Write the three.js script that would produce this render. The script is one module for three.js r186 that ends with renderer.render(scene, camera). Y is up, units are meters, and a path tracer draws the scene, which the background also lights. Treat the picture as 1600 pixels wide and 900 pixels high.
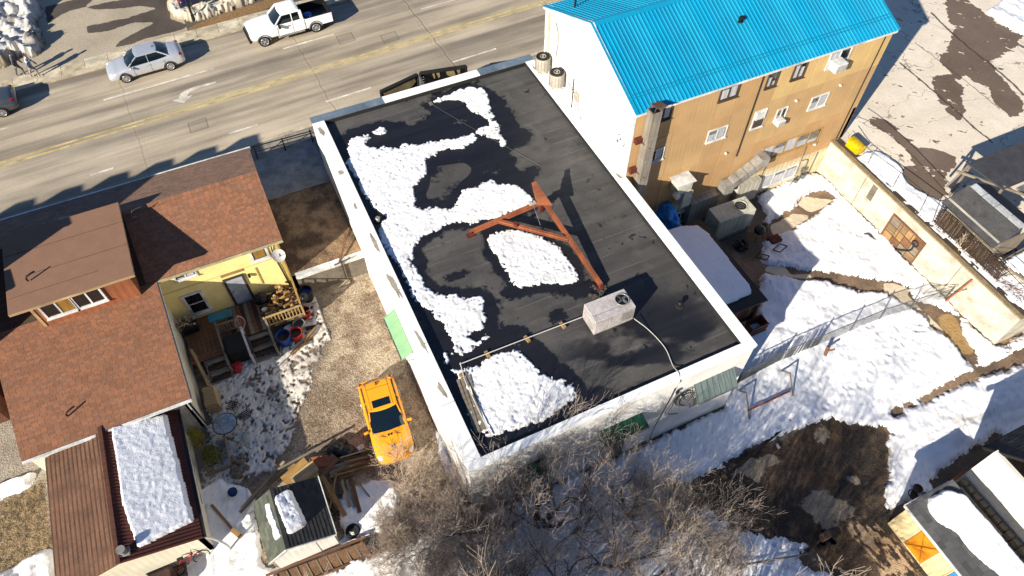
import * as THREE from 'three';
import { mergeGeometries, toCreasedNormals } from 'three/addons/utils/BufferGeometryUtils.js';
import { RoundedBoxGeometry } from 'three/addons/geometries/RoundedBoxGeometry.js';
import { MarchingCubes } from 'three/addons/objects/MarchingCubes.js';

// ---------------------------------------------------------------- camera, sky, sun, exposure
const scene = new THREE.Scene();
const camera = new THREE.PerspectiveCamera(44.06, 16 / 9, 0.5, 2000);
camera.position.set(0, 30, 0);
camera.rotation.order = 'YXZ';
camera.rotation.set(-53.89 * Math.PI / 180, -25.08 * Math.PI / 180, 0.07 * Math.PI / 180);
const EXPOSURE = 1.86;
const SUN_AZ = 27.5 * Math.PI / 180, SUN_EL = 26.2 * Math.PI / 180;      // shadows fall to +x, -z
const sunDir = new THREE.Vector3(-Math.cos(SUN_EL) * Math.cos(SUN_AZ), Math.sin(SUN_EL), Math.cos(SUN_EL) * Math.sin(SUN_AZ));
{ // clear winter sky, computed
  const w = 256, h = 128, d = new Float32Array(w * h * 4);
  for (let j = 0; j < h; j++) for (let i = 0; i < w; i++) {
    const v = (j + .5) / h, el = (v - .5) * Math.PI, k = Math.max(0, Math.sin(el)), t = Math.pow(1 - k, 2.2);
    const o = (j * w + i) * 4;
    d[o] = .034 + .115 * t; d[o + 1] = .078 + .125 * t; d[o + 2] = .185 + .105 * t; d[o + 3] = 1;
  }
  const t = new THREE.DataTexture(d, w, h, THREE.RGBAFormat, THREE.FloatType);
  t.mapping = THREE.EquirectangularReflectionMapping; t.magFilter = THREE.LinearFilter; t.needsUpdate = true;
  scene.background = t; scene.environment = t;
}
const sun = new THREE.DirectionalLight(new THREE.Color(1, .93, .80), 5);
sun.position.copy(sunDir).multiplyScalar(90).add(new THREE.Vector3(8, 0, -22)); sun.target.position.set(8, 0, -22);
sun.castShadow = true; sun.shadow.mapSize.set(4096, 4096);
Object.assign(sun.shadow.camera, { left: -60, right: 60, top: 60, bottom: -60, near: 1, far: 240 });
scene.add(sun, sun.target);
const renderer = new THREE.WebGLRenderer({ antialias: true });
renderer.toneMapping = THREE.LinearToneMapping; renderer.toneMappingExposure = EXPOSURE;
renderer.shadowMap.enabled = true;

// ---------------------------------------------------------------- noise
let seed0 = 12345;
function rngOf(s) { let a = s >>> 0; return () => { a |= 0; a = a + 0x6D2B79F5 | 0; let t = Math.imul(a ^ a >>> 15, 1 | a); t = t + Math.imul(t ^ t >>> 7, 61 | t) ^ t; return ((t ^ t >>> 14) >>> 0) / 4294967296; }; }
const rnd = rngOf(seed0), rr = (a, b) => a + (b - a) * rnd();
const LAT = new Float32Array(65536); { const r = rngOf(77); for (let i = 0; i < 65536; i++) LAT[i] = r(); }
function vn(x, y, p = 256) {
  let ix = Math.floor(x), iy = Math.floor(y); let fx = x - ix, fy = y - iy; fx = fx * fx * (3 - 2 * fx); fy = fy * fy * (3 - 2 * fy);
  const x0 = ((ix % p) + p) % p, x1 = (x0 + 1) % p, y0 = (((iy % p) + p) % p) << 8, y1 = (((iy + 1) % p + p) % p) << 8;
  const a = LAT[y0 + x0], b = LAT[y0 + x1], c = LAT[y1 + x0], d = LAT[y1 + x1];
  return a + (b - a) * fx + (c - a) * fy + (a - b - c + d) * fx * fy;
}
function fbm(x, y, o = 4, p = 256) { let s = 0, a = .5, n = 0; for (let i = 0; i < o; i++) { s += a * vn(x + i * 17.3, y + i * 9.1, p); n += a; a *= .5; x *= 2; y *= 2; p = Math.min(256, p * 2); } return s / n; }
const sm = (a, b, x) => { const t = Math.min(1, Math.max(0, (x - a) / (b - a))); return t * t * (3 - 2 * t); };
const mix = (a, b, t) => a + (b - a) * t;
const mix3 = (a, b, t) => [mix(a[0], b[0], t), mix(a[1], b[1], t), mix(a[2], b[2], t)];

// ---------------------------------------------------------------- textures and materials
function tex(w, h, fn, srgb = true) {
  const d = new Uint8Array(w * h * 4);
  for (let j = 0; j < h; j++) for (let i = 0; i < w; i++) {
    const c = fn((i + .5) / w, (j + .5) / h, i, j), o = (j * w + i) * 4;
    if (typeof c === 'number') d[o] = d[o + 1] = d[o + 2] = Math.min(255, Math.max(0, c));
    else for (let k = 0; k < 3; k++) d[o + k] = Math.min(255, Math.max(0, c[k]));
    d[o + 3] = 255;
  }
  const t = new THREE.DataTexture(d, w, h); t.colorSpace = srgb ? THREE.SRGBColorSpace : THREE.NoColorSpace;
  t.wrapS = t.wrapT = THREE.RepeatWrapping; t.magFilter = THREE.LinearFilter; t.minFilter = THREE.LinearMipmapLinearFilter; t.generateMipmaps = true; t.needsUpdate = true; return t;
}
// tileable, near-white variation maps; uv are metres, one tile is 4 m
const tGrime = tex(512, 512, (u, v) => { const a = fbm(u * 8, v * 8, 6, 8), b = fbm(u * 64, v * 64, 3, 64); return 205 + 62 * (a - .5) * 1.6 + 46 * (b - .5); });
const tStreak = tex(512, 512, (u, v) => { const a = fbm(u * 48, v * 4, 4, 4), b = fbm(u * 6, v * 6, 5, 2), c = vn(u * 200, v * 200, 200); return 212 + 70 * (a - .5) + 60 * (b - .5) + 14 * (c - .5); });
const tFaint = tex(256, 256, (u, v) => { const a = fbm(u * 8, v * 8, 5, 8), b = fbm(u * 32, v * 32, 3, 32); return 240 + 22 * (a - .5) + 14 * (b - .5); });
const tSoft = tex(512, 512, (u, v) => { const a = fbm(u * 48, v * 3, 4, 3), b = fbm(u * 5, v * 5, 5, 5), c = vn(u * 200, v * 200, 200); return 228 + 34 * (a - .5) + 26 * (b - .5) + 8 * (c - .5); });
const tSpeck = tex(512, 512, (u, v) => { const a = vn(u * 256, v * 256, 256), b = vn(u * 128, v * 128, 128), c = fbm(u * 10, v * 10, 4, 10); return 188 + 70 * (a - .5) + 44 * (b - .5) + 60 * (c - .5); });
const tWood = tex(512, 512, (u, v) => { const a = fbm(u * 4, v * 60, 4, 4), b = fbm(u * 10, v * 10, 4, 10); const k = 200 + 80 * (a - .5) + 50 * (b - .5); return [k, k * .98, k * .94]; });
const tBump = tex(512, 512, (u, v) => 255 * (.55 * fbm(u * 24, v * 24, 5, 24) + .45 * vn(u * 128, v * 128, 128)), false);
for (const t of [tFaint, tSoft, tGrime, tStreak, tSpeck, tWood, tBump]) t.repeat.set(.25, .25);
const S = (hex) => new THREE.Color(hex);
function mat(hex, rough = .8, map = tGrime, o = {}) { return new THREE.MeshStandardMaterial({ color: S(hex), roughness: rough, map, ...o }); }
const MT = {
  whitePaint: mat('#f4f1ea', .8, tSoft), white: mat('#f4f2ee', .6, tGrime), coping: mat('#fbfaf7', .5, tFaint), copingGrey: mat('#8fa0ae', .4, tGrime, { metalness: .3 }),
  galv: mat('#b9b4ac', .45, tGrime, { metalness: .35 }), acBeige: mat('#c9bfae', .55, tGrime), acPale: mat('#dcdcc8', .5, tGrime), hvac: mat('#d9cfcb', .5, tGrime), dark: mat('#151515', .6, tGrime), black: mat('#0c0c0e', .5, null), rubber: mat('#111112', .9, tGrime),
  glass: new THREE.MeshPhysicalMaterial({ color: S('#10181c'), roughness: .06, clearcoat: 1, clearcoatRoughness: .03 }),
  carGlass: new THREE.MeshPhysicalMaterial({ color: S('#0a1418'), roughness: .05, clearcoat: 1, clearcoatRoughness: .02 }),
  curtain: mat('#cfcfd2', .9, tStreak), curtainWarm: mat('#a87a2c', .9, tStreak),
  rust: mat('#a85e38', .8, tGrime), rustDark: mat('#6e2c1c', .8, tGrime), brownRoof: mat('#7c5a47', .9, tSpeck),
  wood: mat('#b99564', .85, tWood), woodPale: mat('#d2b68a', .85, tWood), woodGrey: mat('#9c9184', .9, tWood), woodDark: mat('#4f3b2c', .9, tWood), ply: mat('#c29a58', .85, tWood), woodBrown: mat('#8a6248', .85, tWood),
  cream: mat('#f1e8cf', .8, tSoft), yellow: mat('#fbe497', .8, tFaint), yellowTrim: mat('#dcbc66', .8, tStreak), greenAwn: mat('#86b083', .6, tFaint), greenDark: mat('#14553c', .6, tStreak), greyAwn: mat('#73827f', .6, tStreak),
  roofGrey: mat('#5b5a5a', .85, tSpeck), roofDark: mat('#4a4a50', .8, tSpeck), roofGreen: mat('#4e5648', .9, tSpeck), roofBlack: mat('#262629', .9, tSpeck), siding: mat('#b9b2a6', .8, tStreak), sidingWhite: mat('#efebe1', .8, tSoft),
  conc: mat('#c9bba4', .9, tSpeck), concWall: mat('#e2d8c3', .9, tGrime), concDark: mat('#8e8272', .9, tSpeck), red: mat('#c3161c', .4, tGrime), orangeRed: mat('#e2361c', .4, tGrime), blueBin: mat('#1450a8', .45, tGrime), blueTarp: mat('#2f9df5', .5, tGrime), teal: mat('#127f92', .5, tGrime), yellowBin: mat('#f2cc00', .45, tGrime),
  steel: mat('#8a8b8c', .45, tGrime, { metalness: .6 }), wire: mat('#5b5e60', .5, null, { metalness: .5 }), cable: mat('#1c1c1e', .7, null), cableGrey: mat('#b8b4ac', .7, null),
};
const emat = (hex, r = .8) => new THREE.MeshStandardMaterial({ color: S(hex), roughness: r });

// ---------------------------------------------------------------- geometry helpers (all in world metres; uv in metres)
function uvm(g) {
  if (g.index) g = g.toNonIndexed(); g.computeVertexNormals();
  const p = g.attributes.position, n = g.attributes.normal, uv = new Float32Array(p.count * 2);
  for (let i = 0; i < p.count; i += 3) {
    let nx = 0, ny = 0, nz = 0; for (let k = 0; k < 3; k++) { nx += Math.abs(n.getX(i + k)); ny += Math.abs(n.getY(i + k)); nz += Math.abs(n.getZ(i + k)); }
    for (let k = 0; k < 3; k++) { const q = i + k; const x = p.getX(q), y = p.getY(q), z = p.getZ(q);
      if (ny >= nx && ny >= nz) { uv[q * 2] = x; uv[q * 2 + 1] = z; } else if (nx >= nz) { uv[q * 2] = z; uv[q * 2 + 1] = y; } else { uv[q * 2] = x; uv[q * 2 + 1] = y; } }
  }
  g.setAttribute('uv', new THREE.BufferAttribute(uv, 2)); return g;
}
const bake = (g, x = 0, y = 0, z = 0, rx = 0, ry = 0, rz = 0) => g.applyMatrix4(new THREE.Matrix4().compose(new THREE.Vector3(x, y, z), new THREE.Quaternion().setFromEuler(new THREE.Euler(rx, ry, rz, 'YXZ')), new THREE.Vector3(1, 1, 1)));
const box = (w, h, d, x = 0, y = 0, z = 0, rx = 0, ry = 0, rz = 0) => bake(uvm(new THREE.BoxGeometry(w, h, d)), x, y, z, rx, ry, rz);
const bx = (x0, x1, y0, y1, z0, z1) => uvm(bake(new THREE.BoxGeometry(x1 - x0, y1 - y0, z1 - z0), (x0 + x1) / 2, (y0 + y1) / 2, (z0 + z1) / 2));
const rbx = (w, h, d, r, x = 0, y = 0, z = 0, rx = 0, ry = 0, rz = 0) => bake(uvm(new RoundedBoxGeometry(w, h, d, 2, r)), x, y, z, rx, ry, rz);
const cyl = (r0, r1, h, n, x = 0, y = 0, z = 0, rx = 0, ry = 0, rz = 0, open = false) => bake(new THREE.CylinderGeometry(r1, r0, h, n, 1, open).toNonIndexed(), x, y, z, rx, ry, rz);
const V = (x, y, z) => new THREE.Vector3(x, y, z);
function bar(a, b, r, n = 6, r2 = r) { // round bar between two points
  a = V(...a); b = V(...b); const d = b.clone().sub(a), L = d.length(); const g = new THREE.CylinderGeometry(r2, r, L, n).toNonIndexed();
  g.applyMatrix4(new THREE.Matrix4().compose(a.clone().add(b).multiplyScalar(.5), new THREE.Quaternion().setFromUnitVectors(V(0, 1, 0), d.normalize()), V(1, 1, 1))); return g;
}
function beam(a, b, w, h) { // square bar between two points, h is its upright depth
  a = V(...a); b = V(...b); const d = b.clone().sub(a), L = d.length(); d.normalize(); const s = V(-d.z, 0, d.x); if (s.lengthSq() < 1e-6) s.set(1, 0, 0); s.normalize(); const u = s.clone().cross(d).normalize();
  const g = uvm(new THREE.BoxGeometry(L, h, w)); g.applyMatrix4(new THREE.Matrix4().makeBasis(d, u.y < 0 ? u.negate() : u, s)); const c = a.add(b).multiplyScalar(.5); g.translate(c.x, c.y, c.z); return g;
}
function tube(pts, r, n = 6, seg = 0) { return new THREE.TubeGeometry(new THREE.CatmullRomCurve3(pts.map(p => V(...p))), seg || pts.length * 6, r, n).toNonIndexed(); }
function poly(pts) { // flat-shaded faces: list of corner lists
  const a = []; for (const f of pts) for (let i = 1; i < f.length - 1; i++) a.push(...f[0], ...f[i], ...f[i + 1]);
  const g = new THREE.BufferGeometry(); g.setAttribute('position', new THREE.Float32BufferAttribute(a, 3)); return uvm(g);
}
function slab(c, t) { // a plate of thickness t below a quad (or polygon) given by its upper corners
  const n = c.length, lo = c.map(p => [p[0], p[1] - t, p[2]]), f = [c, [...lo].reverse()];
  for (let i = 0; i < n; i++) { const j = (i + 1) % n; f.push([c[i], lo[i], lo[j], c[j]]); }
  return poly(orient(f));
}
function orient(faces) { // faces of a convex solid turned outward
  let cx = 0, cy = 0, cz = 0, n = 0; for (const f of faces) for (const p of f) { cx += p[0]; cy += p[1]; cz += p[2]; n++; } const c = V(cx / n, cy / n, cz / n);
  return faces.map(f => { const a = V(...f[0]), nn = V(...f[1]).sub(a).cross(V(...f[2]).sub(a)); return nn.dot(a.clone().sub(c)) < 0 ? [...f].reverse() : f; });
}
const mg = (gs) => { const l = gs.map(g => { g = g.index ? g.toNonIndexed() : g; if (!g.attributes.normal) g.computeVertexNormals(); if (!g.attributes.uv) uvm(g); for (const k of Object.keys(g.attributes)) if (!['position', 'normal', 'uv', 'color'].includes(k)) g.deleteAttribute(k); return g; }); return l.length === 1 ? l[0] : mergeGeometries(l); };
const used = {};
function numbered(n) { if (used[n] === undefined) { used[n] = 0; return n; } used[n]++; return n + '_' + String(used[n]).padStart(3, '0'); }
function thing(name, label, category, p = [0, 0, 0], group, parent = scene) {
  const o = new THREE.Group(); o.name = numbered(name); o.position.set(...p); o.userData = { label, category }; if (group) o.userData.group = group; o.o = p; parent.add(o); return o;
}
function part(o, name, geo, m, kind) { // geometry is in world metres, parents keep theirs
  const g = mg(Array.isArray(geo) ? geo : [geo]); const p = o.o || [0, 0, 0]; g.translate(-p[0], -p[1], -p[2]);
  const q = new THREE.Mesh(g, m); q.name = name; q.castShadow = q.receiveShadow = true; q.o = p; if (kind) q.userData.kind = kind; o.add(q); return q;
}
function parts(o, name, list, m) { for (const g of list) part(o, name, g, m); }
function single(name, label, category, geo, m, p, group) { // a thing that is one mesh
  const g = mg(Array.isArray(geo) ? geo : [geo]); g.translate(-p[0], -p[1], -p[2]); const q = new THREE.Mesh(g, m); q.name = numbered(name); q.position.set(...p); q.castShadow = q.receiveShadow = true; q.userData = { label, category }; if (group) q.userData.group = group; scene.add(q); return q;
}
function struct(name, geo, m, extra) { const q = new THREE.Mesh(mg(Array.isArray(geo) ? geo : [geo]), m); q.name = numbered(name); q.castShadow = q.receiveShadow = true; q.userData = { kind: 'structure', ...extra }; scene.add(q); return q; }

// ---------------------------------------------------------------- masks: polygons on the ground plan, softened
function maskOf([x0, z0, x1, z1], step, fill, cut = [], blur = 2) {
  const w = Math.ceil((x1 - x0) / step) + 1, h = Math.ceil((z1 - z0) / step) + 1; let a = new Float32Array(w * h);
  const scan = (pl, val) => { for (let j = 0; j < h; j++) { const z = z0 + j * step, xs = []; for (let i = 0, k = pl.length - 1; i < pl.length; k = i++) { const [ax, az] = pl[i], [bx_, bz] = pl[k]; if ((az > z) !== (bz > z)) xs.push(ax + (z - az) / (bz - az) * (bx_ - ax)); } xs.sort((p, q) => p - q); for (let s = 0; s + 1 < xs.length; s += 2) { const i0 = Math.max(0, Math.ceil((xs[s] - x0) / step)), i1 = Math.min(w - 1, Math.floor((xs[s + 1] - x0) / step)); for (let i = i0; i <= i1; i++) a[j * w + i] = val; } } };
  for (const p of fill) scan(p, 1); for (const p of cut) scan(p, 0);
  const bl = (r) => { for (const [dx, dy] of [[1, 0], [0, 1]]) { const b = new Float32Array(w * h); const n1 = dx ? w : h, n2 = dx ? h : w, s1 = dx ? 1 : w, s2 = dx ? w : 1; for (let q = 0; q < n2; q++) { let s = 0; const at = (i) => a[q * s2 + Math.min(n1 - 1, Math.max(0, i)) * s1]; for (let i = -r; i <= r; i++) s += at(i); for (let i = 0; i < n1; i++) { b[q * s2 + i * s1] = s / (2 * r + 1); s += at(i + r + 1) - at(i - r); } } a = b; } };
  if (blur) { bl(blur); bl(blur); }
  const f = (x, z) => { let u = (x - x0) / step, v = (z - z0) / step; if (u < 0 || v < 0 || u >= w - 1 || v >= h - 1) return 0; const i = Math.floor(u), j = Math.floor(v); u -= i; v -= j; const o = j * w + i; return (a[o] * (1 - u) + a[o + 1] * u) * (1 - v) + (a[o + w] * (1 - u) + a[o + w + 1] * u) * v; };
  return f;
}
// snow lying on something: a lumpy sheet of real thickness that thins out to a ragged edge
const snowMat = new THREE.MeshStandardMaterial({ color: S('#ffffff'), vertexColors: true, roughness: .75, bumpMap: tBump, bumpScale: .014 });
function snowGeo({ b, step = .07, fill, cut = [], base, T = .12, blur = 3, amp = .3, freq = 2.2, lump = .05, lf = 1.6, dirt = .15, tint = [.84, .84, .86], soil = [.30, .25, .19], sd = 0, pits = 0, holes = 0, rag = .12, ruts, prints, soft = 0, slush = .3 }) {
  const [x0, z0, x1, z1] = b, w = Math.ceil((x1 - x0) / step) + 1, h = Math.ceil((z1 - z0) / step) + 1; const m = maskOf(b, step, fill, cut, blur), mw = maskOf(b, step, fill, cut, Math.round(.22 / step) + blur);
  const cell = new Map(); if (prints) for (const p of prints) { const k = Math.floor(p[0] * 2) + ',' + Math.floor(p[1] * 2); (cell.get(k) || cell.set(k, []).get(k)).push(p); }
  const id = new Int32Array(w * h).fill(-1), pos = [], col = [], uv = [], th = new Float32Array(w * h);
  for (let j = 0; j < h; j++) for (let i = 0; i < w; i++) {
    const x = x0 + i * step, z = z0 + j * step; let v = m(x, z); if (v <= .02) continue; const ew = soft ? 1 : 1 - .82 * sm(.62, .97, mw(x, z));
    const n = fbm(x * freq + sd, z * freq + sd * 1.7, 5); v += ew * (amp * 2 * (n - .5) + rag * (vn(x * 8 + sd, z * 8) - .5 + .6 * (vn(x * 15, z * 15 + sd) - .5)));
    if (holes) { const q = vn(x * 5.3 + sd, z * 5.3) * .6 + vn(x * 11 + sd, z * 11) * .4; v -= holes * sm(.6, .8, q) * ew * .9; }
    th[j * w + i] = v - .5;
  }
  for (let j = 0; j < h; j++) for (let i = 0; i < w; i++) {
    const v = th[j * w + i]; if (v <= 0) continue; const x = x0 + i * step, z = z0 + j * step; const k = sm(0, .32, v);
    let y = T * k + k * lump * (fbm(x * lf + sd + 40, z * lf, 5) - .5) * 2 + k * .025 * (vn(x * 9 + sd, z * 9) - .5); if (pits) { const q = vn(x * 6.5 + sd, z * 6.5); y -= k * pits * sm(.66, .95, q); }
    let dk = Math.max(dirt, slush) * (1 - sm(0, .2, v)) + dirt * .9 * sm(.55, .8, fbm(x * 1.1 + sd + 90, z * 1.1, 5)) + Math.max(.12, dirt) * 1.6 * sm(.74, .9, vn(x * 13, z * 13 + sd)) * sm(.4, .6, fbm(x * 1.7, z * 1.7 + sd, 3)); if (ruts) { const q = ruts(x, z); y -= q[0]; dk += q[1]; } if (prints) for (let a = -1; a < 2; a++) for (let c = -1; c < 2; c++) { const l = cell.get((Math.floor(x * 2) + a) + ',' + (Math.floor(z * 2) + c)); if (l) for (const p of l) { const e = Math.hypot(x - p[0], z - p[1]) / .17; y -= .05 * Math.exp(-e * e * e * e); y += .012 * Math.exp(-Math.pow((e - 1.35) / .3, 2)); } }
    dk = Math.min(1, dk);
    id[j * w + i] = pos.length / 3; pos.push(x, base(x, z) + Math.max(.012, y + .012), z); uv.push(x, z); for (let q = 0; q < 3; q++) col.push(mix(tint[q], soil[q], dk));
  }
  const ix = []; const A = (i, j) => id[j * w + i]; const ring = [];
  // drop an apron one cell outward so that the sheet closes onto what it lies on
  const ap = new Map(); const apron = (i, j) => { if (i < 0 || j < 0 || i >= w || j >= h) return -1; const k = j * w + i; if (id[k] >= 0) return id[k]; let q = ap.get(k); if (q === undefined) { const x = x0 + i * step, z = z0 + j * step; q = pos.length / 3; pos.push(x, base(x, z) - .015, z); uv.push(x, z); for (let c = 0; c < 3; c++) col.push(mix(tint[c], soil[c], Math.min(1, dirt))); ap.set(k, q); } return q; };
  for (let j = 0; j < h - 1; j++) for (let i = 0; i < w - 1; i++) {
    const n = (A(i, j) >= 0) + (A(i + 1, j) >= 0) + (A(i, j + 1) >= 0) + (A(i + 1, j + 1) >= 0); if (n < 2) continue;
    const a = apron(i, j), c = apron(i + 1, j), d = apron(i, j + 1), e = apron(i + 1, j + 1); ix.push(a, d, c, c, d, e);
  }
  const g = new THREE.BufferGeometry(); g.setAttribute('position', new THREE.Float32BufferAttribute(pos, 3)); g.setAttribute('uv', new THREE.Float32BufferAttribute(uv, 2)); g.setAttribute('color', new THREE.Float32BufferAttribute(col, 3)); g.setIndex(ix); g.computeVertexNormals(); return g;
}
function rawMesh(name, g, m) { const q = new THREE.Mesh(g, m); q.name = numbered(name); q.castShadow = q.receiveShadow = true; scene.add(q); return q; }
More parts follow.
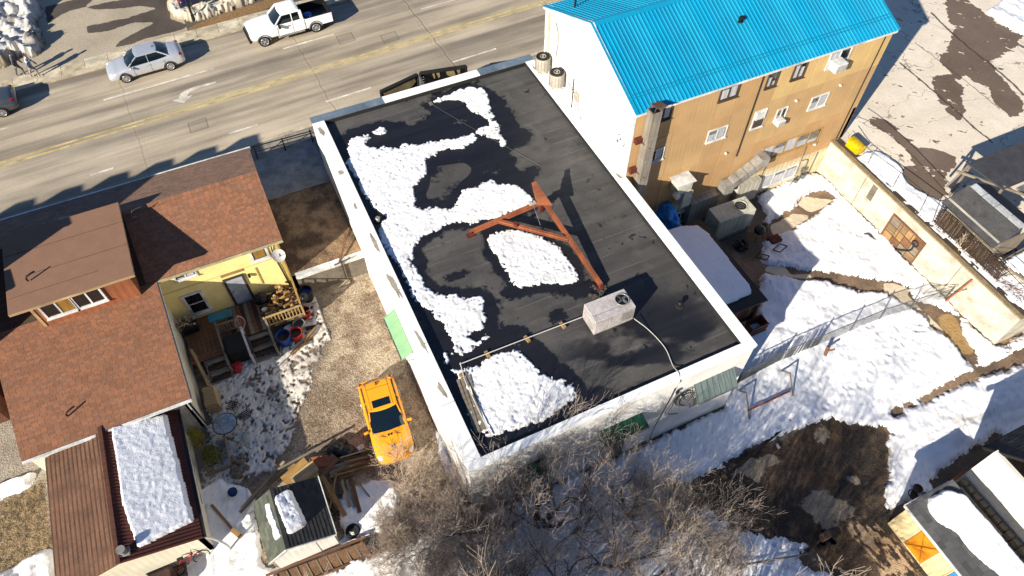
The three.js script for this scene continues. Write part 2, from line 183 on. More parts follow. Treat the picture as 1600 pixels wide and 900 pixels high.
// outlines on the ground plan, in metres (x, z)
const PL = {
  snowA: [[4.43,-30.51],[5.07,-30.45],[5.52,-30.4],[5.45,-30.04],[5.14,-29.87],[5.09,-29.58],[5.64,-29.1],[5.97,-29.17],[6.27,-28.88],[6.68,-28.61],[7.04,-28.9],[7.32,-28.7],[7.65,-28.47],[8.36,-28.45],[9.03,-28.29],[9.76,-28.03],[10.22,-28.13],[10.77,-28.03],[10.8,-27.62],[10.41,-27.33],[9.64,-27.23],[9.12,-27.48],[8.59,-27.57],[8.25,-27.35],[7.67,-27.32],[7.48,-26.67],[7.35,-26.22],[6.68,-25.89],[6.34,-25.49],[6.16,-24.74],[5.9,-24.32],[6.19,-24.06],[6.72,-23.94],[7.16,-23.6],[7.65,-23.37],[8.13,-23.83],[8.53,-24.32],[9.19,-24.23],[9.84,-24.35],[10.21,-24.39],[10.45,-23.92],[11.12,-23.61],[11.4,-23.13],[11.49,-22.67],[11.59,-21.94],[11.47,-21.8],[10.06,-21.85],[8.93,-21.92],[8.01,-22.03],[7.78,-22.39],[7.23,-22.45],[6.77,-22.48],[6.25,-22.34],[5.69,-22.35],[5.21,-22.07],[4.79,-21.53],[4.6,-20.9],[4.64,-20.3],[4.68,-19.7],[4.61,-19.28],[5,-18.71],[5.26,-18.48],[5.76,-18.41],[6.11,-17.97],[6.5,-17.85],[6.87,-17.78],[6.74,-17.29],[6.48,-16.98],[6.5,-16.55],[6.13,-16.2],[5.84,-16.12],[5.52,-16.17],[5.3,-15.86],[5.6,-15.57],[6.12,-15.79],[6.25,-15.58],[5.91,-15.48],[5.41,-15.51],[5.2,-15.21],[4.95,-15.23],[4.64,-15.28],[4.39,-15.49],[4.67,-15.96],[4.66,-16.57],[4.56,-16.93],[4.73,-17.16],[4.33,-17.66],[4.51,-17.9],[4.14,-18.29],[3.99,-18.79],[3.87,-19.18],[3.9,-19.73],[3.85,-20.32],[3.95,-20.85],[3.87,-21.36],[3.67,-22.06],[3.61,-22.69],[3.75,-23.37],[4.06,-24],[4.5,-24.18],[4.18,-24.79],[3.9,-25.66],[3.81,-26.53],[3.96,-27.3],[3.78,-27.95],[3.68,-28.73],[4.02,-29.17],[4.18,-29.85]],
  snowB: [[9.54,-31.49],[10.14,-31.64],[10.82,-31.67],[11.56,-31.86],[12.28,-31.7],[12.77,-31.39],[12.82,-30.74],[12.59,-29.98],[12.42,-29.22],[12.35,-28.59],[12.29,-27.96],[12.08,-27.26],[12.2,-26.58],[11.7,-26.43],[11.87,-27.04],[11.43,-27.25],[11.28,-27.63],[10.96,-27.86],[10.91,-28.12],[11.41,-28.29],[11.75,-28.21],[11.98,-28.6],[11.8,-29.17],[11.42,-29.68],[11.32,-30.23],[11.41,-30.7],[11.1,-31.02],[10.55,-31.28],[10,-31.28]],
  snowC: [[5.74,-30.45],[6.28,-30.68],[6.52,-30.49],[6.4,-30.14],[5.94,-30.15]],
  snowD: [[8.36,-20.85],[8.89,-20.98],[9.45,-20.95],[10.07,-20.62],[10.58,-20.07],[11.03,-19.42],[11.32,-18.85],[11.36,-17.99],[11.41,-17.37],[11.36,-16.93],[11.09,-16.6],[10.45,-16.79],[9.95,-17.08],[9.59,-17.3],[9.08,-17.37],[8.58,-17.49],[8.34,-17.94],[8.46,-18.4],[8.38,-19.02],[8.41,-19.6],[8.32,-20.13],[8.3,-20.51]],
  snowE: [[3.97,-14.78],[4.11,-14.35],[4.24,-13.94],[4.28,-13.29],[4.19,-12.65],[3.89,-12.65],[3.88,-11.93],[4.21,-11.32],[5.44,-11.13],[6.59,-10.99],[7.31,-11.19],[7.94,-11.31],[8.46,-11.34],[8.4,-11.58],[8.29,-11.98],[8.29,-12.34],[7.89,-12.45],[7.83,-12.69],[7.54,-12.9],[7.42,-13.17],[7.31,-13.74],[7.25,-14.14],[6.99,-14.41],[6.56,-14.61],[6.05,-14.62],[5.47,-14.6],[5.18,-14.51],[4.7,-14.58],[4.42,-14.64]],
  snowF: [[4.01,-15.72],[4.25,-15.69],[4.05,-15.11],[3.91,-15.25]],
// wet
  wetA: [[3.77,-30.82],[4.65,-31.36],[5.68,-31.37],[6.67,-31.23],[7.25,-30.8],[7.67,-30.2],[8.46,-30.07],[9.02,-30.14],[9.29,-30.84],[9.13,-31.26],[9.62,-31.71],[10.45,-31.85],[12.06,-31.98],[12.94,-31.39],[13.36,-30.32],[13.5,-29.39],[13.72,-28.45],[13.27,-27.51],[13.84,-27.08],[13.8,-26.46],[13.04,-25.88],[12.05,-26.03],[11.96,-25.17],[11.62,-24.45],[12.33,-24.41],[13.04,-24.37],[12.98,-23.82],[12.26,-23.43],[11.79,-22.67],[11.66,-21.78],[9.01,-22.47],[6.41,-23.16],[4.41,-24.09],[3.66,-25.5],[3.54,-27.49],[3.4,-29.91]],
  dryA: [[7.73,-26.55],[9.42,-26.21],[9.64,-25.52],[9.18,-25.15],[8.56,-24.87],[7.72,-24.02],[6.83,-24.23],[6.66,-24.78],[7.18,-25.37]],
  wetB: [[7.28,-22.56],[7.74,-22.28],[6.79,-22.28],[5.49,-21.82],[5.02,-21.06],[4.98,-20.02],[4.95,-19.47],[5.47,-18.77],[6.01,-18.57],[6.88,-18.11],[7.24,-17.5],[7.13,-16.68],[6.71,-15.93],[7.82,-15.51],[7.98,-14.92],[7.16,-14.49],[4.88,-14.67],[3.79,-14.8],[3.88,-16.73],[3.94,-17.74],[3.72,-19.7],[3.95,-21.09],[3.61,-22.69],[4.86,-23.63]],
  wetC: [[8.2,-20.92],[8.69,-20.95],[10.12,-20.72],[11.37,-18.95],[11.47,-16.77],[11.94,-16.43],[11.94,-15.75],[10.71,-15.88],[10.01,-16.65],[8.96,-17.14],[8.49,-16.92],[7.65,-17.03],[7.62,-17.66],[8.02,-18.03],[8.04,-19.3],[8.3,-19.66],[7.81,-20.24]],
  wetD: [[5.43,-19.58],[6.89,-19.6],[6.8,-19.17],[5.51,-19.09]],
  wetE: [[8.84,-15.25],[9.13,-15.64],[9.67,-15.82],[9.99,-15.56],[10.13,-14.96],[9.75,-14.93]],
  wetShadeF: [[3.63,-17.12],[4.5,-16.88],[6.29,-15.73],[7.49,-15.48],[8,-14.47],[8.44,-13.65],[9.04,-11.35],[7.2,-10.97],[3.82,-11.5],[3.69,-12.61],[3.62,-15.46]],  // rear patch, wet but mostly tree shade drawn into the felt colour
  wetG: [[14.62,-27.86],[14.6,-26.4],[15.35,-26.93],[14.77,-29]],
// left yard -1.2
  dirty: [[-0.58,-25.24],[-0.03,-24.42],[0.17,-23.18],[-0.05,-22.17],[-0.63,-21.15],[-1.68,-20.4],[-1.95,-19.53],[-2.68,-18.52],[-3.53,-17.07],[-4.76,-15.84],[-5.44,-16.06],[-6.77,-16.01],[-7.6,-15.43],[-7.87,-16.69],[-7.36,-18.5],[-6.78,-20.43],[-6.64,-22.31],[-6.07,-23.27],[-3.99,-22.3],[-2.62,-22.51],[-2.02,-23.53],[-1.33,-24.56]],
  yardSnowA: [[-8.27,-16.38],[-6.91,-16.74],[-5.6,-15.37],[-5.92,-14.49],[-6.02,-11.81],[-1.99,-11.56],[-0.04,-12.06],[-2.62,-11.4],[-4.49,-10.81],[-5.72,-10.27],[-10.29,-12.4],[-9,-13.79],[-8.2,-14.01]],
  yardSnowB: [[-1.72,-13.82],[0.17,-13.34],[0.09,-12],[-0.93,-11.22],[-2.49,-11.35],[-2.59,-12.93]],
  yardSnowC: [[-4.52,-10.69],[-2.28,-10.65],[-0.1,-10.23],[2.45,-10.58],[4.52,-9.62],[3.2,-5.56],[-5.84,-9.78]],
  stripSnow: [[2.63,-18.8],[3.02,-17.81],[2.78,-15.22],[2.56,-13.18],[2.61,-9.88],[2.43,-8.75],[3.56,-8.22],[3.96,-11.17],[3.6,-13.75],[3.41,-15.3],[3.28,-18.5]],
  cornerSnowA: [[-16.56,-23.15],[-15.48,-22.29],[-15,-20.85],[-14.47,-20.61],[-14.79,-19.75],[-15.86,-19.92],[-16.66,-19.5]],
  cornerSnowB: [[-14.14,-16.78],[-14.16,-15.18],[-14.37,-14.3],[-17.25,-15.65],[-16.74,-16.53],[-15.75,-16.35]],
  grass: [[-14.15,-20.46],[-14.09,-16.46],[-15.5,-16.38],[-16.99,-16.64],[-16.92,-19.62],[-15.86,-19.92],[-14.79,-19.75]],
  alleyMud: [[-1.75,-30.9],[-0.31,-31.21],[2.75,-31.35],[2.67,-25.26],[-0.51,-25.21],[-1.51,-25.31]],
  alleySlab: [[-0.98,-35.09],[3.08,-34.68],[2.86,-31.31],[-0.4,-31.14]],
// right yard -2.2
  pathA: [[29.31,-20.08],[30.4,-19.89],[31.04,-19.81],[30.94,-19],[30.28,-18.79],[29.49,-18.69],[28.73,-18.38],[28.3,-18.38],[27.39,-18.2],[26.31,-18.11],[25.6,-18.15],[24.78,-18.05],[23.86,-17.91],[23.31,-17.7],[22.71,-17.42],[22.21,-17.84],[22.78,-18.41],[23.69,-18.56],[24.31,-18.85],[25.01,-19.02],[25.78,-19.05],[26.98,-19.3],[28.08,-19.5]],
  pathB: [[22.62,-17.74],[22.94,-17.41],[23.74,-16.66],[24.71,-16.03],[25.85,-15.23],[26.58,-14.84],[28.07,-13.74],[28.34,-13.53],[29.7,-12.56],[30.14,-11.81],[29.86,-11.4],[30.01,-10.69],[30.65,-10.4],[30.8,-9.7],[31.15,-9.54],[30.94,-8.92],[30.45,-8.15],[30.26,-7.36],[30.06,-6.6],[29.46,-6.69],[29.45,-7.26],[29.49,-8.4],[29.34,-9.26],[29.46,-9.91],[29.24,-10.74],[28.94,-11.51],[28.56,-12.22],[27.1,-13.05],[26.62,-13.62],[26.25,-14.15],[25.54,-14.66],[24.66,-15.16],[23.92,-15.63],[23.09,-16.42],[22.41,-17.01],[22.21,-17.38]],
  slabA: [[29.19,-20.03],[30.02,-19.43],[30.78,-18.97],[29.53,-18.72],[28.72,-18.79],[28.51,-19.61]],
  slabB: [[25.85,-18.92],[27.78,-19.13],[28.6,-18.64],[28.3,-18.38],[26.31,-18.11],[25.63,-18.19]],
  slabC: [[23.49,-16.33],[23.93,-16.49],[24.77,-16.01],[24.7,-15.41],[25.72,-15.07],[25.63,-14.66],[24.69,-15.19],[23.95,-15.67]],
  slabD: [[29.05,-12.76],[29.59,-12.45],[30.11,-11.77],[29.65,-11.5],[29.66,-10.54],[29.82,-9.34],[29.41,-9.33],[29.24,-10.74],[28.94,-11.51],[28.63,-12.3]],
  slabE: [[29.41,-9.23],[29.79,-9.2],[29.63,-8.43]],
  brownpath: [[30.02,-9.75],[30.94,-9.64],[31.08,-9.26],[30.45,-8.24],[30.32,-7.14],[29.59,-7.1],[29.5,-8.3]],
  mud: [[13.58,-7.61],[15.95,-7.83],[18.4,-7.66],[20.92,-7.48],[21.42,-6.82],[22.19,-6.31],[23.27,-5.81],[22.54,-5.17],[21.93,-4.51],[20.99,-3.64],[20.32,-3.06],[20.15,-2.4],[19.94,-0.96],[19.85,0.57],[15.82,-1.2],[16.09,-1.84],[16.18,-2.6],[15.8,-3.12],[15.19,-3.53],[13.89,-4.25],[13.03,-4.88],[12.84,-5.93],[11.49,-7.06],[11.78,-7.93]],
  lane: [[23.57,-6.47],[25.4,-6.43],[28.03,-6.49],[31.01,-6.35],[33.69,-6.27],[32.89,-5.56],[27.97,-5.99],[25.12,-6.13],[23.52,-6.1]],
  gravA: [[16.52,-4.71],[17.56,-4.79],[18.24,-4.6],[18.61,-3.86],[19.01,-3.18],[18.28,-3.15],[17.74,-3.16],[16.9,-3.14],[16.78,-3.49],[16.76,-3.98],[16.75,-4.48]],
  gravB: [[19.49,-4.72],[19.99,-4.64],[20.07,-4.32],[19.69,-4.05],[19.43,-4.49]],
  gravC: [[19.55,-7.26],[20.41,-7.22],[20.49,-6.96],[19.77,-6.19],[19.76,-6.61],[19.29,-6.76]],
  gravD: [[15.41,-7.28],[16.54,-7.29],[17.35,-7.05],[17.26,-6.55],[16.41,-6.55],[15.47,-6.21],[15.23,-6.84]],
  gravE: [[14.05,-7.39],[15.38,-7.43],[15.2,-6.98],[14.2,-7.12]],
  gravF: [[18.56,-3.15],[19.23,-2.95],[19.76,-1.98],[19.76,-0.47],[19.59,0.56],[17.71,-0.32],[18.05,-1.61],[17.65,-2.73]],
  dirtF: [[15.57,-7.88],[18.48,-7.76],[20.92,-7.48],[20.64,-7.32],[18.35,-7.4],[15.74,-7.53]],
// parking .3
  wetP: [[49.76,-30.61],[50.57,-29.7],[50.35,-27.73],[50.31,-26],[51.26,-25.56],[50.79,-24.33],[49.02,-23.52],[47.29,-23.19],[46.41,-23.15],[45.77,-21.93],[45.56,-20.96],[44.91,-19.03],[44.34,-18.51],[43.04,-18.34],[43.1,-19.28],[43.38,-20.14],[44.17,-21.2],[43.73,-22.03],[43.77,-22.86],[42.86,-22.44],[42.99,-23.22],[43.39,-24.78],[45.31,-25.7],[47.12,-26.99],[47.15,-27.72]],
  wetQ: [[41.49,-23.49],[42.88,-23.27],[42.61,-21.72],[41.83,-21.27],[40.95,-20.09],[39.84,-19.45],[39.91,-20.76],[40.62,-22.44]],
  wetR: [[35.3,-22.33],[35.89,-21.48],[35.86,-20],[35.84,-18.74],[36.75,-18.32],[37.26,-17.2],[36.77,-16.57],[35.4,-16.2],[34.42,-16.66],[35.01,-18.78],[35.03,-20.39],[34.59,-21.52]],
  wetS: [[34.71,-17.82],[35.52,-16.86],[35.25,-15.83],[33.42,-14.47],[32.5,-15.99],[32.94,-17.77]],
  crackP: [[46.91,-29.07],[46.58,-27.49],[46.28,-25.48],[46.14,-23.06],[45.94,-21.31],[45.65,-19.69]],
  crackQ: [[40.73,-25.58],[40.65,-22.63],[40.5,-20.88],[40.28,-18.68],[40.27,-17.22]],
  crackR: [[43.27,-26.89],[43.28,-24.17],[43.26,-22.04],[43.1,-19.28]],
  snowP: [[31.5,-20.71],[31.81,-19.77],[33.24,-19.72],[33.87,-18.51],[33.11,-16.54],[33.79,-14.84],[35.34,-14.94],[33.75,-14.32],[32.55,-13.83],[32.37,-10.67],[34.18,-9.35],[34.03,-7.59],[31.88,-7.28],[31.43,-9.34]],
  snowQ: [[50.46,-27.44],[52.79,-28.14],[55.98,-26.66],[51.5,-22.77],[50.69,-24.77]],
// far side 0
  wetU: [[-5.85,-55.97],[-2.53,-55.11],[-2.63,-53.44],[-2.88,-51.91],[-1.76,-50.58],[-2.66,-50.2],[-4.53,-50.3],[-5.94,-50.03],[-6.98,-50.06],[-6.5,-50.75],[-5.2,-51.38],[-3.87,-51.96],[-5.44,-52.61],[-7.12,-52.28],[-8.46,-52.59],[-8.44,-53.53],[-7.31,-53.48],[-5.67,-53.37],[-3.53,-53.7],[-4.51,-54.49],[-5.99,-54.84],[-7.44,-55.35],[-8.36,-56.11]],
  wetV: [[-10.9,-57.3],[-9.07,-57.46],[-7.42,-57.04],[-8.36,-56.11],[-9.53,-55.99],[-10.04,-55.73],[-10.9,-54.99]],
  bankA: [[-14.67,-61.11],[-12.28,-58.96],[-10.9,-57.3],[-10.98,-56.17],[-11.68,-55.36],[-11.52,-54.02],[-11.29,-52.83],[-11.45,-51.55],[-11.72,-50.94],[-12.53,-51.46],[-13.17,-52.35],[-13.61,-50.81],[-14.66,-50.73],[-14.98,-55.31]],
  bankB: [[-2.82,-53.47],[-2.1,-54.22],[4.53,-53],[3.21,-51.48],[0.54,-51.02],[-1.32,-50.83],[-2.26,-51.36],[-2.8,-52.74]],
  verge: [[-2.09,-50.26],[0.3,-50.95],[3.17,-51.31],[6.72,-51.99],[6.97,-51.11],[2.89,-50.1],[-0.37,-49.88],[-1.83,-49.71]],
};
// ---------------------------------------------------------------- the ground, street, yards
const YL = -1.5, YR = -2.2, YP = .3;      // levels: left yard, rear yard and lane, car park; the street is 0
function sheet([x0, z0, x1, z1], step, yf) {
  const nx = Math.max(1, Math.round((x1 - x0) / step)), nz = Math.max(1, Math.round((z1 - z0) / step)); const g = new THREE.PlaneGeometry(x1 - x0, z1 - z0, nx, nz); g.rotateX(-Math.PI / 2); g.translate((x0 + x1) / 2, 0, (z0 + z1) / 2);
  const p = g.attributes.position, uv = g.attributes.uv; for (let i = 0; i < p.count; i++) { p.setY(i, yf(p.getX(i), p.getZ(i))); uv.setXY(i, (p.getX(i) - x0) / (x1 - x0), (p.getZ(i) - z0) / (z1 - z0)); } g.computeVertexNormals(); return g;
}
function mapOf([x0, z0, x1, z1], w, h, fn) { return tex(w, h, (u, v) => fn(mix(x0, x1, u), mix(z0, z1, v))); }
const tb1 = tBump.clone(); tb1.repeat.set(1, 1); tb1.needsUpdate = true;
function groundMat(map, scale, rough = .9, bump = .02) { const b = tBump.clone(); b.repeat.set(scale[0] / 4, scale[1] / 4); b.needsUpdate = true; return new THREE.MeshStandardMaterial({ map, roughness: rough, bumpMap: b, bumpScale: bump }); }
const stones = (x, z) => { const a = vn(x * 17, z * 17), b = vn(x * 38 + 7, z * 38); return (a - .5) * .6 + (b - .5) * .7; };

struct('ground', sheet([-400, -400, 400, 400], 100, () => -2.75), mat('#8d8579', .95, tSpeck));

{ // left yard: gravel drive, bare grass
  const B = [-40, -25.35, 3.05, 14], R = [-16.6, -25.35, 3.05, 2];
  const mg_ = maskOf(R, .1, [PL.grass], [], 4), md = maskOf(R, .1, [PL.dirty], [], 6);
  const m = mapOf(R, 1024, 1424, (x, z) => {
    const n = fbm(x * .9, z * .9, 5), n2 = fbm(x * 3.1 + 9, z * 3.1, 4), s = stones(x, z);
    let c = mix3([122, 106, 88], [164, 148, 126], sm(.3, .7, n)); c = mix3(c, [112, 90, 68], sm(.55, .75, n2) * .6); 
    const track = Math.exp(-Math.pow((x - .1 - .12 * Math.sin(z)) / .5, 2)) + Math.exp(-Math.pow((x - 1.6) / .45, 2)); c = mix3(c, [200, 182, 156], track * .25);
    c = c.map(q => q + s * 78);
    const gr = sm(.35, .65, mg_(x, z) + (n - .5) * .7); if (gr > 0) { const f = fbm(x * 9, z * 9, 3); c = mix3(c, mix3([84, 70, 50], [146, 124, 92], sm(.3, .75, f * .6 + n2 * .4)).map(q => q + s * 40), gr); }
    const d = sm(.2, .7, md(x, z) + (n - .5) * .5); c = mix3(c, [104, 92, 80].map(q => q + s * 34), d * .8);
    if (x < -7.2 && z > -25 && z < -11) c = mix3(c, [150, 145, 138], (1 - gr) * .6);
    return c;
  });
  struct('gravel_yard', sheet(R, .3, (x, z) => YL + .05 * (fbm(x * .8, z * .8, 3) - .5)), groundMat(m, [19.65, 27.35], .95, .06));
  struct('gravel_yard', sheet([-60, -25.35, -16.6, 14], 10, () => YL - .01), mat('#9b9284', .95, tSpeck));
  struct('gravel_yard', sheet([-16.6, 2, 3.05, 14], 10, () => YL - .01), mat('#b3a48f', .95, tSpeck));
  // the step up from the yard to the alley beside the house
  const w = thing('retaining_wall', 'low concrete retaining wall with pale top between mud alley and gravel drive', 'retaining wall', [1, YL, -25.2]);
  part(w, 'wall', bx(-.75, 2.95, YL - .3, -.06, -25.5, -25.16), MT.concDark); part(w, 'coping', [bx(-.75, 1.1, -.06, .05, -25.52, -25.1), bx(1.12, 2.95, -.06, .06, -25.5, -25.08)], MT.white);
  // mud alley and its slab, level with the street
  const A = [-1.4, -33.2, 3.1, -25.45]; const ma = mapOf(A, 320, 560, (x, z) => { const n = fbm(x * 1.2, z * 1.2, 5), s = stones(x, z); return mix3([84, 66, 50], [150, 122, 92], sm(.35, .75, n)).map(q => q + s * 44); });
  struct('mud_alley', sheet(A, .3, (x, z) => -.02 + .04 * (fbm(x, z, 3) - .5)), groundMat(ma, [4.5, 7.7], .95, .05));
}
const rearY = (x, z) => mix(YL, YR, sm(2.5, 7.5, x)) + .1 * (fbm(x * .5, z * .5, 3) - .5);
{ // rear yard, courtyard and muddy lane
  const R = [3.0, -21.5, 44, 8]; const k = .08;
  const mMud = maskOf(R, k, [PL.mud], [], 4), mGrav = maskOf(R, k, [PL.gravA, PL.gravB, PL.gravC, PL.gravD, PL.gravE], [], 2), mGf = maskOf(R, k, [PL.gravF], [], 5), mDirt = maskOf(R, k, [PL.dirtF], [], 3);
  const mSlab = maskOf(R, k, [PL.slabA, PL.slabB, PL.slabC, PL.slabD, PL.slabE], [], 1), mBr = maskOf(R, k, [PL.brownpath], [], 3);
  const m = mapOf(R, 2048, 1474, (x, z) => {
    const n = fbm(x * .8, z * .8, 5), n2 = fbm(x * 2.6 + 31, z * 2.6, 4), s = stones(x, z);
    let c = mix3([98, 80, 64], [136, 112, 88], sm(.3, .7, n)).map(q => q + s * 30);
    const mu = sm(.35, .65, mMud(x, z) + (n2 - .5) * .6); if (mu > 0) { let q = mix3([48, 39, 31], [94, 75, 56], sm(.35, .7, n * .6 + n2 * .4)); const gf = sm(.35, .75, mGf(x, z) + (n2 - .5) * .5); q = mix3(q, [186, 160, 128], gf * sm(.45, .6, fbm(x * 7, z * 3 - x, 4)) * .9); q = mix3(q, [120, 84, 46], .3 * sm(.5, .7, fbm(x * .6 + 3, z * .6, 3))); c = mix3(c, q.map(v => v + s * 30), mu); }
    const dr = sm(.4, .6, mDirt(x, z) + (n2 - .5) * .4); c = mix3(c, [118, 106, 94].map(v => v + s * 46), dr); if (x < 15 && z > -9.5) { const lf = fbm(x * 6, z * 6, 3); c = mix3(c, mix3([48, 38, 30], [112, 90, 68], lf).map(v => v + s * 40), .85); }
    const ga = sm(.4, .62, mGrav(x, z) + (n2 - .5) * .9 + (vn(x * 9, z * 9) - .5) * .35) * .8; c = mix3(c, [156, 141, 120].map(v => v + s * 30 + (n2 - .5) * 30), ga);
    const sl = sm(.42, .58, mSlab(x, z) + (n2 - .5) * .2); c = mix3(c, [206, 190, 164].map(v => v + s * 14 + (n2 - .5) * 26), sl);
    const br = sm(.4, .6, mBr(x, z) + (n2 - .5) * .2); c = mix3(c, [158, 128, 82].map(v => v + s * 24 + (n2 - .5) * 30), br);
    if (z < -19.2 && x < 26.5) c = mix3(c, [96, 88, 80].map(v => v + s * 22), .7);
    return c;
  });
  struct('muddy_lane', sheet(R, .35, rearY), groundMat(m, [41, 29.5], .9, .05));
  struct('muddy_lane', sheet([44, -7, 120, 60], 20, () => YR - .01), mat('#a89a86', .95, tSpeck));
  struct('muddy_lane', sheet([3, 8, 44, 60], 20, () => YR - .06), mat('#a89a86', .95, tSpeck));
}
{ // car park beyond the blue-roofed block
  const R = [31.7, -33.3, 62, -7.2], k = .08; const w1 = maskOf(R, k, [PL.wetP, PL.wetQ, PL.wetR, PL.wetS], [], 1);
  const lines = [PL.crackP, PL.crackQ, PL.crackR]; const near = (x, z) => { let d = 9, wi = 0; lines.forEach((l, q) => { for (let i = 0; i + 1 < l.length; i++) { const [ax, az] = l[i], [bx_, bz] = l[i + 1]; const ux = bx_ - ax, uz = bz - az; const t = Math.min(1, Math.max(0, ((x - ax) * ux + (z - az) * uz) / (ux * ux + uz * uz))); const e = Math.hypot(x - ax - t * ux, z - az - t * uz); if (e < d) { d = e; wi = q; } } }); return [d, wi]; };
  const m = mapOf(R, 1400, 1200, (x, z) => {
    const n = fbm(x * .5, z * .5, 5), n2 = fbm(x * 2.2, z * 2.2, 5), s = stones(x, z);
    let c = mix3([204, 191, 172], [222, 210, 192], n).map(v => v + s * 18 + (n2 - .5) * 16);
    const cr = Math.abs(fbm(x * .42 + 5, z * .42, 5) - .5); if (cr < .006) c = c.map(v => v * .72);
    const e2 = fbm(x * 1.1 + z * .8 + 40, (z - x) * 2.6, 5) - .5; const v1 = w1(x, z) + (n2 - .5) * .7 + e2 * 1.5 + (vn(x * 7, z * 7) - .5) * .35; const w = sm(.47, .53, v1); c = mix3(c, [92, 76, 64].map(v => v + s * 16 + (n - .5) * 30), w * .92);
    const [d, wi] = near(x + (n2 - .5) * .22, z); const wd = [.11, .09, .035][wi]; c = mix3(c, [58, 48, 42], sm(wd, wd * .35, d) * .85); return c;
  });
  struct('car_park', sheet(R, .6, (x, z) => YP + .03 * (fbm(x * .4, z * .4, 3) - .5)), groundMat(m, [30.3, 26.1], .92, .012));
  struct('car_park', sheet([62, -33.3, 160, -7.2], 30, () => YP - .01), mat('#b9ac98', .95, tSpeck));
}
const RZ = (x) => -.04 * x;               // the street runs very slightly askew to the buildings
function skew(g) { const p = g.attributes.position; for (let i = 0; i < p.count; i++) p.setZ(i, p.getZ(i) + RZ(p.getX(i))); return g; }
{ // street
  const R = [-30, -48.5, 40, -36.55]; const cracksX = [[4.75, .5], [13.45, 1], [-6.9, .3], [22.5, .6], [-17, .5]];
  const m = mapOf(R, 2048, 512, (x, z) => {
    const n = fbm(x * .35, z * 1.3, 5), st = fbm(x * .06 + 3, z * 1.25, 4), st2 = fbm(x * .18 + 30, z * 5.5, 4), s = stones(x, z), l = fbm(x * .25, z * .25, 3);
    let c = mix3([110, 101, 89], [188, 173, 150], sm(.18, .82, st * .7 + n * .28 + (st2 - .5) * .1 + .02)).map(v => v + s * 12 + (l - .5) * 20);
    const yb = Math.exp(-Math.pow((z + 41.7) / .55, 2)) * sm(.3, .6, fbm(x * .2 + 50, z * .8, 4)); c = mix3(c, [226, 206, 158], yb * .45);
    for (const [cx, a] of cracksX) { const d = Math.abs(x - cx - .05 * (z + 42) - .12 * (fbm(z * 1.3, cx, 4) - .5) * 2); c = mix3(c, [74, 64, 56], sm(.05, .015, d) * .75 * a); c = mix3(c, [90, 78, 68], sm(.02, .008, Math.abs(d - .22 - .1 * fbm(z, cx, 3))) * .4 * a); c = mix3(c, [176, 160, 138], sm(.5, .1, d) * .18 * a); }
    for (const [px_, pz_] of [[7.9, -44.2], [10.75, -42.9], [-3.2, -39.8]]) { const q = Math.max(Math.abs(x - px_), Math.abs(z - pz_) * 1.1); if (q < .55) c = mix3(c, c.map(v => v * .93), .8); c = mix3(c, [88, 78, 68], sm(.05, .02, Math.abs(q - .55)) * .5); } const cr = Math.abs(fbm(x * .25 + 8, z * .25 + 3, 5) - .5); return c;
  });
  const g = skew(sheet(R, 2, () => -.1)); struct('road', g, groundMat(m, [70, 12], .88, .006));
  struct('road', [skew(sheet([-160, -48.5, -30, -36.55], 10, () => -.1)), skew(sheet([40, -48.5, 200, -36.55], 10, () => -.1))], mat('#b3a58e', .9, tSpeck));
  // painted lines, worn
  const line = (x0, x1, z, w, hex, y = -.094) => { const q = skew(sheet([x0, z - w / 2, x1, z + w / 2], 1, () => y)); const u = q.attributes.uv, p = q.attributes.position; for (let i = 0; i < p.count; i++) u.setXY(i, p.getX(i), p.getZ(i)); return q; };
  const ws = (hex) => mat(hex, .8, tGrime);
  struct('road_marking', [line(-30, 40, -41.53, .16), line(-30, 40, -41.87, .16)], ws('#dfc78c'));
  const dash = []; for (const [a, b, z] of [[-8.3, -1.2, -45.05], [3.6, 7.3, -45.05], [13.9, 18, -45.05], [4.7, 7.8, -38.3], [13.7, 17, -38.3], [-1.6, .2, -38.15], [-9.8, -8.5, -38.3], [-18, -14, -45.05], [22, 26, -38.3]]) dash.push(line(a, b, z, .15));
  struct('road_marking', dash, ws('#f4ecdb'));
  const sh = new THREE.Shape(); [[1.5, .1], [.2, .16], [-.25, .3], [-.45, .62], [-.1, .66], [-.75, 1.2], [-1.35, .62], [-.95, .6], [-.75, .15], [-.3, -.08], [.2, -.14], [1.5, -.08]].forEach((p, i) => i ? sh.lineTo(...p) : sh.moveTo(...p));
  const ar = new THREE.ShapeGeometry(sh); ar.rotateX(Math.PI / 2); ar.scale(1.05, 1, 1); ar.rotateY(.03); ar.translate(-2.9, -.094, -43.45); { const i = ar.index.array; for (let k = 0; k < i.length; k += 3) { const t = i[k]; i[k] = i[k + 1]; i[k + 1] = t; } ar.computeVertexNormals(); }
  struct('road_marking', ar, ws('#f6eddc'));
  // kerbs and pavements laid in slabs
  const cs = [0, 1, 2].map(i => mat(['#e2d2b4', '#d9c8a9', '#e8dabd'][i], .9, tGrime)); const kerbM = mat('#d8c8aa', .9, tGrime);
  struct('kerb', [skew(bx(-30, 0, -.3, .02, -48.85, -48.52)), skew(bx(0, 40, -.3, .02, -48.85, -48.52)), skew(bx(-30, 0, -.3, .02, -36.55, -36.3)), skew(bx(0, 40, -.3, .02, -36.55, -36.3))], kerbM);
  const pave = (name, x0, x1, z0, z1, step, y, cols) => { const o = new THREE.Group(); o.name = numbered(name); o.userData.kind = 'structure'; scene.add(o); o.o = [0, 0, 0]; let k = 0; for (let x = x0; x < x1; x += step) { part(o, 'slab', skew(bx(x + .012, x + step - .012, -.3, y + (k % 3) * .004, z0, z1)), cols[(k * 7 + 1) % 3]); k++; } part(o, 'bedding', skew(bx(x0, x1, -.4, y - .03, z0 + .01, z1 - .01)), MT.concDark); return o; };
  pave('pavement', -19.5, 15, -49.95, -48.86, 1.5, .015, cs);
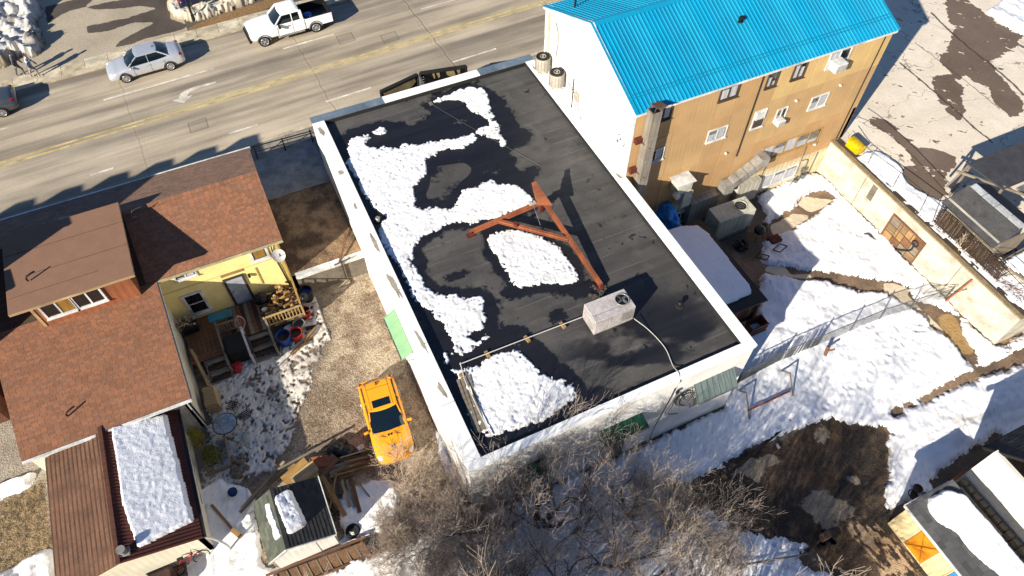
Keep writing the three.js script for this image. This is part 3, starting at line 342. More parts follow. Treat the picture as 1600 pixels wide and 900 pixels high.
  pave('pavement', -19.5, 36, -36.29, -33.3, 1.5, .01, [0, 1, 2].map(i => mat(['#b5ab9c', '#aca292', '#bcb2a2'][i], .9, tSpeck)));
  // forecourt across the street: wet tarmac with dry patches
  const F = [-22, -66, 34, -48.6]; const k = .1; const mw = maskOf(F, k, [PL.wetU, PL.wetV], [], 1), mv = maskOf(F, k, [PL.verge], [], 2);
  const mf = mapOf(F, 1400, 420, (x, z) => { const n = fbm(x * .7, z * .7, 5), n2 = fbm(x * 3, z * 3, 4), s = stones(x, z); let c = mix3([150, 138, 118], [178, 164, 142], n).map(v => v + s * 20); if (x > -2) c = [84, 76, 68].map(v => v + s * 20 + (n - .5) * 30); const w = sm(.45, .58, mw(x, z) + (n2 - .5) * .45); c = mix3(c, [76, 66, 58].map(v => v + s * 18 + (n - .5) * 24), w); const g = sm(.4, .6, mv(x, z) + (n2 - .5) * .3); return mix3(c, [128, 98, 62].map(v => v + s * 50), g); });
  { const g = sheet(F, 1.5, () => .004), p = g.attributes.position, uv = g.attributes.uv; for (let i = 0; i < p.count; i++) { const lim = -49.9 + RZ(p.getX(i)); if (p.getZ(i) > lim) { p.setZ(i, lim); uv.setY(i, (lim - F[1]) / (F[3] - F[1])); } } struct('forecourt', g, groundMat(mf, [56, 17.4], .85, .02)); }
  struct('forecourt', [sheet([-200, -200, -22, -50.5], 40, () => -.1), sheet([-22, -200, 34, -66], 40, () => -.1), sheet([34, -200, 200, -50.2], 40, () => -.1)], mat('#9d9283', .9, tSpeck));
  struct('forecourt', [sheet([15, -36.3, 34, -31], 4, () => -.008), sheet([34, -38, 200, -33.3], 8, () => .28)], mat('#b3a692', .9, tSpeck));
}
// ---------------------------------------------------------------- snow on the ground
const snows = (name, g) => { const q = rawMesh(name, g, snowMat); q.userData = { kind: 'structure' }; return q; };
{
  const prints = []; { const r = rngOf(88); for (const [x0, z0, x1, z1, n] of [[17.5, -7.6, 30.5, -9.6, 34], [24, -12, 30.8, -8.2, 20], [25.5, -16.9, 31, -14.6, 16], [28, -9.8, 31, -7.6, 12]]) for (let i = 0; i < n; i++) { const t = i / n, w = .12 * (i % 2 ? 1 : -1); prints.push([mix(x0, x1, t) + (r() - .5) * .14, mix(z0, z1, t) + w + (r() - .5) * .12 + .25 * Math.sin(t * 7 + x0)]); } }
  const big = [[3, -10.1], [16.55, -10.1], [16.55, -21.4], [31.4, -21.4], [31.4, -6.9], [44, -6.9], [44, 7], [3, 7]];
  const yardCut = [[[5.2, -7.4], [8, -7.9], [12.5, -7.6], [14.2, -7.2], [14.6, -2.6], [12, -3.2], [8, -2.2], [5, -3]], PL.pathA, PL.pathB, PL.mud, PL.lane, [[16.5, -21.5], [26.6, -21.5], [26.2, -19.6], [24.9, -18.3], [21.3, -13.8], [18.3, -13.6], [16.5, -14.5]], [[19.5, -2.6], [22.5, -2.6], [22.5, 3], [19.5, 3]], [[22.8, -3], [28, -3.4], [28, 3], [22.5, 3]], [[13.5, -3.4], [12.2, -3.9], [15.9, -2.8], [16.6, -1.7], [15.6, -1.8]]];
  const ruts = (x, z) => { if (x < 20 || z < -7 || z > -2.4) return [0, 0]; const f = sm(20, 23, x), d = z + 5.75 - .13 * (x - 22); let a = 0, q = 0; for (const o of [.75, 1.0, 2.35, 2.6]) { const e = Math.exp(-Math.pow((d - o - .15 * Math.sin(x * .4)) / .1, 2)); a += e; } for (const o of [.6, 1.5, 2.5]) q += Math.exp(-Math.pow((d - o) / .35, 2)) * sm(.4, .7, fbm(x * .9, z * 2.5, 4)); return [f * a * .045, f * Math.min(.5, a * .16 + q * .34)]; };
  snows('snow', snowGeo({ b: [3, -21.5, 44, 7], step: .09, fill: [big], cut: yardCut, base: rearY, T: .2, blur: 2, amp: .34, freq: 1.5, lump: .17, lf: .9, dirt: .2, ruts, prints, sd: 3, pits: .05, rag: .4, slush: .6 }));
  snows('snow', snowGeo({ b: [4, -9, 15.5, -1], step: .09, fill: [[[4.4, -8.2], [15, -8], [15.2, -1.5], [4.4, -1.5]]], cut: [PL.mud], base: rearY, T: .1, blur: 2, amp: .75, freq: 1.1, lump: .1, lf: 1.2, dirt: .3, sd: 13, holes: .5, rag: .5, soft: 1 }));
  const ly = (x, z) => YL + .05 * (fbm(x * .8, z * .8, 3) - .5);
  snows('snow', snowGeo({ b: [-8.2, -26, -.2, -13.5], step: .06, fill: [PL.dirty], base: ly, T: .06, blur: 4, amp: .5, freq: 1.8, lump: .055, lf: 2.6, dirt: .95, tint: [.60, .55, .48], soil: [.13, .10, .08], sd: 11, holes: 1.0, pits: .06, rag: .5, soft: 1 }));
  snows('snow', snowGeo({ b: [-9, -17, 3.1, -8], step: .06, fill: [PL.yardSnowA, PL.yardSnowB, PL.yardSnowC], base: ly, T: .15, blur: 3, amp: .4, freq: 1.6, lump: .1, lf: 2, dirt: .2, tint: [.86, .85, .83], sd: 21, holes: .25 }));
  snows('snow', snowGeo({ b: [1.2, -19.5, 5.6, -9], step: .06, fill: [PL.stripSnow], cut: [[[2.95, -20], [6, -20], [6, -10.2], [2.95, -10.2]]], base: (x, z) => ly(x, z), T: .15, blur: 3, amp: .3, freq: 1.6, lump: .1, dirt: .2, sd: 31 }));
  snows('snow', snowGeo({ b: [-20, -20.5, -11.5, -10], step: .08, fill: [PL.cornerSnowA, PL.cornerSnowB], base: () => YL, T: .22, blur: 3, amp: .35, freq: 1.4, lump: .18, dirt: .18, sd: 41 }));
  snows('snow', snowGeo({ b: [31.7, -21.5, 40, -7.4], step: .08, fill: [PL.snowP], base: () => YP, T: .14, blur: 2, amp: .4, freq: 1.5, lump: .1, dirt: .2, sd: 51, holes: .2 }));
  snows('snow', snowGeo({ b: [45, -32, 60, -22], step: .12, fill: [PL.snowQ], base: () => YP, T: .25, blur: 2, amp: .4, freq: 1.1, lump: .2, dirt: .3, sd: 61 }));
  snows('snow_bank', snowGeo({ b: [-22, -63, -8, -49.9], step: .1, fill: [PL.bankA], base: () => 0, T: .8, blur: 4, amp: .3, freq: .9, lump: .8, lf: 1.1, dirt: 1, tint: [.5, .48, .45], soil: [.2, .16, .11], sd: 71, pits: .08, rag: .3, soft: 1 }));
  snows('snow_bank', snowGeo({ b: [-5, -56, 6, -50.2], step: .08, fill: [PL.bankB], base: () => 0, T: .55, blur: 3, amp: .25, freq: 1.4, lump: .25, lf: 1.7, dirt: .9, tint: [.56, .49, .38], soil: [.22, .17, .11], sd: 81, pits: .1, rag: .3, soft: 1 }));
}
// ---------------------------------------------------------------- the flat-roofed building in the middle
const RY = 3.35, CT = 3.65;               // roof surface and top of the metal coping, above the street
const flat = thing('flat_roof_building', 'long white commercial building with black flat roof and metal coping', 'building', [9.7, YR, -21.4]);
{
  const wl = MT.whitePaint;
  part(flat, 'wall', bx(2.95, 3.2, -2.6, CT - .09, -32.7, -10.2), wl); part(flat, 'wall', bx(16.2, 16.45, -2.6, CT - .09, -32.7, -10.2), wl);
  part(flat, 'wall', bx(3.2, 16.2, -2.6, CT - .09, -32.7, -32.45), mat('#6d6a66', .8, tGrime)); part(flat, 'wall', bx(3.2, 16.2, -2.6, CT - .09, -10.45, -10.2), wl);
  // coping pieces, each a folded metal length with open joints
  const cop = (x0, x1, z0, z1, m, t = 0) => part(flat, 'coping', mg([bx(x0, x1, CT - .1, CT + rr(-.004, .004), z0, z1), bx(x0 + .01, x1 - .01, CT - .24, CT - .1, z0 + .012, z1 - .012)]), m);
  let z = -32.2; for (const L of [3.1, 3.2, 3.2, 3.2, 3.2, 3.1, 3.0]) { cop(2.9, 3.58, z, z + L - .045, MT.coping); z += L; }
  z = -32.2; for (const L of [10.6, 5.5, 5.9]) { cop(15.95, 16.5, z, z + L - .045, MT.coping); z += L; }
  for (const [a, b, m] of [[2.9, 7.1, MT.copingGrey], [7.12, 13.0, MT.coping], [13.02, 16.5, MT.copingGrey]]) cop(a, b, -32.76, -32.22, m);
  for (const [a, b] of [[2.9, 6.4], [6.42, 9.9], [9.92, 13.4], [13.42, 16.5]]) cop(a, b, -10.52, -10.15, MT.coping);
  // long stains where water lies on the coping
  const stainM = mat('#bdb199', .8, tGrime); [[3.18, -25.3, .35], [3.3, -22.6, .7], [3.3, -19.9, 1.0], [3.35, -16.5, .9], [3.3, -13.9, .7], [3.2, -31.4, .4], [16.2, -31.2, .7], [16.2, -21.6, .4], [3.22, -27.9, .3]].forEach(([x, zz, l], i) => { const s = new THREE.CircleGeometry(1, 26); { const p = s.attributes.position; for (let q = 1; q < p.count; q++) { const k = .45 + 1.1 * fbm(p.getX(q) * 2.2 + i * 9 + 5, p.getY(q) * 2.2 + 5, 4); p.setXY(q, p.getX(q) * k, p.getY(q) * k); } } s.rotateX(-Math.PI / 2); s.scale(.06 + .03 * (i % 3), 1, l * (.55 + .3 * ((i * 7) % 4) / 3)); s.rotateY(.03 * i); s.translate(x, CT + .007, zz); part(flat, 'water_stain', uvm(s), stainM); });
  part(flat, 'roof_deck', bx(3.2, 16.2, 2.9, RY - .04, -32.45, -10.45), MT.roofBlack);
  // roofing felt in lapped strips
  const R = [3.2, -32.45, 16.2, -10.45], st = .08;
  const dry = maskOf(R, st, [PL.dryA], [], 2), wet = maskOf(R, st, [PL.wetA, PL.wetB, PL.wetC, PL.wetD, PL.wetE, PL.wetShadeF], [], 2);
  const near = maskOf(R, st, [PL.snowA, PL.snowB, PL.snowC, PL.snowD, PL.snowE, PL.snowF], [], 6);
  const rearTreeShade = maskOf(R, st, [[[8.8, -13.6], [12.6, -15.2], [14.2, -14.4], [15.9, -13.6], [16.1, -10.5], [6.5, -10.5], [7.5, -12.4]]], [], 8); const wetAndShadeAt = (x, zz) => { const n = fbm(x * 1.4, zz * 1.4, 6) - .5, n1 = fbm(x * 5, zz * 5, 4) - .5; const a = sm(.42, .58, wet(x, zz) + n * 1.5 + n1 * .8 + (vn(x * 13, zz * 13) - .5) * .18) * (1 - sm(.45, .55, dry(x, zz) + n * .35)); const b = sm(.06, .2, near(x, zz) + n * .45 + n1 * .3) * sm(0, .03, near(x, zz)); const c2 = rearTreeShade(x, zz) * sm(.36, .56, fbm(x * .55 + zz * .25 + 3, zz * 1.3 - x * .4, 5)) * .9; return Math.max(a, b, c2); };  // rear patch: wispy tree shade painted into the felt along with the wet
  const map = mapOf(R, 832, 1408, (x, zz) => { const n = fbm(x * .7, zz * .7, 5), n2 = fbm(x * .4, zz * 3.2, 4), s = stones(x, zz); let c = mix3([58, 56, 55], [82, 79, 76], sm(.2, .8, n * .5 + n2 * .5)).map(v => v + s * 10); const lich = sm(.56, .72, fbm(x * 1.3 + 20, zz * 1.3, 5)); c = mix3(c, [96, 91, 86], lich * .3); const sj = Math.abs(((zz + 32.45) % 1 + 1) % 1 - .02); c = mix3(c, [118, 113, 106], sm(.035, .008, sj) * .45 * sm(.35, .6, fbm(x * .8, zz * .8 + 9, 3))); const df = sm(.3, .5, wet(x, zz) + (n2 - .5) * .8) * .35; c = mix3(c, [50, 48, 48], df); const w = wetAndShadeAt(x, zz); return mix3(c, [25, 24, 27].map(v => v + s * 5 + (n2 - .5) * 14), w); });
  const rgh = mapOf(R, 416, 704, (x, zz) => { const w = wetAndShadeAt(x, zz); const v = 235 - w * 130; return [v, v, v]; }); rgh.colorSpace = THREE.NoColorSpace;
  const b = tBump.clone(); b.repeat.set(4, 6.5); b.needsUpdate = true;
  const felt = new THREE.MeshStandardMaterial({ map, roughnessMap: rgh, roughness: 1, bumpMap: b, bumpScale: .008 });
  const n = 22, pw = 22 / n; const cuts = []; for (let i = 0; i < n; i++) {
    const z0 = -32.45 + i * pw, xs = [3.2, 3.2 + 3 + ((i * 5) % 7) * 1.1, 16.2];
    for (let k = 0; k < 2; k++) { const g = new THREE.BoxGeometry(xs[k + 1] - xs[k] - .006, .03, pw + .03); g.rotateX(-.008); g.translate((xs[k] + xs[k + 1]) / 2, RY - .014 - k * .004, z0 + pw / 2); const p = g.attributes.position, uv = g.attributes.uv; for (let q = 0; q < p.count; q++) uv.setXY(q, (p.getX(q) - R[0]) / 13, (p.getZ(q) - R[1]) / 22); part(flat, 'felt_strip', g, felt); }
  }
  // felt upstand and metal flashing inside the parapet
  part(flat, 'flashing', [bx(3.56, 3.6, RY - .02, CT - .06, -32.2, -10.5), bx(15.93, 15.97, RY - .02, CT - .06, -32.2, -10.5), bx(3.6, 15.93, RY - .02, CT - .06, -32.24, -32.2), bx(3.6, 15.93, RY - .02, CT - .06, -10.54, -10.5)], MT.roofBlack);
  // awnings
  const awn = (nm, q, m, rails, lab) => { const a = part(flat, nm, slab(q, .04), m); if (lab) a.userData.label = lab; const [A, B, C, D] = q; const L = (p, r, t) => [mix(p[0], r[0], t), mix(p[1], r[1], t) + .015, mix(p[2], r[2], t)]; const rb = []; for (let i = 0; i <= rails; i++) rb.push(beam(L(A, B, i / rails), L(D, C, i / rails), .03, .03)); parts(a, 'rib', rb, m); part(a, 'frame', [beam(C, D, .05, .05), bar(C, B, .02), bar(D, A, .02), bar([B[0], B[1] - .75, B[2]], C, .02), bar([A[0], A[1] - .75, A[2]], D, .02)], MT.steel); return a; };
  awn('awning', [[2.93, 2.95, -16.6], [2.93, 2.95, -19.05], [2.36, 2.55, -19.05], [2.36, 2.55, -16.6]], MT.greenAwn, 4, 'pale green sheet awning on the long left wall');
  awn('awning', [[8.95, 1.75, -10.18], [11.0, 1.75, -10.18], [11.15, 1.2, -9.62], [9.05, 1.2, -9.62]], MT.greenDark, 4, 'dark green awning on the rear wall');
  awn('awning', [[13.6, 2.25, -10.18], [15.7, 2.25, -10.18], [15.6, 1.65, -9.5], [13.5, 1.65, -9.5]], MT.greyAwn, 7, 'ribbed grey awning on the rear wall');
  awn('awning', [[4.7, 1.65, -10.18], [6.2, 1.65, -10.18], [6.2, 1.15, -9.55], [4.75, 1.15, -9.55]], MT.greenDark, 4, 'dark green awning behind the bare trees');
  // rear doors and windows below the awnings
  for (const [x, w, y0, y1] of [[10, 1, -2.2, .1], [14.6, 1.2, -.2, 1], [5.4, 1, -2.2, .1]]) { const f = part(flat, 'door', bx(x - w / 2, x + w / 2, y0, y1, -10.2, -10.16), MT.woodGrey); part(f, 'frame', [bx(x - w / 2 - .07, x - w / 2, y0, y1 + .07, -10.2, -10.14), bx(x + w / 2, x + w / 2 + .07, y0, y1 + .07, -10.2, -10.14), bx(x - w / 2, x + w / 2, y1, y1 + .07, -10.2, -10.14)], MT.white); }
  
}
{ // what lies on the roof
  const S0 = (nm, k, o) => { const q = rawMesh('snow_patch', snowGeo({ base: () => RY, T: .06, blur: 1, amp: .36, freq: 3.1, lump: .04, lf: 2.6, dirt: .3, tint: [.80, .79, .78], soil: [.16, .15, .15], pits: .03, rag: .9, slush: .75, step: .045, ...o }), snowMat); const p = PL[k]; q.userData = { label: nm, category: 'snow', group: 'snow patches on the black flat roof' }; return q; };
  const bb = (p) => { const xs = p.map(q => q[0]), zs = p.map(q => q[1]); return [Math.min(...xs) - .4, Math.min(...zs) - .4, Math.max(...xs) + .4, Math.max(...zs) + .4]; };
  const cutEdge = [[[2, -33], [3.62, -33], [3.62, -10], [2, -10]], [[2, -10.55], [17, -10.55], [17, -9], [2, -9]]];
  S0('largest snow patch along the left side of the black roof, with a winding tail', 'snowA', { b: bb(PL.snowA), fill: [PL.snowA], cut: cutEdge, sd: 5, holes: .5 });
  S0('curved snow patch near the front right of the black roof behind the sign', 'snowB', { b: bb(PL.snowB), fill: [PL.snowB], sd: 15, holes: .4 });
  S0('tiny snow patch by itself near the front left corner of the black roof', 'snowC', { b: bb(PL.snowC), fill: [PL.snowC], sd: 25, holes: .3, blur: 1 });
  S0('oval snow patch enclosed by the rusty steel frame on the black roof', 'snowD', { b: bb(PL.snowD), fill: [PL.snowD], sd: 35, holes: .3 });
  S0('rear snow patch on the black roof below the bare treetops', 'snowE', { b: bb(PL.snowE), fill: [PL.snowE], cut: cutEdge, sd: 45, holes: .5 });
  S0('small narrow snow scrap by the left parapet of the black roof', 'snowF', { b: bb(PL.snowF), fill: [PL.snowF], sd: 55, holes: .3, blur: 1 });
  // rusty steel frame
  const f = thing('rooftop_truss', 'rusty orange steel frame of angled beams standing on the black roof', 'steel frame', [10.6, RY, -19.5]);
  const apex = [11.62, RY + .95, -21.2], L0 = [7.7, RY + .32, -21.35], R0 = [11.98, RY + .28, -15.85], T0 = [11.5, RY + 1.35, -21.4];
  const ch = (n, a, b, w, h) => { const d = V(...b).sub(V(...a)).normalize(); part(f, n, [beam(a, b, w, .03), beam([a[0], a[1] - h, a[2]], [b[0], b[1] - h, b[2]], w, .03), beam([a[0], a[1] - h / 2, a[2]], [b[0], b[1] - h / 2, b[2]], .03, h)], MT.rust); };
  ch('beam', L0, apex, .17, .2); ch('beam', apex, R0, .17, .2); const mL = [9.15, mix(L0[1], apex[1], .37) , -21.3], mR = [11.72, mix(apex[1], R0[1], .47), -18.7]; ch('brace', mL, mR, .15, .16);
  part(f, 'gusset_plate', slab([[11.15, RY + 1.0, -21.0], [11.3, RY + 1.38, -21.75], [11.62, RY + 1.4, -21.75], [11.85, RY + .98, -20.7]], .06), MT.rust); part(f, 'gusset_plate', slab([[11.3, RY + 1.42, -21.75], [11.35, RY + 1.5, -22.0], [11.6, RY + 1.5, -22.0], [11.6, RY + 1.44, -21.75]], .05), MT.rust);
  part(f, 'post', [beam([7.78, RY, -21.35], [7.72, RY + .3, -21.35], .16, .16), bx(7.55, 7.98, RY + .012, RY + .03, -21.5, -21.2)], MT.rustDark); part(f, 'post', [beam([11.98, RY, -15.9], [11.98, RY + .3, -15.9], .16, .16), bx(11.8, 12.16, RY + .012, RY + .03, -16.05, -15.75)], MT.rustDark); part(f, 'post', [beam([11.55, RY, -21.3], [11.55, RY + .95, -21.25], .16, .16)], MT.rustDark);
  part(f, 'clamp', [rbx(.36, .14, .2, .03, 11.0, RY + 1.03, -21.15), cyl(.05, .05, .06, 8, 10.93, RY + 1.12, -21.15), cyl(.05, .05, .06, 8, 11.08, RY + 1.12, -21.15)], MT.acBeige);
  part(f, 'bolt_collar', [beam([9.75, RY + .66, -20.62], [9.88, RY + .66, -20.45], .2, .2)], MT.rustDark); part(f, 'stay_wire', [bar([11.0, RY + 1.0, -21.1], [11.0, RY + .12, -19.9], .012, 5)], MT.steel);
  single('broken_concrete', 'crumbled concrete footing at the lower end of the rusty beam', 'rubble', Array.from({ length: 26 }, (_, i) => { const g = new THREE.DodecahedronGeometry(rr(.04, .13), 0); g.scale(1, .6, 1); g.rotateY(i); g.translate(11.75 + rr(-.45, .5), RY + .03, -15.75 + rr(-.4, .35)); return uvm(g); }), mat('#5d5046', .95, tSpeck), [11.75, RY, -15.75]);
  // rooftop air handler
  const h = thing('rooftop_unit', 'large pale rooftop air handler with round fan on the black roof', 'air conditioner', [11.4, RY, -14.2]);
  part(h, 'housing', rbx(2.0, 1.0, 1.05, .02, 11.38, RY + .62, -14.22), MT.hvac); part(h, 'curb', bx(10.42, 12.34, RY, RY + .12, -14.7, -13.74), MT.galv);
  const fan = part(h, 'fan', [cyl(.3, .3, .05, 24, 12.0, RY + 1.11, -14.25)], MT.black); part(fan, 'ring', (() => { const t = new THREE.TorusGeometry(.31, .03, 6, 28); t.rotateX(Math.PI / 2); t.translate(12.0, RY + 1.14, -14.25); return t.toNonIndexed(); })(), MT.galv); part(fan, 'blade', [0, 1, 2, 3].map(i => { const b = uvm(new THREE.BoxGeometry(.24, .012, .13)); b.rotateX(.4); b.translate(.15, 0, 0); b.rotateY(i * Math.PI / 2 + .3); b.translate(12.0, RY + 1.145, -14.25); return b; }), MT.steel);
  part(h, 'vent_grille', Array.from({ length: 7 }, (_, i) => bx(11.75, 12.3, RY + .35 + i * .09, RY + .38 + i * .09, -13.7, -13.675)), MT.galv); part(h, 'panel', [bx(10.42, 11.05, RY + .2, RY + 1.05, -13.7, -13.68), bx(11.09, 11.7, RY + .2, RY + 1.05, -13.7, -13.68)], MT.hvac);
  part(h, 'side_panel', [bx(10.355, 10.38, RY + .2, RY + 1.05, -14.65, -13.8)], MT.hvac); part(h, 'seam', [bx(10.4, 12.36, RY + 1.12, RY + 1.132, -14.0, -13.98)], MT.galv);
  // gas pipe on blocks
  const g = thing('gas_pipe', 'thin pale gas pipe on wooden blocks running to the rooftop unit', 'pipe', [7, RY, -14.7]);
  part(g, 'pipe', [tube([[10.35, RY + .16, -14.72], [8, RY + .16, -14.76], [4.5, RY + .16, -14.8]], .025, 6), bar([4.5, RY + .16, -14.8], [4.36, RY + .16, -14.0], .025), bar([4.36, RY + .16, -14.0], [4.33, RY + .16, -11.2], .025), cyl(.04, .04, .09, 8, 4.5, RY + .16, -14.8)], MT.cableGrey);
  for (const [x, z, r] of [[9.4, -14.74, .2], [7.65, -14.77, .2], [5.75, -14.79, .1], [4.4, -14.3, 1.4]]) part(g, 'block', box(.14, .12, .34, x, RY + .06, z, 0, r, 0), MT.wood);
  single('plank_stack', 'weathered grey planks lying by the left parapet on the black roof', 'planks', [0, 1, 2, 3].map(i => box(.12, .05, 2.6, 4.0 + i * .14, RY + .05 + (i % 2) * .02, -12.9, 0, -.09 - .02 * i, 0)), MT.woodGrey, [4.2, RY, -12.9]);
  // grey cable to the rear wall and the coil hanging there
  single('roof_cable', 'loose pale cable from the rooftop unit over the rear parapet', 'cable', tube([[12.35, RY + .3, -13.6], [12.75, RY + .06, -12.9], [12.9, RY + .06, -11.8], [12.72, RY + .08, -10.9], [12.62, CT + .03, -10.4], [12.5, CT - .1, -10.1], [12.4, 3.1, -10.1]], .02, 6, 40), MT.cableGrey, [12.6, RY, -11.8]);
  const co = thing('cable_coil', 'bundle of black cables coiled on the white rear wall', 'cable', [12.7, 2.0, -10.1]);
  part(co, 'coil', Array.from({ length: 7 }, (_, i) => { const t = new THREE.TorusGeometry(.42 + .04 * (i % 4), .014, 5, 26); t.scale(.85, 1.0 + .07 * i, 1); t.rotateZ(.1 * (i - 3)); t.translate(13.0 + .05 * i, 1.75 - .03 * i, -10.1 + .025 * i); return t.toNonIndexed(); }), MT.cable);
  part(co, 'tail', [tube([[12.6, 2.4, -10.08], [12.45, 1.5, -10.05], [12.35, .8, -10.05], [12.7, .55, -9.95], [13.0, .5, -9.9]], .014, 5), tube([[12.7, 2.3, -10.06], [12.55, 1.4, -10.03], [12.5, .7, -10.03], [12.9, .62, -9.9]], .014, 5), tube([[12.4, 3.1, -10.1], [12.3, 1.5, -10.12], [12.1, 0, -10.12], [12.0, -2.1, -10.1]], .02, 5)], MT.cable);
  part(co, 'junction_box', [rbx(.16, .22, .1, .02, 12.62, 2.55, -10.08), rbx(.12, .12, .1, .02, 12.9, 2.2, -10.0)], MT.black);
  const vent = (x, z, lab, m, s = 1) => { const t = thing('roof_vent', lab, 'vent', [x, RY, z]); part(t, 'flange', cyl(.2 * s, .17 * s, .03, 14, x, RY + .02, z), MT.roofBlack); part(t, 'pipe', cyl(.09 * s, .09 * s, .28, 12, x, RY + .15, z), m); part(t, 'cap', cyl(.13 * s, .1 * s, .05, 12, x, RY + .3, z), m); };
  vent(14.72, -13.47, 'dark round roof vent near the rear right of the black roof', MT.dark); vent(3.95, -24.1, 'short pale pipe vent by the left parapet on black roof', MT.galv);
  const lw = thing('cord', 'thin pale cord lying in a straight line across the front of the roof', 'cord', [11.5, RY, -27]); part(lw, 'cord', tube([[9.6, RY + .035, -31.2], [10.8, RY + .04, -28.6], [12.3, RY + .04, -25.6], [13.0, RY + .035, -24.2]], .008, 5, 20), MT.steel); part(lw, 'anchor', rbx(.2, .06, .3, .02, 9.55, RY + .04, -31.35), MT.concDark);
  // shop sign frame seen from behind, fixed to the street front
  const sg = thing('shop_sign', 'black angled sign boxes with peeling patches on the street front', 'sign', [10, 2.2, -33.6]);
  const sp = (a, b, y0, y1) => { const P = part(sg, 'sign_panel', poly([[[a[0], y0, a[1]], [b[0], y0, b[1]], [b[0], y1, b[1]], [a[0], y1, a[1]]]]), MT.black); part(P, 'frame', [beam([a[0], y1, a[1]], [b[0], y1, b[1]], .22, .09), beam([a[0], y0, a[1]], [b[0], y0, b[1]], .14, .07), beam([a[0], y0, a[1]], [a[0], y1, a[1]], .12, .12), beam([b[0], y0, b[1]], [b[0], y1, b[1]], .12, .12)], mat('#221f1d', .7, tGrime)); return P; };
  const a = [7.35, -33.85], b2 = [9.85, -34.45], c = [10.05, -34.5], d = [12.8, -33.95]; const y0 = 1.4, y1 = 3.15;
  const P1 = sp(a, b2, y0, y1), P2 = sp(c, d, y0, y1);
  const peel = (P, A, B, pts) => { const s = new THREE.Shape(); pts.forEach((p, i) => i ? s.lineTo(...p) : s.moveTo(...p)); const g = new THREE.ExtrudeGeometry(s, { depth: .02, bevelEnabled: false }); const ang = Math.atan2(-(B[1] - A[1]), B[0] - A[0]); g.rotateY(ang); g.translate(A[0], 0, A[1] + .03); part(P, 'peeling_patch', uvm(g), mat('#8d7b58', .9, tGrime)); };
  peel(P1, a, b2, [[.15, 3.02], [2.35, 3.02], [2.4, 2.75], [2.2, 2.6], [1.8, 2.45], [1.5, 2.3], [1.2, 2.25], [.9, 2.15], [.6, 2.25], [.3, 2.3], [.15, 2.55]]);
  peel(P2, c, d, [[1.55, 3.0], [2.05, 3.0], [2.12, 2.7], [2.05, 2.5], [1.8, 2.6], [1.6, 2.75]]); peel(P2, c, d, [[.95, 3.0], [1.15, 3.0], [1.18, 2.75], [1.08, 2.62]]); peel(P2, c, d, [[2.2, 3.0], [2.42, 3.0], [2.4, 2.75], [2.3, 2.65]]); peel(P2, c, d, [[.7, 3.0], [.85, 3.0], [.88, 2.7], [.8, 2.6]]);
  parts(sg, 'bracket', [bar([8.5, 2.4, -34.1], [8.5, 2.4, -32.7], .04), bar([11.5, 2.4, -34.2], [11.5, 2.4, -32.7], .04), bar([10, 1.5, -34.4], [10, 3.1, -34.4], .06), bar([9.95, 3.1, -34.4], [9.95, 2.9, -32.75], .035)], MT.steel); part(sg, 'bird_spike', Array.from({ length: 14 }, (_, i) => bar([9.95, 1.9 + i * .08, -34.3], [9.95 + (i % 2 ? .22 : -.2), 2.0 + i * .08, -34.2], .008, 4)), MT.cableGrey);
}
// ---------------------------------------------------------------- the blue-roofed apartment block
const apt = thing('apartment_block', 'three storey apartment block with bright blue metal roof and tan rear cladding', 'building', [24.5, -2.6, -26.3]);
const AX0 = 16.55, AX1 = 32.3, AZ1 = -21.45, AZ0 = -31.0, AE = 7.75, ARZ = -26.1, ARY = 9.78;
function win(o, axis, c, y0, y1, p, { fr = MT.white, panes = 2, curtain = null, sill = true, t = .06, b = .07 } = {}) { // axis 'z' faces +z at z=p, axis 'x' faces -x
  const [a, e] = c, B = (u0, u1, v0, v1, d0, d1) => axis === 'z' ? bx(u0, u1, v0, v1, p + d0, p + d1) : bx(p - d1, p - d0, v0, v1, u0, u1);
  const gs = [B(a - b, e + b, y1, y1 + b, -.02, t), B(a - b, e + b, y0 - b, y0, -.02, t), B(a - b, a, y0, y1, -.02, t), B(e, e + b, y0, y1, -.02, t)]; if (sill) gs.push(B(a - b - .03, e + b + .03, y0 - b - .04, y0 - b, -.02, t + .06));
  const pw = (e - a) / panes; for (let i = 1; i < panes; i++) gs.push(B(a + i * pw - .035, a + i * pw + .035, y0, y1, 0, t - .01));
  const f = part(o, 'window', gs, fr);
  for (let i = 0; i < panes; i++) { part(f, 'pane', B(a + i * pw + (i ? .035 : 0), a + (i + 1) * pw - (i < panes - 1 ? .035 : 0), y0, y1, .004, .02), MT.glass); const cu = curtain && curtain[i]; if (cu) part(f, 'curtain', B(a + i * pw + .06, a + (i + 1) * pw - .06, y0 + .03, y0 + (y1 - y0) * cu, .02, .026), MT.curtain); }
  return f;
}
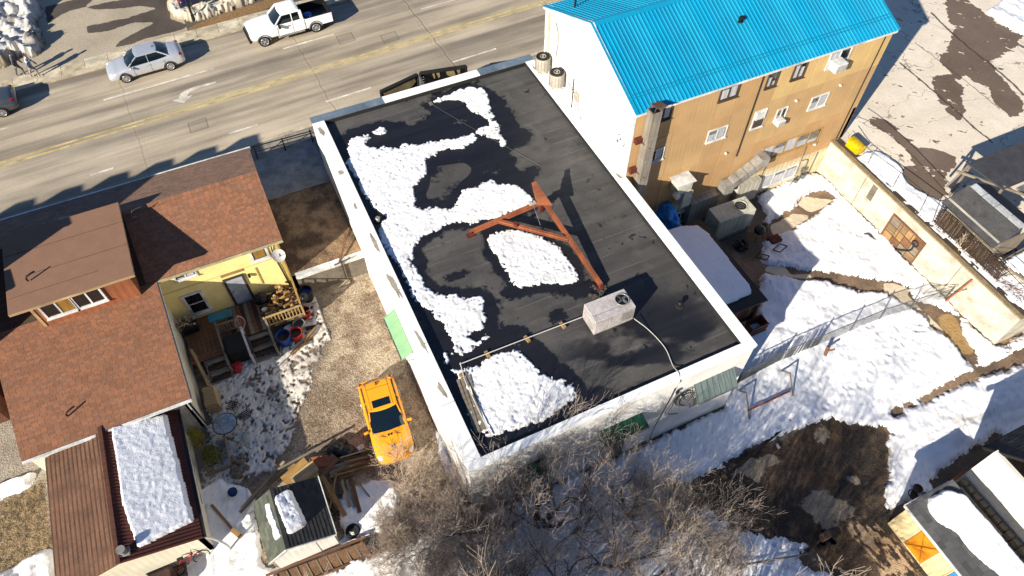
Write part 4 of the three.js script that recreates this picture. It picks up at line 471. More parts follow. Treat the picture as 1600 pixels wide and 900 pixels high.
{
  // walls
  const gable = (x0, x1, m) => { const s = new THREE.Shape(); s.moveTo(-AZ1, -2.7); s.lineTo(-AZ0, -2.7); s.lineTo(-AZ0, AE + .1); s.lineTo(-ARZ, ARY - .06); s.lineTo(-AZ1, AE - .08); s.closePath(); const g = new THREE.ExtrudeGeometry(s, { depth: x1 - x0, bevelEnabled: false }); g.rotateY(Math.PI / 2); g.translate(x0, 0, 0); return part(apt, 'wall', uvm(g), m); };
  gable(AX0, AX0 + .25, mat('#f3f0ea', .75, tSoft)); gable(AX1 - .25, AX1, mat('#d6cdb8', .8, tStreak));
  part(apt, 'wall', bx(AX0 + .25, AX1 - .25, -2.7, AE - .1, AZ1 - .25, AZ1 - .03), MT.woodDark); part(apt, 'wall', bx(AX0 + .25, AX1 - .25, -2.7, AE, AZ0, AZ0 + .25), MT.yellowTrim);
  part(apt, 'foundation', bx(AX0 + .25, AX1, -2.7, -.15, AZ1 - .03, AZ1 + .05), mat('#ead9b0', .85, tStreak)); 
  // cladding sheets on the rear wall
  const cols = ['#c69f6e', '#c39b6a', '#c8a270', '#c5a06e', '#caa672', '#d5b276', '#d7b57a', '#c09666'].map(c => mat(c, .85, tSoft)); const rows = [[-.15, 2.62], [2.63, 5.55], [5.56, AE - .1]];
  rows.forEach(([y0, y1], r) => { for (let i = 0; i < 13; i++) { const w = (AX1 - AX0) / 13, x0 = AX0 + i * w; let k = (i * 3 + r * 5) % 4; if (r === 2 && i > 6) k = 5 + i % 2; else if (r === 1 && i > 6) k = 2 + (i + 1) % 3; else if (r === 0) k = [0, 7, 1][i % 3]; part(apt, 'cladding_sheet', bx(x0 + .012, x0 + w - .012, y0, y1, AZ1 - .03, AZ1 + .006 * ((i + r) % 3)), cols[k]); } });
  // windows
  const D = { panes: 2, fr: mat('#5d4a38', .6, tGrime) }, Wt = { panes: 2 };
  win(apt, 'z', [21.42, 22.45], 6.82, 7.5, AZ1, { ...D, curtain: [.85, .95] }); win(apt, 'z', [17.72, 18.5], 6.85, 7.6, AZ1, { ...D, curtain: [.3, .8] }); win(apt, 'z', [24.3, 24.88], 6.66, 7.62, AZ1, { ...D, curtain: [.6, .3] }); win(apt, 'z', [25.95, 26.65], 6.64, 7.52, AZ1, { ...D, curtain: [.9, .7] }); win(apt, 'z', [28.22, 29.52], 6.62, 7.55, AZ1, { ...Wt, curtain: [.9, .3] });
  win(apt, 'z', [21.4, 22.5], 4.12, 4.8, AZ1, { ...Wt, curtain: [.6, .9] }); win(apt, 'z', [17.76, 18.6], 4.12, 4.8, AZ1, { ...Wt, curtain: [0, .95] }); win(apt, 'z', [25.88, 26.48], 3.95, 4.65, AZ1, { ...Wt, curtain: [.4, .2] }); win(apt, 'z', [28.2, 29.28], 3.92, 4.65, AZ1, { ...Wt, curtain: [.5, .9] });
  win(apt, 'z', [24.3, 24.95], 3.98, 5.05, AZ1, { panes: 1, fr: MT.white }); 
  win(apt, 'z', [25.9, 30.05], .92, 1.88, AZ1, { panes: 5, fr: mat('#c79a58', .8, tStreak), curtain: [1, .6, .95, .5, .3] });
  win(apt, 'z', [26.72, 29.3], -1.62, -.72, AZ1 + .05, { panes: 3, curtain: [.9, .7, .8] }); win(apt, 'z', [20.1, 21.9], -1.9, -1.2, AZ1 + .05, { panes: 2, curtain: [.2, 0] });
  // panel below one window, downpipe, seams
  part(apt, 'infill_panel', [bx(24.32, 24.93, 4.0, 4.5, AZ1 + .02, AZ1 + .09)], mat('#5b463a', .8, tGrime)); parts(apt, 'infill_panel', [bx(24.32, 24.93, 4.55, 5.03, AZ1 + .02, AZ1 + .12), bx(24.55, 24.75, 4.65, 4.8, AZ1 + .12, AZ1 + .125)], MT.white);
  parts(apt, 'downpipe', [bar([23.9, 7.5, AZ1 + .05], [23.9, 2.1, AZ1 + .05], .035), bar([31.75, 7.6, AZ1 + .05], [31.75, .3, AZ1 + .05], .03)], MT.cable);
  parts(apt, 'wall_light', [rbx(.12, .1, .14, .02, 29.9, 5.0, AZ1 + .08), rbx(.12, .1, .14, .02, 26.9, 4.98, AZ1 + .08), cyl(.09, .09, .1, 10, 29.95, .72, AZ1 + .1), rbx(.1, .14, .12, .02, 23.0, 2.7, AZ1 + .08)], MT.white);
  // eave boards and gutters
  part(apt, 'fascia', [bx(AX0 - .12, AX1 + .12, AE - .14, AE + .02, AZ1, AZ1 + .14)], MT.white); part(apt, 'fascia', [bx(AX0 - .12, AX1 + .12, AE - .1, AE + .06, AZ0 - .14, AZ0)], MT.white);
  parts(apt, 'rake_board', [beam([AX0 - .03, AE - .02, AZ1 + .1], [AX0 - .03, ARY - .03, ARZ], .06, .16), beam([AX0 - .03, AE - .02, AZ0 - .1], [AX0 - .03, ARY - .03, ARZ], .06, .16)], MT.white); parts(apt, 'rake_board', [beam([AX1 + .05, AE - .02, AZ1 + .1], [AX1 + .05, ARY - .03, ARZ], .06, .16), beam([AX1 + .05, AE - .02, AZ0 - .1], [AX1 + .05, ARY - .03, ARZ], .06, .16)], MT.white);
  // ribbed blue roofing sheets
  const blue = [0, 1, 2].map(i => new THREE.MeshStandardMaterial({ color: S(['#0a9ac4', '#159fc6', '#0895bd'][i]), roughness: [.42, .5, .58][i], metalness: .05, map: tSoft })); const W = .9, rx0 = AX0 - .12, rx1 = AX1 + .14, n = Math.round((rx1 - rx0) / W), w = (rx1 - rx0) / n;
  for (const side of [1, -1]) { const ez = side > 0 ? AZ1 + .16 : AZ0 - .16, ey = AE + .03, L = Math.hypot(ez - ARZ, ARY - ey), an = Math.atan2(ARY - ey, Math.abs(ez - ARZ));
    const s = new THREE.Shape(); const rw = w / 4; s.moveTo(0, 0); for (let k = 0; k < 4; k++) { const u = k * rw; s.lineTo(u + rw * .36, 0); s.lineTo(u + rw * .43, .05); s.lineTo(u + rw * .57, .05); s.lineTo(u + rw * .64, 0); } s.lineTo(w, 0); s.lineTo(w, -.012); s.lineTo(0, -.012); s.closePath();
    const base = new THREE.ExtrudeGeometry(s, { depth: L, bevelEnabled: false });
    for (let i = 0; i < n; i++) { const g = base.clone(); g.rotateX(side > 0 ? an : 0); if (side < 0) { g.rotateX(-an); g.translate(0, 0, 0); g.translate(rx0 + i * w, ey, ez); } else g.translate(rx0 + i * w, ARY, ARZ); part(apt, 'roof_sheet', uvm(g), blue[(i * 2 + (side > 0 ? 0 : 1)) % 3]); }
  }
  parts(apt, 'ridge_cap', [slab([[rx0, ARY + .05, ARZ - .01], [rx1, ARY + .05, ARZ - .01], [rx1, ARY - .05, ARZ + .24], [rx0, ARY - .05, ARZ + .24]], .02), slab([[rx1, ARY + .05, ARZ + .01], [rx0, ARY + .05, ARZ + .01], [rx0, ARY - .05, ARZ - .24], [rx1, ARY - .05, ARZ - .24]], .02)], blue[0]);
  const sl = (ARY - AE - .03) / (AZ1 + .16 - ARZ); const yAt = (z) => ARY - (z - ARZ) * sl; parts(apt, 'snow_guard', [0, .16].map(d => { const z = AZ1 - .75 + d; return beam([rx0 + .1, yAt(z) + .06, z], [rx1 - .1, yAt(z) + .06, z], .035, .035); }), blue[2]);
  parts(apt, 'rake_trim', [beam([rx1, AE + .05, AZ1 + .16], [rx1, ARY + .02, ARZ], .1, .05), beam([rx0, AE + .05, AZ1 + .16], [rx0, ARY + .02, ARZ], .1, .05), beam([rx0, AE + .05, AZ0 - .16], [rx0, ARY + .02, ARZ], .1, .05)], blue[0]);
  // vents on the blue roof
  for (const [x, z, h] of [[17.4, -29.4, .5], [24.0, -24.1, .22]]) { const y = ARY - Math.abs(z - ARZ) * sl; part(apt, 'roof_vent', [cyl(.06, .06, h + .1, 10, x, y + h / 2, z), cyl(.14, .1, .05, 10, x, y + .03, z), ...(h < .4 ? [rbx(.26, .16, .2, .03, x, y + .2, z), rbx(.16, .12, .16, .03, x - .18, y + .1, z + .1)] : [])], MT.dark); }
  // big exhaust stack with a tilted cap
  const st = part(apt, 'exhaust_stack', [bx(17.0, 17.52, 2.3, 7.95, AZ1 + .1, AZ1 + .62)], mat('#a99f90', .5, tStreak, { metalness: .2 })); parts(st, 'stack_seam', [3.4, 4.9, 6.4].map(y => bx(16.98, 17.54, y, y + .03, AZ1 + .08, AZ1 + .64)), MT.galv); part(st, 'stack_cap', [slab([[17.05, 8.42, AZ1 + .75], [17.65, 8.35, AZ1 + .75], [17.65, 8.22, AZ1 + .2], [17.05, 8.3, AZ1 + .2]], .03), bar([17.05, 7.9, AZ1 + .15], [17.05, 8.35, AZ1 + .2], .015, 4), bar([17.5, 7.9, AZ1 + .6], [17.55, 8.3, AZ1 + .6], .015, 4), bar([17.05, 7.9, AZ1 + .6], [17.1, 8.4, AZ1 + .65], .015, 4)], MT.woodBrown); parts(st, 'bracket', [5.9, 3.9].map(y => bx(16.62, 17.0, y, y + .3, AZ1, AZ1 + .25)).concat([5.9, 3.9].map(y => bar([16.75, y + .25, AZ1 + .2], [17.2, y - .1, AZ1 + .66], .02, 4))), MT.rustDark); part(st, 'mouth', bx(17.06, 17.46, 7.94, 7.96, AZ1 + .16, AZ1 + .56), MT.black);
  // galvanised duct slanting along the wall, and the lower housing
  const du = part(apt, 'duct', [beam([25.5, 1.42, AZ1 + .42], [23.75, .35, AZ1 + .42], .55, .5), bx(25.35, 25.9, 1.1, 1.75, AZ1, AZ1 + .7)], MT.galv); part(du, 'duct_drop', [bx(23.2, 23.85, -.15, .6, AZ1 + .12, AZ1 + .72)], MT.galv); parts(du, 'duct_seam', [.25, .5, .75].map(t => box(.03, .54, .58, mix(25.5, 23.75, t), mix(1.42, .35, t), AZ1 + .42, 0, 0, .55)), MT.steel);
  part(apt, 'service_box', [bx(21.2, 23.1, -2.0, -.2, AZ1 + .05, AZ1 + .5)], mat('#b5ada0', .6, tStreak)); part(apt, 'service_box', [bx(24.6, 26.2, -1.9, -.3, AZ1 + .05, AZ1 + .45)], mat('#c7bfae', .6, tStreak));
  // white hooded unit low on the wall
  const hu = part(apt, 'exhaust_hood', [rbx(.95, .75, .7, .03, 20.1, 1.85, AZ1 + .42), rbx(.6, 1.2, .6, .03, 20.55, .7, AZ1 + .38)], MT.acPale); part(hu, 'outlet', cyl(.18, .18, .3, 14, 19.62, 1.5, AZ1 + .75, Math.PI / 2, 0, 0), MT.white); part(hu, 'drip_board', bx(19.5, 20.7, 2.24, 2.28, AZ1, AZ1 + .85), MT.white);
  // window air conditioner
  const wa = part(apt, 'window_air_conditioner', [rbx(.75, .5, .6, .04, 28.62, 6.88, AZ1 + .34)], MT.white); part(wa, 'grille', Array.from({ length: 5 }, (_, i) => bx(28.3, 28.94, 6.7 + i * .08, 6.73 + i * .08, AZ1 + .64, AZ1 + .65)), MT.galv); 
  const wb = part(apt, 'window_air_conditioner', [rbx(.5, .34, .4, .03, 26.05, 3.95, AZ1 + .24)], MT.white); part(wb, 'grille', Array.from({ length: 4 }, (_, i) => bx(25.85, 26.25, 3.84 + i * .07, 3.87 + i * .07, AZ1 + .44, AZ1 + .45)), MT.galv);
  // gas meters and pipes by the basement windows
  parts(apt, 'gas_meter', [cyl(.16, .16, .3, 12, 29.9, -1.7, AZ1 + .3), cyl(.14, .14, .26, 12, 29.4, -1.9, AZ1 + .35), rbx(.3, .34, .2, .04, 29.9, -1.3, AZ1 + .2)], MT.steel); parts(apt, 'meter_pipe', [tube([[29.9, -1.3, AZ1 + .2], [29.9, -.5, AZ1 + .15], [29.5, -.45, AZ1 + .1]], .025), tube([[29.4, -1.9, AZ1 + .3], [29.1, -1.5, AZ1 + .4], [28.8, -2.0, AZ1 + .5]], .025), tube([[30.6, -.2, AZ1 + .1], [30.6, -2.1, AZ1 + .1]], .03), bar([26.55, .7, AZ1 + .1], [26.4, -1.9, AZ1 + .1], .02), bar([29.35, .75, AZ1 + .08], [29.55, -1.6, AZ1 + .08], .02)], MT.steel);
  // things on the white gable wall
  const ac = (z, y, lab) => { const u = part(apt, 'wall_air_conditioner', [cyl(.42, .42, .8, 20, AX0 - .5, y, z)], MT.acBeige); u.userData.label = lab; part(u, 'fan_guard', [cyl(.32, .32, .02, 20, AX0 - .5, y + .41, z), (() => { const t = new THREE.TorusGeometry(.36, .04, 6, 22); t.rotateX(Math.PI / 2); t.translate(AX0 - .5, y + .41, z); return t.toNonIndexed(); })()], MT.dark); part(u, 'ring', [(() => { const t = new THREE.TorusGeometry(.16, .02, 6, 18); t.rotateX(Math.PI / 2); t.translate(AX0 - .5, y + .43, z); return t.toNonIndexed(); })(), cyl(.06, .06, .04, 10, AX0 - .5, y + .43, z)], MT.acBeige); part(u, 'rib', Array.from({ length: 14 }, (_, i) => box(.02, .72, .02, AX0 - .5 + Math.cos(i / 14 * 6.283) * .42, y, z + Math.sin(i / 14 * 6.283) * .42)), MT.galv); parts(u, 'bracket', [bar([AX0, y - .42, z - .25], [AX0 - .9, y - .42, z - .25], .02), bar([AX0, y - .42, z + .25], [AX0 - .9, y - .42, z + .25], .02), bar([AX0, y - .9, z], [AX0 - .8, y - .42, z], .02)], MT.steel); };
  ac(-30.2, 4.9, 'smaller round air conditioner nearer the street on the white wall'); ac(-28.5, 5.0, 'round air conditioner in the middle of the white wall');
  part(apt, 'electric_box', [rbx(.14, .5, .4, .03, AX0 - .08, 4.75, -26.9), rbx(.1, .16, .22, .02, AX0 - .17, 4.75, -26.9)], MT.acBeige); parts(apt, 'conduit', [bar([AX0 - .05, 5.6, -27.4], [AX0 - .05, 3.6, -27.4], .025), tube([[AX0 - .06, 7.6, -29.7], [AX0 - .1, 7.0, -29.3], [AX0 - .08, 5.6, -29.5]], .02), tube([[AX0 - .1, 5.0, -27.9], [AX0 - .12, 4.95, -27.4], [AX0 - .12, 4.8, -27.0]], .02), tube([[AX0 - .1, 4.5, -26.8], [AX0 - .1, 4.1, -26.5], [AX0 - .08, 3.7, -26.2]], .018), bar([AX0 - .05, 4.9, -30.9], [AX0 - .05, 3.6, -30.9], .025)], MT.cable); part(apt, 'downpipe', [bx(AX0 - .12, AX0 - .01, 3.4, AE, -30.55, -30.42)], mat('#e2d6bd', .7, tGrime)); parts(apt, 'corner_board', [bx(AX0 - .04, AX0, -2, AE, -31.0, -30.8), bx(AX0 - .04, AX0, -2, AE, AZ1 - .15, AZ1 + .02)], MT.white);
  part(apt, 'drain_pipe', [tube([[AX0 - .1, 3.6, -21.8], [AX0 - .14, 3.5, -21.4], [AX0 - .1, 2.0, -21.35], [AX0 - .1, .5, -21.3]], .05)], MT.white);
}
function dish(lab, p, r, ry, tilt) { const t = thing('satellite_dish', lab, 'satellite dish', p); const g = new THREE.SphereGeometry(r * 1.6, 20, 6, 0, 6.2832, 0, .68); g.rotateX(Math.PI); g.translate(0, r * 1.6, 0); g.scale(1, .6, 1); g.rotateX(tilt); g.rotateY(ry); g.translate(...p); part(t, 'reflector', g.toNonIndexed(), new THREE.MeshStandardMaterial({ color: S('#cfccc6'), roughness: .55, side: THREE.DoubleSide })); const d = V(Math.sin(ry) * Math.sin(tilt), Math.cos(tilt), Math.cos(ry) * Math.sin(tilt)), f = V(...p).addScaledVector(d, r * .9); part(t, 'feed_arm', [bar([p[0], p[1] - r * .4, p[2]], [f.x, f.y, f.z], .015), rbx(.08, .08, .12, .02, f.x, f.y, f.z)], MT.steel); return t; }
{ const t = dish('grey satellite dish on the white gable wall of the blue-roofed block', [AX0 - .32, 5.4, -22.25], .36, -.6, .55); part(t, 'mount', [bar([AX0, 5.2, -22.25], [AX0 - .3, 5.35, -22.25], .025)], MT.steel); }
// ---------------------------------------------------------------- the brown-roofed house on the left
const house = thing('house', 'old yellow walled house with brown shingle roofs and rear deck', 'house', [-8, YL, -25]);
function shingles(c, m, rows, tabW, o, name = 'shingle') { // c: four corners upper-left, upper-right, lower-right, lower-left; tabs laid in courses with real steps
  const [A, B, C, D] = c.map(p => V(...p)); const up = B.clone().sub(A).cross(D.clone().sub(A)).normalize(); if (up.y < 0) up.negate(); const pos = [], col = []; const r = rngOf(Math.round(Math.abs(A.x * 100 + D.z * 37)) + 5);
  const quad = (a, b, cc, d, k) => { pos.push(...a.toArray(), ...d.toArray(), ...cc.toArray(), ...a.toArray(), ...cc.toArray(), ...b.toArray()); for (let i = 0; i < 6; i++) col.push(...k); };
  for (let j = 0; j < rows; j++) { const t0 = j / rows, t1 = (j + 1) / rows; const l0 = A.clone().lerp(D, t0), l1 = A.clone().lerp(D, t1), r0 = B.clone().lerp(C, t0), r1 = B.clone().lerp(C, t1); const L = l1.distanceTo(r1), n = Math.max(1, Math.round(L / tabW)); let cuts = [0]; const off = r() * .9; for (let i = 0; i < n; i++) { const u = (i + .2 + off * .7) / n; if (u > .005 && u < .995) cuts.push(u); } cuts.push(1);
    for (let i = 0; i + 1 < cuts.length; i++) { const u0 = cuts[i] + .004 / L, u1 = cuts[i + 1] - .004 / L; const th = .016 + r() * .008; const a = l0.clone().lerp(r0, u0).addScaledVector(up, .004), b = l0.clone().lerp(r0, u1).addScaledVector(up, .004), d = l1.clone().lerp(r1, u0).addScaledVector(up, th), e = l1.clone().lerp(r1, u1).addScaledVector(up, th), d2 = l1.clone().lerp(r1, u0), e2 = l1.clone().lerp(r1, u1); const x = (a.x + b.x) / 2, z = (a.z + d.z) / 2; const v = .5 + (r() - .5) * .8 + (fbm(x * .8, z * .8, 3) - .5) * .4; let k = mix3(o.a, o.b, Math.min(1, Math.max(0, v))); if (r() < .12) k = mix3(k, o.c, .6); quad(a, b, e, d, k); quad(d, e, e2, d2, k.map(q => q * .9)); } }
  const g = new THREE.BufferGeometry(); g.setAttribute('position', new THREE.Float32BufferAttribute(pos, 3)); g.setAttribute('color', new THREE.Float32BufferAttribute(col, 3)); return uvm(g);
}
const shMat = new THREE.MeshStandardMaterial({ vertexColors: true, roughness: .92, map: tFaint });
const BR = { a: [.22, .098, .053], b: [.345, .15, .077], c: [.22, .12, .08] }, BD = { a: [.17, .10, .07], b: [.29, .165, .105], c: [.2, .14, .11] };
{
  const yl = MT.yellow, RX = -.68, EH = 2.95, EZ = -25.38, FZ = -32.35, FY = 3.15, RIDGE = [4.5, -28.85];
  // main wing walls
  part(house, 'wall', bx(-1.25, -1.0, YL - .2, EH - .1, -32.0, -25.5), MT.yellowTrim); part(house, 'wall', bx(-7.0, -1.0, YL - .2, EH - .08, -25.7, -25.45), yl); part(house, 'wall', bx(-19, -1.25, -.2, FY - .1, -32.0, -31.75), MT.cream);
  { const s = new THREE.Shape(); s.moveTo(25.5, EH - .15); s.lineTo(32, FY - .15); s.lineTo(28.85, 4.35); s.closePath(); const g = new THREE.ExtrudeGeometry(s, { depth: .25, bevelEnabled: false }); g.rotateY(Math.PI / 2); g.translate(-1.25, 0, 0); part(house, 'wall', uvm(g), MT.yellowTrim); }
  part(house, 'siding_seam', [bx(-7.0, -1.0, 1.76, 1.79, -25.45, -25.435)], MT.yellowTrim); parts(house, 'corner_board', [bx(-1.14, -.98, YL, EH - .12, -25.46, -25.42), bx(-1.0, -.96, YL, EH - .12, -25.6, -25.42)], MT.yellowTrim); part(house, 'downpipe', [tube([[-1.3, 2.8, -25.36], [-1.35, 2.2, -25.4], [-1.25, .4, -25.4], [-1.2, -.6, -25.4]], .035)], MT.dark);
  // roofs: decks, then laid shingles
  const deck = (c, nm = 'roof') => part(house, nm, slab(c, .12), MT.woodDark);
  const R1 = [[-19, RIDGE[0], RIDGE[1]], [RX, RIDGE[0], RIDGE[1]], [RX, EH, EZ], [-19, EH, EZ]], F1 = [[RX, RIDGE[0], RIDGE[1]], [-19, RIDGE[0], RIDGE[1]], [-19, FY, FZ], [RX, FY, FZ]];
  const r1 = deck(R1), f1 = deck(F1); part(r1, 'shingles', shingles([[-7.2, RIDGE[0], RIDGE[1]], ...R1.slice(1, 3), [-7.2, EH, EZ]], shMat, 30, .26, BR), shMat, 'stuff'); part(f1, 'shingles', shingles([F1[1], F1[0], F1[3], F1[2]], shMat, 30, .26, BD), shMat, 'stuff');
  part(r1, 'ridge_cap', shingles([[-7.2, RIDGE[0] + .045, RIDGE[1] - .02], [RX, RIDGE[0] + .045, RIDGE[1] - .02], [RX, RIDGE[0] - .02, RIDGE[1] + .2], [-7.2, RIDGE[0] - .02, RIDGE[1] + .2]], shMat, 1, .2, BR), shMat, 'stuff');
  part(house, 'gutter', [bx(-19, RX + .05, FY - .12, FY - .01, FZ - .13, FZ - .005)], MT.white); part(house, 'gutter', [bx(-7.0, RX, EH - .12, EH - .02, EZ + .005, EZ + .1)], mat('#cdbf95', .6, tGrime));
  // rear wing with a low roof
  const EX = [[-14.0, 2.95, -25.35], [-6.72, 2.95, -25.35], [-6.66, 1.72, -19.22], [-13.6, 1.72, -19.22]]; const e1 = deck(EX); part(e1, 'shingles', shingles(EX, shMat, 56, .26, BR), shMat, 'stuff');
  part(house, 'wall', bx(-7.2, -7.0, YL - .2, 1.55, -25.45, -19.6), MT.cream); part(house, 'wall', bx(-13.4, -7.0, YL - .2, 1.62, -19.8, -19.6), mat('#f6f1e4', .8, tStreak)); part(house, 'wall', bx(-13.6, -13.4, YL - .2, 1.55, -25.4, -19.6), MT.cream);
  { const s = new THREE.Shape(); s.moveTo(25.4, 1.5); s.lineTo(25.4, 2.82); s.lineTo(19.6, 1.66); s.lineTo(19.6, 1.5); s.closePath(); const g = new THREE.ExtrudeGeometry(s, { depth: .2, bevelEnabled: false }); g.rotateY(Math.PI / 2); g.translate(-7.2, 0, 0); part(house, 'wall', uvm(g), MT.cream); }
  part(house, 'gutter', [bx(-13.6, -6.66, 1.6, 1.7, -19.21, -19.1)], MT.white); part(house, 'rake_board', [beam([-6.69, 2.84, -25.3], [-6.63, 1.62, -19.25], .05, .14)], MT.cream); part(house, 'downpipe', [bar([-6.95, 1.6, -19.3], [-6.95, YL, -19.35], .035)], MT.white);
  // upper room with its shallow brown roof
  const DR = [[-12.2, 5.15, -28.85], [-7.1, 5.15, -28.85], [-7.1, 4.85, -24.35], [-12.25, 4.85, -24.35]]; const d1 = part(house, 'roof', slab(DR, .14), MT.woodPale); part(d1, 'felt_strip', slab(DR.map(p => [p[0], p[1] + .014, p[2]]), .012), mat('#86644f', .9, tFaint)); 
  parts(d1, 'felt_lap', [[-12.2, -7.12, -27.6], [-11.4, -7.12, -26.2], [-12.2, -8.5, -25.2]].map(([a, b, z]) => { const y = mix(5.15, 4.85, (z + 28.85) / 4.5) + .026; return bx(a, b, y - .01, y, z, z + .03); }).concat([bx(-11.5, -11.47, 4.9, 5.06, -27, -26.98)]), mat('#7d5f4d', .9, tSpeck));
  part(house, 'dormer_wall', [bx(-11.7, -7.5, 2.8, 4.75, -25.05, -24.9), bx(-11.7, -11.5, 2.8, 4.8, -28.6, -25.05), bx(-7.7, -7.5, 2.8, 4.8, -28.6, -25.05), bx(-11.7, -7.5, 3.4, 5.0, -28.75, -28.6)], mat('#a8623c', .85, tStreak)); part(house, 'trim', [bx(-11.72, -11.6, 2.9, 4.75, -24.9, -24.87)], MT.woodPale);
  const w1 = win(house, 'z', [-11.3, -10.12], 3.42, 4.45, -24.88, { panes: 2, b: .09 }); const w2 = win(house, 'z', [-9.98, -8.88], 3.42, 4.45, -24.88, { panes: 2, b: .09 }); part(w1, 'curtain', bx(-10.66, -10.15, 3.45, 4.4, -24.86, -24.855), MT.curtainWarm);
  // neck of bent vent pipes and the antenna bracket
  for (const [x, y, z] of [[-11.3, 5.02, -25.8], [-11.55, 2.0, -20.4]]) part(house, 'vent_pipe', [tube([[x, y, z], [x + .02, y + .2, z], [x + .22, y + .26, z - .1], [x + .4, y + .24, z - .2]], .04, 7)], MT.dark); part(house, 'antenna_bracket', [bar([-6.9, 4.5, -28.3], [-6.6, 5.0, -28.2], .02), bar([-6.6, 5.0, -28.2], [-6.2, 4.9, -28.4], .02), rbx(.2, .06, .12, .02, -6.7, 4.55, -28.2)], MT.steel); part(house, 'skylight_vent', [rbx(.55, .14, .28, .03, -9.9, 3.98, -30.1)], MT.galv);
  // rear windows, door, house-number board
  win(house, 'z', [-5.95, -5.05], 2.5, 2.85, -25.45, { panes: 2, b: .07, curtain: [.2, .9] }); const wv = win(house, 'z', [-2.3, -1.65], 2.1, 2.72, -25.45, { panes: 1, b: .12 }); part(wv, 'curtain', bx(-2.25, -1.7, 2.15, 2.7, -25.43, -25.425), MT.curtainWarm);
  const sw = win(house, 'z', [-6.1, -5.35], -.25, 1.15, -25.45, { panes: 1, b: .13 }); part(sw, 'meeting_rail', bx(-6.1, -5.35, .43, .48, -25.43, -25.405), MT.white);
  const dr = part(house, 'door', bx(-4.0, -3.2, -.68, 1.32, -25.46, -25.39), mat('#c3cad2', .5, tGrime)); part(dr, 'frame', [bx(-4.12, -4.0, -.7, 1.44, -25.45, -25.38), bx(-3.2, -3.08, -.7, 1.44, -25.45, -25.38), bx(-4.0, -3.2, 1.32, 1.44, -25.45, -25.38)], MT.woodDark); part(dr, 'handle', [bar([-3.9, .3, -25.38], [-3.9, .45, -25.33], .025)], MT.dark);
  part(house, 'name_board', [bx(-4.1, -3.0, 1.62, 1.8, -25.45, -25.41)], MT.wood);
  part(house, 'lamp', [rbx(.12, .2, .16, .03, -2.85, 1.2, -25.36)], MT.dark); part(house, 'wall_trim', [bx(-2.45, -2.39, .2, 1.55, -25.45, -25.41)], MT.yellowTrim);
  // deck: boards, posts, rails, steps
  const dk = part(house, 'deck', [bx(-6.9, -.95, -.9, -.74, -25.4, -23.3)], MT.woodDark); for (let i = 0; i < 18; i++) part(dk, 'board', bx(-4.6 + i * .205, -4.41 + i * .205, -.74, -.7, -25.38, -23.25), [MT.woodDark, MT.woodBrown, MT.woodGrey][(i * 5) % 3]); for (let i = 0; i < 10; i++) part(dk, 'board', bx(-6.85 + i * .22, -6.65 + i * .22, -.74, -.7, -25.38, -22.7), [MT.woodDark, MT.woodBrown, MT.woodGrey][(i * 3 + 1) % 3]);
  const stairs = (x0, x1, z0, n = 5) => { for (let i = 0; i < n; i++) { part(dk, 'step', bx(x0, x1, -.86 - i * .15, -.81 - i * .15, z0 + i * .26, z0 + .27 + i * .26), [MT.woodGrey, MT.woodDark][i % 2]); } for (const x of [x0 - .05, x1 + .05]) part(dk, 'stringer', beam([x, -.8, z0], [x, -1.5, z0 + n * .26], .05, .22), MT.woodGrey); };
  stairs(-3.95, -2.95, -23.25); stairs(-6.2, -5.3, -22.7, 4);
  const rail = (a, b, h = .9, n = 8, m = MT.woodPale) => { const P = (t, y) => [mix(a[0], b[0], t), mix(a[1], b[1], t) + y, mix(a[2], b[2], t)]; const q = part(house, 'railing', [beam(P(0, h), P(1, h), .1, .05), beam(P(0, .15), P(1, .15), .06, .06)], m); parts(q, 'post', [beam(P(0, 0), P(0, h + .05), .09, .09), beam(P(1, 0), P(1, h + .05), .09, .09)], m); for (let i = 1; i < n; i++) part(q, 'baluster', beam(P(i / n, .15), P(i / n, h), .045, .045), m); return q; };
  rail([-2.9, -.72, -23.3], [-1.0, -.72, -23.3], .85, 11, mat('#d8bd84', .85, tWood)); rail([-1.0, -.72, -25.2], [-1.0, -.72, -23.35], .85, 6, mat('#d0ac68', .85, tWood)); rail([-2.85, -.75, -23.25], [-2.85, -1.5, -21.95], .85, 4, MT.woodGrey); rail([-4.08, -.75, -23.25], [-4.08, -1.5, -21.95], .85, 3, MT.white); rail([-5.2, -.75, -24.2], [-5.2, -1.45, -21.9], .85, 5, MT.woodGrey); rail([-6.55, -.75, -23.0], [-6.3, -1.5, -21.2], .8, 4, MT.woodPale); rail([-5.15, -.72, -23.9], [-4.15, -.72, -23.9], .8, 7, MT.woodGrey);
  // awning boxes along the street front
}
{ const t = dish('pale satellite dish on the yellow corner of the house', [-1.15, 2.1, -25.2], .34, .5, .7); part(t, 'mount', [bar([-1.2, 1.8, -25.45], [-1.15, 2.0, -25.25], .025)], MT.steel); }
